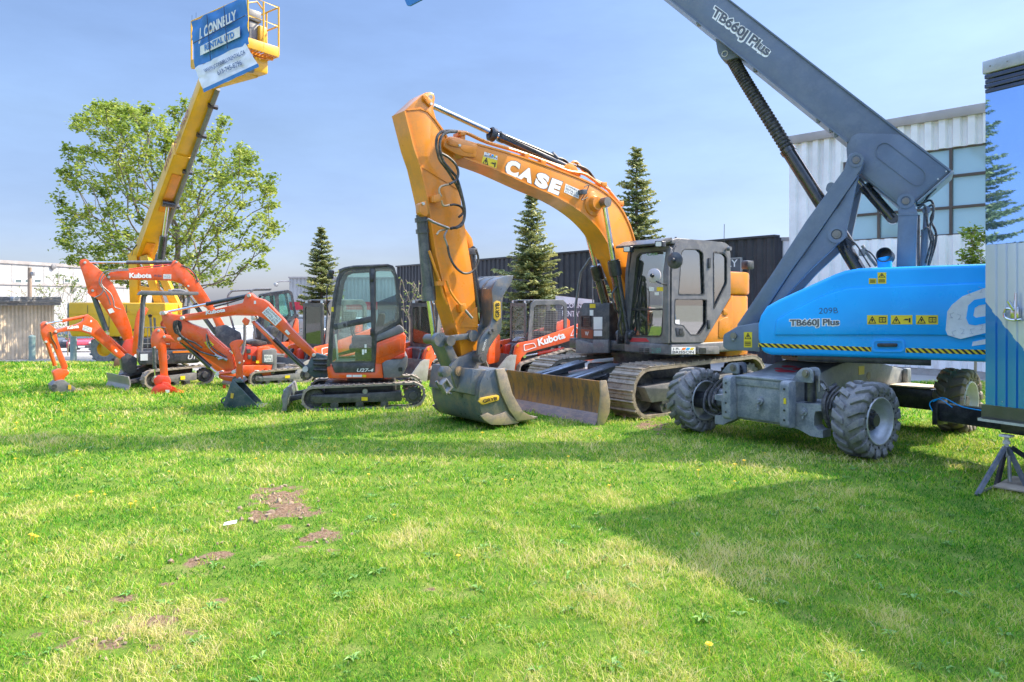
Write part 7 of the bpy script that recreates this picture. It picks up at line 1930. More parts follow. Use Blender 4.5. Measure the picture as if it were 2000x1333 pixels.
    s_ = sticker(r, F, [(556, 648), (563, 655), (567, 652), (560, 644)], -.105, 'sticker_white', name='notice_label'); sticker(r, F, rect(496, 588, 500, 594), -.105, 'sticker_white', name='notice_label')
mini_cab()

def mini_canopy():
    F = Frame(-7.75, 15.9, 48); z = 0
    r = thing('mini_excavator', F, 'orange mini excavator under a dark canopy roof, numbered U17', 'mini excavator', 'orange mini excavators')
    for s in (-1, 1): crawler(r, F, -.72, .78, 0, .42, s * .62 - .115, s * .62 + .115, s, pitch=.075, frame_m='cab_grey', nroll=3)
    mb = MB(F); mb.box(-.35, .4, -.48, .48, .15, .42, .03); mb.lathe((0, 0, .36), (0, 0, 1), [(.26, 0), (.26, .14), (0, .14)], 24); part(r, 'undercarriage', MAT['cab_dark'], mb)
    mb = MB(F); mb.box(.02, .12, -.74, -.735, .16, .24); part(r, 'warning_label', MAT['sticker_yellow'], mb)
    blade(r, F, -.98, .30, 1.24, 'worn_steel', -.3)
    mb = MB(F); mb.beam((-.95, .0, .25), (-.3, 0, .42), .14, .12, bev=.02); part(r, 'blade_link', MAT['cab_dark'], mb)
    # upper body turned with the tail to the right
    G = Frame(-7.75, 15.9, 30)
    mb = MB(G); mb.prism(rounded([(-.55, .50), (.62, .50), (.72, .62), (.72, .80), (-.55, .80)], .05), -.60, .60, .04); part(r, 'deck', MAT['cab_dark'], mb)
    mb = MB(G); mb.prism(rounded([(.05, .805), (.70, .805), (.74, 1.0), (.66, 1.24), (.30, 1.28), (.05, 1.22)], .06), -.55, .55, .05); part(r, 'engine_hood', MAT[KO], mb)
    mb = MB(G); mb.prism(rounded([(.12, .54), (.70, .54), (.745, .66), (.73, .79), (.12, .79)], .04), -.615, -.59, .01); part(r, 'side_panel', MAT['cab_dark'], mb)
    mb = MB(G); mb.prism(rounded([(.40, .98), (.66, 1.02), (.64, 1.16), (.42, 1.14)], .03), -.565, -.54, .006); part(r, 'side_lamp', MAT['rim_silver'], mb)
    mb = MB(G); mb.prism([(.1, .74), (.68, .74), (.70, .78), (.1, .78)], -.622, -.61); part(r, 'orange_stripe', MAT['safety_orange'], mb)
    mb = MB(G); V, Fc, (x0, x1, y0, y1) = text_mesh('U17', .02, .2)
    mb.add([(.40 + (x - x0) / (x1 - x0) * .26, -.624, .59 + (y - y0) / (y1 - y0) * .10) for x, y in V], Fc); part(r, 'lettering', MAT['sticker_white'], mb)
    mb = MB(G); V, Fc, (x0, x1, y0, y1) = text_mesh('2150', -.005)
    mb.add([(-.30 + (x - x0) / (x1 - x0) * .34, -.604, .60 + (y - y0) / (y1 - y0) * .11) for x, y in V], Fc); part(r, 'lettering', MAT['pink_mark'], mb)
    mb = MB(G); mb.box(-.50, -.1, -.50, .5, .80, .84); part(r, 'foot_plate', MAT['cab_grey'], mb)
    mb = MB(G); mb.box(.0, .36, -.22, .22, 1.14, 1.30, .05); mb.prism(rounded([(.30, 1.26), (.44, 1.26), (.50, 1.75), (.40, 1.76)], .04), -.20, .20, .04); part(r, 'operator_seat', MAT['seat_vinyl'], mb)
    for s in (-1, 1):
        for k in (-.26, -.18): 
            mb = MB(G); mb.tube([(k, s * .2, .84), (k - .04, s * .2, 1.5)], .012); part(r, 'control_lever', MAT['steel'], mb)
        mb = MB(G); mb.prism(smooth2([(-.05, .82), (.0, 1.15), (-.08, 1.35), (.06, 1.5), (.20, 1.42), (.16, 1.2), (.10, .9)], 3, True), s * .42 - .02, s * .42 + .02, .004); part(r, 'side_fender', MAT[KO], mb)
    # canopy on four posts
    zt = F.p(300, 575, 0)[1]
    mb = MB(G); mb.prism(rounded([(-.55, zt - .02), (.62, zt - .02), (.62, zt + .05), (-.50, zt + .07)], .03), -.60, .62, .02); part(r, 'canopy_roof', MAT['grille_grey'], mb)
    for s in (-.52, .54):
        mb = MB(G); mb.tube(crom([(-.50, s, .8), (-.46, s, 1.5), (-.44, s, zt - .1), (-.40, s, zt - .02)], 4), .028, 8); part(r, 'canopy_post', MAT['grille_grey'], mb)
        mb = MB(G); mb.tube(crom([(.40, s, 1.1), (.42, s, 1.8), (.43, s, zt - .14), (.36, s, zt + .055), (.1, s, zt + .09)], 5), .028, 8); part(r, 'canopy_post', MAT['grille_grey'], mb)
    mb = MB(G); 
    for zz in (.95, 1.30): mb.tube([(-.50, -.52, zz), (-.1, -.53, zz), (.05, -.53, zz - .02)], .012, 6)
    for uu in (-.38, -.22, -.06): mb.tube([(uu, -.525, .82), (uu, -.525, 1.3)], .008, 6)
    part(r, 'side_rail', MAT['cab_grey'], mb)
    mb = MB(G); mb.box(-.28, -.12, -.545, -.535, 1.0, 1.14); mb.box(-.52, -.38, -.612, -.605, .60, .74); part(r, 'notice_label', MAT['sticker_white'], mb)
    mb = MB(G); mb.lathe((-.3, .1, 1.5), (0, 0, 1), [(0, 0), (.03, 0), (.05, .05), (0, .08)], 10); mb.box(-.46, -.25, -.2, .25, .85, 1.05, .03); part(r, 'control_box', MAT['cab_dark'], mb)
    # boom
    B = frame_px(255, 757, 40)
    mb = MB(B); mb.pprism(rounded([(236, 700), (250, 690), (268, 700), (268, 728), (250, 732), (240, 722)], 3), -.12, .12, .02); part(r, 'swing_post', MAT['cab_dark'], mb)
    bo = [(107, 650), (110, 645), (120, 642), (150, 634), (162, 628), (166, 617), (172, 614.5), (180, 620), (190, 628), (198, 640), (212, 658), (232, 680), (252, 702), (256, 707), (253, 711), (246, 710), (225, 695), (205, 678), (185, 660), (172, 652), (158, 648), (135, 647), (115, 650), (108, 653)]
    sk_ = [(79, 634), (84, 629), (92, 629), (98, 635), (108, 642), (112, 647), (111, 655), (114, 668), (122, 690), (133, 716), (130, 722), (122, 722), (112, 695), (102, 672), (90, 673), (84, 664), (80, 650)]
    b, s = boomset(r, B, bo, sk_, 0, .085, .07)
    letter(r, B, _K, [(131.5, 644), (154, 641), (153.5, 634), (131.5, 637.5)], -.086, 'sticker_white', .05)
    dealer(r, B, [(161, 645), (178, 650), (180, 641), (162.5, 635)], -.085); sticker(r, B, [(176, 629), (179, 630), (180, 626), (177, 625)], -.085, 'sticker_white', name='notice_label'); sticker(r, B, [(223, 684), (227, 689), (230, 687), (226, 682)], -.085, 'sticker_white', name='notice_label')
    pram(r, B, (169, 618), (90, 633), 0, 3.0, 1.6, .60, bm=KO); pram(r, B, (247, 690), (192, 641), -.0, 2.8, 1.6, .7, bm=KO)
    pram(r, B, (90, 664), (113, 731), -.06, 3.6, 1.6, .75, bm=KO)
    mb = MB(B); mb.pprism(rounded([(96, 647), (101, 647), (106, 660), (110, 672), (104, 670), (98, 660)], 2), -.08, -.065); part(s, 'slot', MAT['amber_dark'], mb)
    hose(r, B, ((99, 648), (101, 660), (108, 672), (112, 682)), .9, -.09)
    pins(r, B, [(92, 632, 2.4), (109, 648, 2.4), (90, 668, 2.4), (253, 706, 2.2), (132, 725, 2.2), (117, 727, 2)], -.11, .11, 'cast_white')
    mb = MB(B); mb.pprism(rounded([(102, 727), (112, 721), (133, 722), (136, 730), (128, 737), (122, 748), (108, 748), (106, 738)], 3), -.12, .12, .02); part(r, 'bucket_link', MAT[KO], mb)
    bk = smooth2([(124, 742), (112, 744), (102, 752), (100, 760), (106, 766), (130, 767), (155, 763)], 3)
    bb = bucket(r, B, B.pp(bk, -.2), .42, 'cab_grey'); mb = MB(B); mb.pin(106, 756, -.24, .24, 5); part(bb, 'bucket_drum', MAT['cab_dark'], mb); sticker(bb, B, rect(133, 752, 139, 761), -.235, 'plate_gold', name='yellow_label')
paint('pink_mark', (0.55, 0.25, 0.27), 0.5)
mini_canopy()

def mini_open():
    F = Frame(-5.42, 16.3, 36)
    r = thing('mini_excavator', F, 'smallest orange excavator, cabless with an open seat, red bucket on its short stick', 'mini excavator', 'orange mini excavators')
    for s in (-1, 1): crawler(r, F, -.72, .72, 0, .34, s * .42 - .09, s * .42 + .09, s, pitch=.07, frame_m='grille_grey', nroll=3)
    mb = MB(F); mb.box(-.35, .35, -.34, .34, .12, .36, .02); mb.lathe((0, 0, .3), (0, 0, 1), [(.22, 0), (.22, .14), (0, .14)], 24); part(r, 'undercarriage', MAT['cab_dark'], mb)
    mb = MB(F); mb.box(.05, .16, -.512, -.508, .14, .20); part(r, 'warning_label', MAT['sticker_yellow'], mb)
    blade(r, F, -1.02, .26, .98, 'worn_steel', -.3)
    V0 = -.42
    def body(pts, m, nm, d=0.0, d1=.42, bev=.02): mb = MB(F); mb.pprism(pts, V0 + d, d1, bev); return part(r, nm, MAT[m], mb)
    body([(470, 736), (470, 720), (476, 714), (534, 712), (536, 730), (530, 735)], KO, 'base_frame')
    body([(502, 711), (503, 684), (508, 678), (526, 677), (530, 682), (534, 711)], KO, 'engine_cover', .0, .3, .02)
    body([(512, 710), (513, 684), (537, 681), (541, 686), (541, 720), (535, 732), (529, 732), (533, 712)], 'grille_grey', 'tail_panel', -.015, .40, .015)
    body([(478, 712), (478, 688), (483, 678), (503, 678), (503, 711)], 'red_paint', 'engine_block', .06, .3, .015)
    for a in (rect(484, 694, 490, 702), rect(493, 696, 500, 706), rect(482, 682, 490, 690)):
        mb = MB(F); mb.pprism(a, V0 + .04, V0 + .07, .004); part(r, 'access_cover', MAT['cab_dark'], mb)
    mb = MB(F); mb.box(-.5, .1, -.3, .3, .62, .66); part(r, 'foot_plate', MAT['cab_grey'], mb)
    s_ = sticker(r, F, rect(516, 693.5, 532, 707), V0 - .015, 'sticker_white', name='rental_sticker'); letter(s_, F, 'U10-5', [(517, 706), (531, 706), (531, 702), (517, 702)], V0 - .015, 'print_grey', .02); letter(s_, F, 'RENTAL', [(517, 700.5), (531, 700.5), (531, 695), (517, 695)], V0 - .015, 'print_grey', .01)
    sticker(r, F, rect(497.5, 723.5, 506, 728), V0, 'sticker_white', name='notice_label'); sticker(r, F, rect(500, 705, 506, 710), V0, 'sticker_yellow', name='warning_label'); mb = MB(F); mb.pin(519, 721, V0 - .02, V0 + .01, 2); part(r, 'tow_hook', MAT['red_paint'], mb)
    mb = MB(F); mb.pprism(rounded([(484, 672), (486, 667), (505, 664), (522, 668), (522, 674), (500, 676)], 3), -.22, .22, .03); mb.pprism(rounded([(518, 664), (530, 640), (540, 636), (546, 645), (536, 668), (524, 674)], 4), -.20, .20, .03); part(r, 'operator_seat', MAT['seat_vinyl'], mb)
    mb = MB(F); mb.pprism(rect(496, 676, 512, 682), -.12, .12); part(r, 'seat_base', MAT['cab_dark'], mb)
    for v in (-.36, .36):
        mb = MB(F); mb.ptube([(470, 694), (474, 688), (478, 660), (478, 634)], 3.2, v, 8, 4); part(r, 'roll_bar', MAT['cab_grey'], mb)
    for x in (474, 482): mb = MB(F); mb.ptube([(x + 3, 714), (x, 690), (x - 2, 668)], 1.0, .1, 6); part(r, 'control_lever', MAT['steel'], mb)
    # boom runs toward the camera's side of the yard and hangs the stick at the far end
    B = frame_px(400, 764, 24)
    bo = [(318, 657), (324, 654), (345, 660), (352, 664), (380, 680), (420, 706), (452, 726), (472, 736), (470, 746), (458, 746), (430, 730), (395, 706), (362, 680), (345, 670), (325, 667), (318, 663)]
    sk_ = [(297, 650), (303, 643), (312, 641), (318, 646), (322, 655), (324, 670), (326, 700), (328, 738), (322, 746), (314, 742), (311, 715), (308, 682), (296, 680), (294, 665)]
    b, s = boomset(r, B, bo, sk_, 0, .07, .06)
    pram(r, B, (301, 680), (303, 737), -.04, 3.4, 1.6, .72, bm='cylinder_grey')
    pins(r, B, [(310, 646, 2.5), (321, 658, 2.6), (302, 679, 2), (303, 737, 2)], -.09, .09, 'cast_white')
    mb = MB(B); mb.pprism(rounded([(299, 742), (308, 734), (328, 735), (334, 746), (330, 757), (312, 756), (302, 752)], 3), -.13, .13, .02); part(r, 'bucket_link', MAT['red_paint'], mb)
    bb = bucket(r, B, B.pp(smooth2([(318, 750), (305, 754), (296, 762), (296, 772), (305, 776), (330, 778), (352, 774)], 3), -.2), .42, 'red_paint', 'safety_orange')
    mb = MB(B); mb.pprism([(308, 760), (318, 746), (330, 748), (336, 760)], -.16, .16, .015); part(bb, 'bucket_ear', MAT['red_paint'], mb)
    sticker(bb, B, rect(323, 762, 331, 768), -.236, 'sticker_white', name='notice_label'); letter(bb, B, 'GRYB', [(332, 776), (341, 774), (341, 767), (332, 769)], -.238, 'print_grey', .03)
mini_open()

def mini_large():
    F = frame_px(500, 726, 28, -.35); F = Frame(F.x, F.y, 28, -.36)
    r = thing('mini_excavator', F, 'biggest orange mini excavator, its long boom raised behind the canopy machine', 'mini excavator', 'orange mini excavators')
    for s in (-1, 1): crawler(r, F, -1.0, 1.0, 0, .52, s * .68 - .16, s * .68 + .16, s, pitch=.1, nroll=3)
    mb = MB(F); mb.box(-.6, .7, -.5, .5, .2, .55, .03); mb.lathe((0, 0, .5), (0, 0, 1), [(.4, 0), (.4, .14), (0, .14)], 24); part(r, 'undercarriage', MAT['cab_dark'], mb)
    blade(r, F, -1.45, .42, 1.7, 'worn_steel', -.5)
    VC = -.78
    def body(pts, m, nm, d0=0.0, d1=-VC, bev=.03): mb = MB(F); mb.pprism(pts, VC + d0, d1, bev); return part(r, nm, MAT[m], mb)
    body([(470, 690), (470, 672), (566, 668), (566, 684), (556, 692)], KO, 'base_frame'); body([(560, 682), (568, 650), (578, 622), (583, 624), (584, 648), (576, 684)], KO, 'counterweight'); body([(552, 672), (556, 640), (577, 618), (566, 660)], 'grille_grey', 'belt_panel', .01)
    out = [(510, 674), (512, 590), (516, 575), (530, 572), (564, 567), (571, 572), (580, 618), (552, 640), (550, 674)]
    w1 = rounded([(516, 640), (516, 588), (519, 579), (536, 577), (538, 590), (538, 650)], 3); w2 = rounded([(544, 576), (562, 572), (567, 576), (575, 615), (553, 632), (547, 632)], 3)
    mb = MB(F); pplate(mb, out, [w1, w2], VC, VC + .05); part(r, 'cab', MAT['cab_dark'], mb)
    q = F.pp(out, VC); hs = [F.pp(h, VC) for h in (w1, w2)]
    mb = MB(F); plate(mb, q, hs, .15, .20); part(r, 'cab_side', MAT['cab_dark'], mb)
    for h in hs:
        mb = MB(F); mb.prism(h, VC + .015, VC + .02); part(r, 'window_pane', MAT['green_glass'], mb); mb = MB(F); mb.prism(h, .165, .17); part(r, 'window_pane', MAT['green_glass'], mb)
    mb = MB(F); mb.prism(F.pp([(512, 578), (516, 574), (530, 571), (564, 566), (571, 571), (566, 573), (520, 579)], VC), VC + .03, .17, .01); part(r, 'cab_roof', MAT['cab_dark'], mb)
    mb = MB(F); u, z = F.p(555, 660, -.3); mb.box(u - .2, u + .3, -.5, -.1, z, z + .15, .04); mb.prism(rounded([(u + .2, z + .1), (u + .35, z + .1), (u + .42, z + .75), (u + .3, z + .75)], .04), -.5, -.1, .04); part(r, 'operator_seat', MAT['seat_vinyl'], mb)
    for v, q in ((-.70, ((500, 660), (490, 600), (488, 577), (494, 567), (506, 565), (530, 564.5))), (.1, ((462, 660), (448, 610), (445, 582), (451, 571), (462, 568), (528, 566)))):
        mb = MB(F); mb.ptube([(a, b_, v) for a, b_ in q], 2.0, v, 8, 5); part(r, 'guard_bar', MAT['grille_grey'], mb)
    mb = MB(F); a_, b_ = MB(F).pt(488, 577, -.7), MB(F).pt(445, 582, .1); mb.tube([a_, b_], .02); mb.box(F.p(505, 640, -.3)[0] - .1, F.p(505, 640, -.3)[0] + .25, -.5, .1, F.p(505, 680, -.3)[1], F.p(505, 618, -.3)[1], .05); part(r, 'front_guard', MAT['cab_dark'], mb)
    B = Frame(F.x, F.y, 28, -.36)
    V = -.16
    bo = [(211, 538), (214, 533), (232, 530), (266, 526), (310, 522), (334, 518), (337, 510), (342, 508.5), (349, 512), (354, 518), (362, 524), (375, 538), (390, 555), (402, 573), (414, 592), (428, 616), (442, 640), (444, 652), (436, 656), (428, 650), (416, 622), (404, 602), (388, 594), (374, 574), (364, 562), (355, 555), (338, 549), (318, 548), (255, 546.5), (214, 547)]
    sk_ = [(154, 514), (157, 508), (164, 506), (170, 507), (176, 513), (188, 522), (199, 531), (212, 546), (219, 552), (226, 566), (242, 600), (256, 640), (260, 664), (254, 672), (243, 669), (230, 645), (216, 622), (205, 605), (194, 588), (186, 582), (176, 578), (171, 568), (163, 540)]
    b, s = boomset(r, B, bo, sk_, 0, .16, .13)
    pram(r, B, (343, 513), (167, 513), 0, 3.6, 1.8, .56, bm='cylinder_grey'); pram(r, B, (182, 576), (210, 652), -.02, 5.0, 2.2, .92, bm='cylinder_grey'); pram(r, B, (420, 650), (352, 556), .0, 4.2, 2, .6, bm='cylinder_grey')
    mb = MB(B); mb.pprism([(170, 571), (196, 529), (199, 531), (190, 555), (186, 582), (176, 578)], -.14, -.128); part(s, 'side_rib', MAT[KO], mb)
    for k, pts in enumerate((((250, 526), (215, 528), (201, 534), (194, 548), (196, 558), (204, 568), (212, 584), (216, 596)), ((252, 528), (218, 531), (205, 538), (198, 550), (201, 560), (216, 574), (222, 590), (224, 600), (236, 605)), ((198, 555), (202, 566), (196, 576), (184, 582)))):
        hose(r, B, pts, 1.1, -.22 - .03 * k, 'steel')
    hose(r, B, ((354, 519), (370, 525), (382, 538), (386, 552)), 1.5, -.15)
    for dv in (-.1, .1): mb = MB(B); mb.ptube([(216, 531), (255, 526), (310, 519), (350, 517), (372, 530), (388, 548)], 1.3, dv, 6, 4); part(r, 'boom_pipe', MAT['red_paint'], mb)
    pins(r, B, [(212.5, 541.5, 2.6), (166, 513, 2.4), (181, 568, 2.4), (340, 556, 2), (368, 559, 2), (345, 512, 2)], -.18, .18, 'cast_white')
    mb = MB(B); mb.pprism(rounded([(355, 552), (362, 545), (368, 552), (362, 560)], 2), -.2, -.16, .01); part(b, 'work_lamp', MAT[KO], mb)
    letter(r, B, _K, [(252.5, 543.5), (296, 543.5), (296, 533.5), (252.5, 533.5)], V, 'sticker_white', .05); letter(r, B, 'F15m', [(302, 541.5), (316, 541.5), (316, 537), (302, 537)], V, 'print_navy', .02)
    dealer(r, B, rect(319, 536, 334.5, 545), V); sticker(r, B, [(214, 613), (224, 610), (219, 602), (210, 605)], -.13, 'sticker_white', name='notice_label')
    mb = MB(B); mb.pprism(rounded([(418, 640), (440, 634), (470, 650), (478, 694), (440, 698), (424, 670)], 4), -.2, .2, .03); part(r, 'swing_post', MAT['cab_dark'], mb)
    mb = MB(B); mb.pprism(rounded([(232, 690), (244, 664), (262, 662), (266, 690), (254, 705), (240, 708)], 4), -.15, .15, .02); part(r, 'bucket_link', MAT['red_paint'], mb)
    bucket(r, B, [(u, z) for u, z in B.pp(smooth2([(244, 700), (226, 702), (222, 712), (226, 721), (245, 724), (268, 722)], 3), -.3)], .7, 'rusty_steel', zmin=-.2)
    for v in (-.3, .3):
        mb = MB(B); mb.pprism(smooth2([(258, 690), (262, 640), (268, 610), (278, 600), (290, 604), (282, 620), (276, 640), (274, 690)], 2, True), v - .03, v + .03, .006); part(r, 'thumb_tine', MAT[KO], mb)
paint('rusty_steel', (0.28, 0.13, 0.07), 0.55, (0.3, .22, .16), .5, 8, metal=.3)
mini_large()

# ------------------------------------------------------------------ yellow boom lift behind the minis
def yellow_lift():
    D = 26.0; z0 = float(gz(-14, 26))
    F = Frame((250 - 1000) / FPX * D, D, 0, z0)
    r = thing('boom_lift', F, 'tall yellow boom lift with a raised basket behind the orange mini excavators', 'boom lift')
    Y = 'yellow_paint'
    def P(px, py, d=D): return F.M.inverted() @ at(px, py, d)
    for px, d in ((209, 25.2), (300, 25.2), (215, 27.6), (306, 27.6)):
        c = P(px, 693, d); c.z = .52
        mb = MB(F); mb.lathe(c, (0, -1, 0), [(.26, -.18), (.30, -.2), (.46, -.2), (.52, -.12), (.52, .12), (.46, .2), (.30, .2), (.26, .18)], 28)
        for k in range(18):
            a = 2 * math.pi * k / 18; mb.beam(c + Vector((math.cos(a) * .5, -.2, math.sin(a) * .5)), c + Vector((math.cos(a + .2) * .5, .2, math.sin(a + .2) * .5)), .06, .07, (math.cos(a), 0, math.sin(a)))
        part(r, 'tyre', MAT['tyre_rubber'], mb); mb = MB(F); mb.lathe(c, (0, -1, 0), [(.28, .17), (.24, .05), (.1, .08), (0, .08)], 20); part(r, 'rim', MAT[Y], mb)
    mb = MB(F); mb.box(-.9, 1.3, -.8, 1.4, .45, .85, .04); part(r, 'chassis', MAT['cab_grey'], mb)
    zt = P(200, 591).z; zb = P(200, 655).z
    x0, x1 = P(170, 620).x, P(352, 620).x
    mb = MB(F); mb.prism(rounded([(x0, zb + .25), (x0 + .1, zb), (x1, zb), (x1, zt - .02), (x0, zt)], .06), -1.1, .4, .08, 3); tb = part(r, 'turntable_hood', MAT[Y], mb)
    mb = MB(F); mb.box(x0 - .08, x0 + .02, -1.05, .35, zb + .3, zt - .03, .03); part(r, 'tail_panel', MAT['steel_grey'], mb)
    mb = MB(F); mb.box(x0 + .05, x1, -1.112, -1.10, (zb + zt) / 2 + .18, (zb + zt) / 2 + .22); part(tb, 'panel_crease', MAT[Y], mb)
    for q in (.2, .42, .6, .78): mb = MB(F); u = x0 + (x1 - x0) * q; mb.box(u - .008, u + .008, -1.108, -1.101, zb + .12, zt - .1); part(tb, 'panel_gap', MAT['plastic_dark'], mb)
    for q in (.3, .69): mb = MB(F); u = x0 + (x1 - x0) * q; mb.box(u - .09, u + .09, -1.125, -1.101, zb + .2, zb + .27, .008); part(tb, 'latch', MAT['plastic_dark'], mb)
    V, Fc, (a0, a1, b0, b1) = text_mesh('HTB5', .0)
    mb = MB(F); mb.add([(P(267, 610).x + (x - a0) / (a1 - a0) * .35, -1.105, P(267, 612).z + (y - b0) / (b1 - b0) * .1) for x, y in V], Fc); part(r, 'lettering', MAT['amber_dark'], mb)
    # scissor arms of the tower
    for a, b_, w_, dd in (((265, 594), (262, 500), 17, 0), ((262, 600), (265, 505), 12, .7), ((283, 500), (318, 612), 15, -.1), ((321, 545), (352, 612), 14, -.05), ((276, 470), (300, 545), 14, .2), ((303, 500), (345, 608), 12, .6), ((256, 505), (285, 478), 14, .1)):
        mb = MB(F); A, B = P(*a, D + dd), P(*b_, D + dd); mb.beam(A, B, .22, w_ / FPX * D, (0, -1, 0), bev=.02) if False else mb.beam(A, B, w_ / FPX * D, .24, (0, 1, 0), bev=.015); part(r, 'tower_arm', MAT[Y], mb)
    mb = MB(F); mb.beam(P(262, 530), P(320, 545), .12, .2); mb.beam(P(262, 560), P(330, 575), .12, .16); part(r, 'cross_member', MAT[Y], mb)
    mb = MB(F); mb.cyl(P(312, 498, 25.6), P(303, 545, 25.6), .14, 14); mb.cyl(P(305, 540), P(300, 600), .08); part(r, 'hydraulic_cylinder', MAT['cylinder_grey'], mb)
    # boom rising toward the camera
    A, B = P(283, 492, 26.2), P(411, 150, 21.9)
    d = (B - A).normalized(); nl = Vector((-.86, -.52, 0)); nl = (nl - d * nl.dot(d)).normalized(); up = d.cross(nl) * -1
    if up.dot(Vector((-1, 0, 1))) < 0: up = -up
    def bm(s0, s1, w_, h_, m_, nm, off=Vector((0, 0, 0))):
        mb = MB(F); mb.beam(A.lerp(B, s0) + off, A.lerp(B, s1) + off, w_, h_, up, bev=.02); return part(r, nm, MAT[m_], mb)
    b1 = bm(0, .62, .60, .62, Y, 'main_boom'); bm(.60, 1.02, .48, .50, Y, 'boom_extension')
    side = d.cross(up).normalized()
    sgn = 1 if side.dot(nl) > 0 else -1
    for s0, s1, o in ((.30, .52, .335), (.02, .10, .335)): mb = MB(F); mb.beam(A.lerp(B, s0) - up * .32, A.lerp(B, s1) - up * .32, .3, .06, up, bev=.01); part(b1, 'boom_collar', MAT['amber_paint'], mb)
    mb = MB(F); o = -up * .40 - nl * .30; mb.tube([A.lerp(B, .12) + o, A.lerp(B, .98) + o * .8], .075, 10); part(r, 'cable_tray', MAT['grille_grey'], mb)
    for s in (.35, .55, .75, .9): mb = MB(F); q = A.lerp(B, s) + o * .9; mb.beam(q - d * .05, q + d * .05, .3, .12, up); part(r, 'tray_clip', MAT['black_paint'], mb)
    c0, c1 = A.lerp(B, .36) - up * .42 - nl * .05, P(314, 505, 25.0)
    mb = MB(F); mb.tube([c0, c0.lerp(c1, .60)], .065, 12); part(r, 'lift_rod', MAT['chrome'], mb); mb = MB(F); mb.cyl(c0 - nl * .2, c0 + nl * .2, .12); part(r, 'cylinder_pin', MAT['black_gloss'], mb); mb = MB(F); mb.tube([c0.lerp(c1, .58), c1], .13, 14); part(r, 'lift_cylinder', MAT['black_gloss'], mb)
    hose(r, F, ((258, 500), (262, 485), (270, 478), (268, 492)), 1.2, 0)
    # lettering on the slanting side of the boom
    V, Fc, (a0, a1, b0, b1_) = text_mesh('HT85 RTJ PRO', .02)
    q0, q1 = A.lerp(B, .50) + nl * .305, A.lerp(B, .82) + nl * .255
    rd = up if True else up
    mb = MB(F); L = (q1 - q0); mb.add([q0 + L * ((x - a0) / (a1 - a0)) + up * (((y - b0) / (b1_ - b0) - .5) * .34) + nl * .012 for x, y in V], Fc); part(r, 'lettering', MAT['rust_red'], mb)
    # basket
    K = Frame(-9.33, 20.7, -37.3, 0); KP = lambda px, py, v=0: (lambda q: K.M @ Vector((q[0], v, q[1])))(K.p(px, py, v))
    inv = F.M.inverted()
    uL, zt_ = K.p(374, 44); uR, _ = K.p(484, 40); zf = K.p(430, 100)[1] if False else K.p(488, 88)[1]; ztp = K.p(484, -8)[1]; zm = K.p(484, 30)[1]
    W = .95
    mb = MB(K); rr = .025
    for zz in (ztp, zm): mb.tube([(uL, 0, zz), (uR, 0, zz), (uR, W, zz), (uL, W, zz), (uL, 0, zz)], rr, 8)
    for u, v in ((uL, 0), (uR, 0), (uR, W), (uL, W), (uR, W / 2), ((uL + uR) / 2, 0), ((uL + uR) / 2, W), (uL * .7 + uR * .3, W), (uL * .2 + uR * .8, W)): mb.tube([(u, v, zf), (u, v, ztp)], rr, 8)
    ba = part(r, 'basket_rail', MAT[Y], mb)
    mb = MB(K); mb.box(uR - .02, uR + .02, 0, W, zf - .05, zf + .22, .006); mb.box(uL, uR - .025, -.01, .02, zf - .05, zf + .2); mb.box(uL, uR - .025, W - .02, W + .01, zf - .05, zf + .2); part(r, 'toe_board', MAT[Y], mb)
    mb = MB(K)
    for k in range(9): mb.box(uL, uR - .03, W * k / 9 + .03, W * k / 9 + .075, zf - .04, zf - .02)
    for u in (uL + .2, (uL + uR) / 2, uR - .3): mb.box(u, u + .08, .02, W - .02, zf - .10, zf - .045)
    part(r, 'basket_floor', MAT['amber_paint'], mb)
    mb = MB(K); mb.box(uR - .75, uR - .35, .25, .65, ztp - .45, ztp - .15, .03); mb.box(uR - .7, uR - .4, .3, .6, zf, ztp - .46, .02); part(r, 'control_box', MAT['cab_grey'], mb)
    mb = MB(K); mb.box(uR - .55, uR - .30, .55, .8, zf + .35, zf + .8, .04); mb.tube([(uR - .3, .2, ztp - .05), (uR - .35, .5, ztp + .1), (uR - .45, .8, ztp - .05)], .02); part(r, 'control_guard', MAT[Y], mb)
    mb = MB(K); mb.box(uR - .9, uR - .25, .35, .8, zf - .52, zf - .11, .06); part(r, 'basket_mount', MAT[Y], mb); mb = MB(K); mb.cyl((uR - .35, .3, zf - .55), (uR - .35, .3, zf - .15), .1); part(r, 'rotator', MAT['black_paint'], mb)
    mb = MB(F); mb.beam(B - d * .3, inv @ (K.M @ Vector((uR - .6, .6, zf - .4))), .26, .3, up, bev=.02); part(r, 'jib', MAT[Y], mb)
    # banners hung on the basket: each a thing of its own
    def cloth(quad, v0, v1, nx=30, ny=16, amp=.05, seed=0):
        mb = MB(K); q = [K.p(a, b_, v1 if i < 2 else v0) for i, (a, b_) in enumerate(quad)]; V = []
        for j in range(ny + 1):
            for i in range(nx + 1):
                s, t = i / nx, j / ny
                p = (Vector(q[0]) * (1 - s) + Vector(q[1]) * s) * (1 - t) + (Vector(q[3]) * (1 - s) + Vector(q[2]) * s) * t
                V.append((p.x, v1 * (1 - t) + v0 * t - amp * (noise.noise((s * 5, t * 4, seed)) + .7 * noise.noise((s * 9 + t * 4, t * 7, seed + 3))), p.y))
        Fc = [(j * (nx + 1) + i, j * (nx + 1) + i + 1, (j + 1) * (nx + 1) + i + 1, (j + 1) * (nx + 1) + i) for j in range(ny) for i in range(nx)]
        n = len(V); V2 = [(a, b_ + .004, c) for a, b_, c in V]
        mb.add(V + V2, Fc + [tuple(n + i for i in reversed(f)) for f in Fc]); return mb
    q1 = [(381, 133), (486, 86), (481, -8), (373.5, 43.5)]
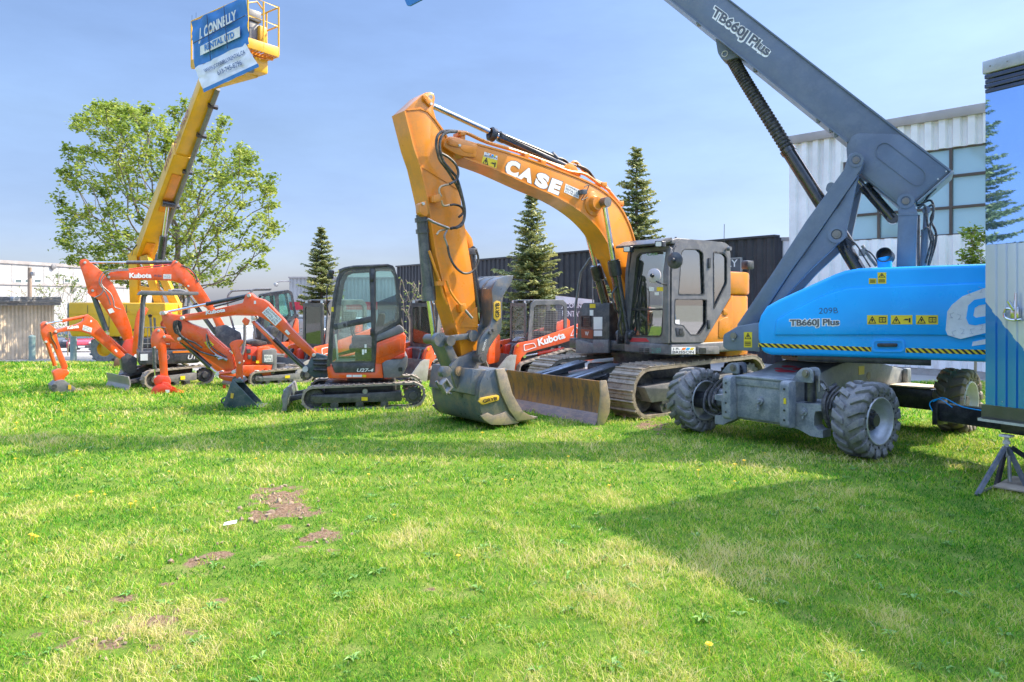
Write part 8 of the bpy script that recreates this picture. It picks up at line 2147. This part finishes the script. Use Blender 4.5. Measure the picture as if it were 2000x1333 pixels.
    b_ = thing('banner', K, 'blue and white rental banner tied along the yellow basket rail', 'banner')
    part(b_, 'cloth', MAT['banner_blue'], cloth(q1, -.05, -.05, seed=1))
    mb = MB(K); mb.pprism([(391, 109), (468.5, 72), (468, 52), (391, 91)], -.115, -.11); part(b_, 'white_field', MAT['banner_white'], mb)
    def tx(txt, quad, m_, v=-.125, bold=.04): mb = MB(K); mb.text(txt, quad, v - .035, bold, .004); part(b_, 'lettering', MAT[m_], mb)
    tx('J. CONNELLY', [(388, 87), (463, 46), (461, 19), (389, 56)], 'banner_white', -.08); tx('RENTAL LTD', [(400, 100), (458, 73), (456, 61.5), (399, 88)], 'banner_blue', -.088, .03)
    mb = MB(K)
    for a, c in (((404, 30), (411, 118)), ((437, 12), (444, 95)), ((377, 85), (480, 30))): mb.ptube([a, c], .9, -.13, 5)
    for a in ((375, 30, 40), (383, 25, 36)): mb.ptube([(a[0], a[2]), (a[0], a[1])], .4, .0, 4)
    part(b_, 'tie_strap', MAT['print_navy'], mb)
    q2 = [(398, 181), (506, 131), (479, 85), (381, 133)]
    c_ = thing('banner', K, 'white banner with blue hem and phone number hanging under the basket', 'banner')
    part(c_, 'cloth', MAT['banner_white'], cloth(q2, -.06, -.42, seed=5))
    b_ = c_
    mb = MB(K); mb.add([(*(lambda p: (p[0], -.47, p[1]))(K.p(x, y, -.47)),) for x, y in ((398, 181), (506, 131), (504, 124), (396, 174))], [(0, 1, 2, 3)]); part(c_, 'hem', MAT['banner_blue'], mb)
    def tx2(txt, quad, t0, t1):
        V, Fc, (a0, a1, e0, e1) = text_mesh(txt, .02); q = [K.p(a, c, -.075 - .42 * (1 - (t0, t0, t1, t1)[i]) - .06 * (t0, t0, t1, t1)[i]) for i, (a, c) in enumerate(quad)]; mb = MB(K); out = []
        for x, y in V:
            s, t = (x - a0) / (a1 - a0), (y - e0) / (e1 - e0)
            p = (Vector(q[0]) * (1 - s) + Vector(q[1]) * s) * (1 - t) + (Vector(q[3]) * (1 - s) + Vector(q[2]) * s) * t
            tt = t0 + (t1 - t0) * t; out.append((p.x, -.42 * (1 - tt) - .06 * tt - .075, p.y))
        mb.add(out, Fc); part(c_, 'lettering', MAT['print_navy'], mb)
    tx2('WWW.JCONNELLYRENTAL.CA', [(401, 144), (480, 108), (477, 97), (397, 136)], .62, .85); tx2('613-745-8796', [(426, 148), (473, 127), (470, 117), (423, 139)], .3, .52)
yellow_lift()

# ------------------------------------------------------------------ compact track loaders
def track_loader(x, y, deg, z, label, full=True, bucket_on=True):
    F = Frame(x, y, deg, z)
    r = thing('track_loader', F, label, 'track loader', 'orange track loaders parked on the yard')
    for s in (-1, 1):
        v = s * .68; cs = [(-.78, .17, .17), (.80, .17, .17), (.55, .52, .22), (-.85, .22, .2)]
        mb = MB(F); belt(mb, cs, v - .16, v + .16, .03, .09, .02); part(r, 'track_belt', MAT['track_rubber'], mb)
        mb = MB(F); mb.prism(rounded([(-.75, .12), (.75, .12), (.55, .42), (-.65, .30)], .04), v - .13, v + .13, .01); part(r, 'track_frame', MAT['cab_dark'], mb)
        mb = MB(F); sprocket(mb, .55, .52, .19, v - .12, v + .12); part(r, 'sprocket', MAT['pin_metal'], mb)
        for k in range(4):
            mb = MB(F); mb.cyl((-.5 + .33 * k, v - .14, .14), (-.5 + .33 * k, v + .14, .14), .10, 14); part(r, 'roller', MAT['cab_dark'], mb)
    mb = MB(F); mb.prism(rounded([(-.75, .30), (1.15, .34), (1.2, .95), (.95, 1.15), (.4, 1.15), (-.75, .85)], .05), -.5, .5, .03); part(r, 'body', MAT['cab_dark'], mb)
    mb = MB(F); mb.prism(rounded([(.95, .36), (1.35, .40), (1.42, .60), (1.40, 1.15), (1.0, 1.20)], .06), -.78, .78, .04); part(r, 'tail_hood', MAT[KO], mb)
    # cab
    out = rounded([(-.62, .84), (-.52, 1.95), (-.40, 2.05), (.50, 2.06), (.62, 1.95), (.62, 1.0), (.3, .84)], .06)
    hole = rounded([(-.50, .95), (-.42, 1.86), (-.34, 1.93), (.46, 1.94), (.53, 1.87), (.53, 1.08), (.25, .95)], .05)
    for s in (-1, 1):
        mb = MB(F); plate(mb, out, [hole], s * .47 - .03, s * .47 + .03); sd = part(r, 'cab_side', MAT['cab_grey'], mb)
        mb = MB(F)
        for k in range(22): u = -.46 + k * .047; mb.box(u - .004, u + .004, s * .47 - .006, s * .47 - .001, .95, 1.93)
        for k in range(20): zz = .97 + k * .05; mb.box(-.45 + max(0, (1.1 - zz)) * 0, .53, s * .47, s * .47 + .005, zz - .004, zz + .004)
        part(sd, 'wire_mesh', MAT['steel_mesh'], mb)
    mb = MB(F); mb.box(-.50, .56, -.44, .44, 2.03, 2.07, .02); part(r, 'cab_roof', MAT['cab_grey'], mb)
    G = Frame(x, y, deg - 90, z)      # front face: u' = -v, v' = u
    q = [(-.46, .86), (.46, .86), (.46, 1.98), (-.46, 1.98)]
    mb = MB(G); plate(mb, rounded(q, .04), [rounded([(-.37, .95), (.37, .95), (.36, 1.88), (-.36, 1.88)], .07)], -.66, -.62); part(r, 'front_door', MAT['cab_dark'], mb)
    mb = MB(G); mb.prism(rounded([(-.37, .95), (.37, .95), (.36, 1.88), (-.36, 1.88)], .07), -.645, -.64); part(r, 'front_glass', MAT['green_glass'], mb)
    for v in (-.36, .36):
        mb = MB(F); mb.box(-.62, -.5, v - .07, v + .07, 1.96, 2.06, .02); lp = part(r, 'work_lamp', MAT['cab_dark'], mb); mb = MB(F); mb.box(-.626, -.621, v - .055, v + .055, 1.975, 2.045); part(lp, 'lens', MAT['lamp_lens'], mb)
    mb = MB(F); mb.box(-.1, .35, -.25, .25, 1.05, 1.2, .05); mb.prism(rounded([(.28, 1.15), (.42, 1.15), (.5, 1.75), (.38, 1.76)], .04), -.24, .24, .04); part(r, 'operator_seat', MAT['seat_vinyl'], mb)
    # lift arms
    for s in (-1, 1):
        v0, v1 = s * .60 - .05, s * .60 + .05
        arm = [(1.28, 1.52), (1.36, 1.46), (1.36, 1.18), (1.24, 1.10), (.3, .86), (-.70, .66), (-.88, .52), (-.98, .18), (-1.12, .16), (-1.16, .30), (-1.04, .84), (-.96, .92), (-.55, .98), (.4, 1.24)]
        mb = MB(F); mb.prism(arm, v0, v1, .015); la = part(r, 'lift_arm', MAT[KO], mb)
        mb = MB(F); mb.ring(rounded([(-.80, .70), (-.42, .80), (-.50, .92), (-.82, .88)], .04), rounded([(-.78, .72), (-.45, .81), (-.51, .90), (-.80, .86)], .04), v0 - .006 if s < 0 else v1, v0 if s < 0 else v1 + .006); mb.ring(rounded([(.62, 1.06), (.92, 1.14), (.86, 1.32), (.74, 1.27)], .04), rounded([(.65, 1.08), (.90, 1.15), (.85, 1.30), (.75, 1.26)], .04), v0 - .006 if s < 0 else v1, v0 if s < 0 else v1 + .006); part(la, 'pressed_outline', MAT['sticker_white'] if s < 0 else MAT[KO], mb)
        mb = MB(F); mb.lathe((-1.0, v0 - .01, .86), (0, -1, 0), [(0, .01), (.04, .01), (.045, 0)], 12); mb.lathe((1.26, v0 - .01, 1.2), (0, -1, 0), [(0, .01), (.04, .01), (.045, 0)], 12); part(la, 'pin', MAT['amber_paint'], mb)
        mb = MB(F); mb.prism([(1.1, .9), (1.36, .9), (1.36, 1.5), (1.24, 1.5)], s * .72 - .05, s * .72 + .05, .01); part(r, 'arm_tower', MAT[KO], mb)
        ram(r, F, (.45, s * .53, .72), (-.75, s * .53, .56), .05, .03, .65, bm='red_paint'); ram(r, F, (-1.0, s * .40, .8), (-1.2, s * .40, .3), .045, .028, .6, bm='black_gloss')
    if full:
        V, Fc, (a0, a1, b0, b1) = text_mesh(_K, .04); d = Vector((1, .235)).normalized(); nrm = Vector((-d.y, d.x)); o = Vector((-.36, .82))
        mb = MB(F); out_ = []
        for X_, Y_ in V:
            p = o + d * ((X_ - a0) / (a1 - a0) * .86) + nrm * ((Y_ - b0) / (b1 - b0) * .20); out_.append((p.x, -.656, p.y))
        mb.add(out_, Fc); part(r, 'lettering', MAT['sticker_white'], mb)
        mb = MB(F); mb.box(-.12, -.02, -.505, -.50, .62, .70); part(r, 'warning_label', MAT['sticker_yellow'], mb); mb = MB(F); mb.cyl((.12, -.56, .68), (.12, -.5, .68), .08, 14); mb.box(.3, .4, -.56, -.5, .6, .8, .02); part(r, 'hydraulic_fitting', MAT['steel'], mb)
        for k in range(3): mb = MB(F); mb.tube(crom([(-.9, -.35 + .1 * k, .95), (-.75, -.4 + .1 * k, 1.05), (-.6, -.42, .98), (-.7, -.3, .88)], 5), .018, 7); part(r, 'hose', MAT['steel'], mb)
    mb = MB(F); mb.box(-1.02, -.88, -.55, .55, .35, .5, .02); part(r, 'cross_tube', MAT[KO], mb)
    for s in (-1, 1):
        mb = MB(F); mb.prism(rounded([(-.66, .5), (-.62, .86), (-.86, .82), (-.9, .5)], .04), s * .35 - .08, s * .35 + .08, .02); part(r, 'head_guard', MAT['red_paint'], mb)
    if bucket_on:
        sh = [(-1.16, .62), (-1.22, .30), (-1.26, .06), (-1.40, .015), (-1.95, .012)]
        inn = [(a + .0, b + .03) if i > 2 else (a - .03, b) for i, (a, b) in enumerate(sh)]
        mb = MB(F); mb.prism(sh + inn[::-1], -.86, .86); bk = part(r, 'bucket', MAT['cab_dark'], mb)
        for s in (-1, 1):
            mb = MB(F); mb.prism([(-1.15, .63), (-1.24, .05), (-1.38, .008), (-1.96, .008), (-1.9, .10), (-1.42, .60), (-1.3, .64)], s * .875 - .012, s * .875 + .012, .003); part(bk, 'side_plate', MAT['bucket_worn'], mb)
    return r
paint('steel_mesh', (0.30, 0.29, 0.28), 0.4, (0.2, .15, .12), .3, 9)
paint('bucket_worn', (0.36, 0.35, 0.32), 0.45, (0.22, .2, .17), .6, 5, metal=.3, bump=.1)
zy = -.16
_a = frame_px(1052, 731, 27, zy); track_loader(_a.x, _a.y, 27, zy, 'orange track loader with mesh cab between the big excavator and its raised thumb')
_a = frame_px(862, 741, 47, zy); track_loader(_a.x, _a.y, 47, zy, 'orange track loader peeking past the bucket cylinder of the amber excavator', False)
_a = frame_px(655, 742, 47, zy); track_loader(_a.x, _a.y, 47, zy, 'orange track loader mostly hidden behind the glazed mini excavator cab', False)

# ------------------------------------------------------------------ rental sign board behind the mesh-cab loader
def board():
    F = Frame(2.35, 22.0, -8, -.16)
    r = thing('sign_board', F, 'grey rental sign board with white top strip beyond the mesh cab loader', 'sign')
    p = [(1085, 640), (1160, 642), (1160, 590), (1085, 587)]
    mb = MB(F); mb.pprism(p, 0, .06); part(r, 'board', MAT['print_grey'], mb)
    mb = MB(F); mb.pprism([(1085, 592), (1160, 595), (1160, 586), (1098, 579), (1085, 578)], -.01, .07); part(r, 'top_strip', MAT['white_paint'], mb)
    letter(r, F, 'J. CONNELLY', [(1096, 604), (1158, 606), (1158, 594), (1096, 592)], 0, 'sticker_white', .03); letter(r, F, 'RENTAL LTD', [(1098, 618), (1156, 620), (1156, 609), (1098, 607)], 0, 'sticker_white', .02)
    for px in (1092, 1154):
        u = F.p(px, 640)[0]; mb = MB(F); mb.box(u - .04, u + .04, .061, .12, 0, 1.5); part(r, 'post', MAT['steel'], mb)
board()

# ------------------------------------------------------------------ parked vehicles
paint('car_red', (0.50, 0.025, 0.035), 0.25, (0.3, .05, .05), .2, 4, coat=.8); paint('car_silver', (0.42, 0.43, 0.44), 0.28, DUST, .2, 4, metal=.5, coat=.6); paint('car_white', (0.72, 0.72, 0.71), 0.3, DUST, .15, 4, coat=.6); paint('car_dark', (0.08, 0.085, 0.10), 0.28, DUST, .2, 4, coat=.6)
CARS = {'sedan': ([(-2.2, .35), (-2.25, .62), (-2.1, .80), (-1.2, .92), (1.45, .95), (2.1, .90), (2.2, .7), (2.18, .35)], [(-1.25, .90), (-.55, 1.38), (.75, 1.40), (1.55, .92)], .33),
        'suv': ([(-2.25, .42), (-2.3, .75), (-2.15, 1.0), (-1.2, 1.10), (2.2, 1.12), (2.3, .95), (2.28, .42)], [(-1.3, 1.08), (-.65, 1.68), (1.75, 1.72), (2.2, 1.10)], .37)}
def car(x, y, deg, z, kind, m_, label, plate_=True):
    lo, hi, wr = CARS[kind]; F = Frame(x, y, deg, z)
    r = thing('parked_car', F, label, 'car', 'vehicles parked on the lot'); W = .88
    arch = []
    mb = MB(F); mb.prism(rounded(lo, .12, 3), -W, W, .07, 3); part(r, 'body', MAT[m_], mb)
    mb = MB(F); mb.loft([[(a, -W + .06, b) for a, b in hi], [(a * .97, -W + .18, b) if b > 1.2 else (a, -W + .06, b) for a, b in hi], [(a * .97, W - .18, b) if b > 1.2 else (a, W - .06, b) for a, b in hi], [(a, W - .06, b) for a, b in hi]][1:3], .05); part(r, 'cabin', MAT[m_], mb)
    z0, z1 = hi[0][1] + .06, hi[1][1] - .07
    for s in (-1, 1):
        mid = (hi[1][0] + hi[2][0]) / 2
        for q in ([(hi[0][0] + .28, z0), (mid - .03, z0), (mid - .03, z1), (hi[1][0] + .08, z1)], [(mid + .03, z0), (hi[3][0] - .25, z0), (hi[2][0] - .05, z1), (mid + .03, z1)]):
            mb = MB(F); k = W - .10; mb.add([(a, s * (k if b < 1.1 else k - .055), b) for a, b in q], [(0, 1, 2, 3)]); part(r, 'side_window', MAT['car_glass_solid'], mb)
    for a, b in ((hi[0], hi[1]), (hi[3], hi[2])):
        sg = -1 if a is hi[0] else 1
        p = lambda t, v: (a[0] + (b[0] - a[0]) * t + sg * .012, v, a[1] + (b[1] - a[1]) * t + .012)
        mb = MB(F); mb.add([p(.14, -W + .22), p(.14, W - .22), p(.88, W - .27), p(.88, -W + .27)], [(0, 1, 2, 3)]); part(r, 'windscreen', MAT['car_glass_solid'], mb)
    for u in (-1.35, 1.35):
        for s in (-1, 1):
            mb = MB(F); mb.lathe((u, s * (W - .08), wr), (0, s, 0), [(.20, -.12), (wr, -.12), (wr, .08), (wr - .03, .10), (.20, .10)], 20); t_ = part(r, 'tyre', MAT['hose_rubber'], mb)
            mb = MB(F); mb.lathe((u, s * (W - .08), wr), (0, s, 0), [(.21, .08), (.16, .05), (.05, .09), (0, .09)], 14); part(r, 'rim', MAT['rim_silver'], mb)
    mb = MB(F); mb.box(lo[1][0] - .04, lo[1][0] + .12, -W + .06, W - .06, .36, .56, .03); part(r, 'bumper', MAT['cab_dark'], mb)
    for s in (-1, 1):
        mb = MB(F); mb.box(lo[1][0] - .02, lo[1][0] + .22, s * .60 - .17, s * .60 + .17, lo[1][1] + .02, lo[1][1] + .16, .03); part(r, 'headlight', MAT['lamp_lens'], mb)
        mb = MB(F); mb.box(hi[0][0] + .15, hi[0][0] + .3, s * (W + .02), s * (W + .16), hi[0][1] + .03, hi[0][1] + .16, .03); part(r, 'mirror', MAT[m_], mb)
    mb = MB(F); mb.box(lo[1][0] - .055, lo[1][0] - .04, -.2, .2, .40, .52); part(r, 'number_plate', MAT['sticker_white'], mb)
m, t, b = newmat('car_glass_solid'); b.inputs['Base Color'].default_value = (0.05, 0.07, 0.08, 1); b.inputs['Roughness'].default_value = .06; b.inputs['Coat Weight'].default_value = 1
def gp(px, Y): return (px - 1000) / FPX * Y
for px, Y, deg, kind, m_, lab in ((163, 51, 118, 'sedan', 'car_red', 'red hatchback parked beside a faded green bollard'), (122, 52, 112, 'suv', 'car_dark', 'dark grey car half hidden behind a bollard and an excavator stick'),
                                  (604, 31, 160, 'suv', 'car_silver', 'silver sport utility car behind the boom of the cabbed mini excavator'), (438, 44, 20, 'suv', 'car_white', 'white car glimpsed far behind the small excavators'), (690, 40, 170, 'suv', 'car_white', 'white van-like car seen through the mini excavator cab glass')):
    x = gp(px, Y); car(x, Y, deg, float(gz(x, Y)) + (.0 if Y > 45 else -.03), kind, m_, lab)

# ------------------------------------------------------------------ small things on the lawn
def near_h(x, y): return 0.035 * noise.noise((x * .35, y * .35, 1.7)) + 0.012 * noise.noise((x * 2.1, y * 2.1, 0))
x, y = gpt(449, 1036); Fp = Frame(x, y, 20, near_h(x, y) + .045)
mb = MB(Fp); mb.loft([[(-.05, -.02, .0), (.05, -.03, .012), (.055, .03, .02), (-.04, .035, .008)], [(-.05, -.02, .003), (.05, -.03, .015), (.055, .03, .023), (-.04, .035, .011)]])
solo('paper_scrap', MAT['sticker_white'], mb, 'crumpled white scrap of paper lying on the grass near bare soil', 'litter')
def flowers():
    rng = random.Random(4); mb = MB(); proto = None
    n = 0
    spots = [(65, 1066), (72, 1068), (60, 1064), (255, 1002), (300, 1003), (178, 978), (205, 977), (265, 992), (500, 905), (640, 880), (895, 1100), (1385, 1280), (770, 1015), (160, 920), (60, 870), (100, 830), (30, 905), (240, 860), (420, 850), (560, 870), (720, 935), (980, 905), (1110, 900), (150, 985), (330, 930), (1190, 960), (1260, 890)]
    spots += [(rng.uniform(0, 700), 775 + 130 * rng.random() ** 1.6) for _ in range(40)] + [(rng.uniform(0, 330), rng.uniform(706, 760)) for _ in range(26)] + [(rng.uniform(850, 1500), rng.uniform(850, 960)) for _ in range(10)]
    for px, py in spots:
        x, y = gpt(px, py)
        if y > 22: continue
        z = near_h(x, y) if y < 12 else float(gz(x, y))
        M = Matrix.Translation((x, y, z)) @ Matrix.Rotation(rng.uniform(0, 6), 4, 'Z') @ Matrix.Scale(rng.uniform(.7, 1.15) * (1 + .03 * max(0, y - 5)), 4)
        if proto is None:
            F = Frame(0, 0, 0); mb = MB(F)
            for k in range(14):
                a = 2 * math.pi * k / 14
                for rr, zz, a0 in ((.019, .060, 0), (.012, .066, .2)):
                    c, s = math.cos(a + a0), math.sin(a + a0); c2, s2 = math.cos(a + a0 + .35), math.sin(a + a0 + .35)
                    mb.add([(0, 0, .055), (c * rr, s * rr, zz), (c2 * rr, s2 * rr, zz)], [(0, 1, 2)])
            mb.cyl((0, 0, 0), (0, 0, .056), .0022, 5)
            proto = solo('dandelion', MAT['dandelion_yellow'], mb, 'small yellow dandelion flower dotted in the lawn', 'flower', 'dandelions in the lawn'); proto.matrix_world = M
        else: copy_thing(proto, M)
paint('dandelion_yellow', (0.85, 0.60, 0.02), 0.5)
flowers()
# spruces standing outside the picture, mirrored in the glossy trailer panel
for i, (x, y, h, lab) in enumerate(((-15.5, 7.4, 9.8, 'tall spruce beyond the picture edge mirrored in the trailer panel'),)):
    s_ = spruce(1000 + FPX * x / y, HZ - (h - CH) / y * FPX, y, 2.4 * FPX / y, 0.0, lab, 40 + i)
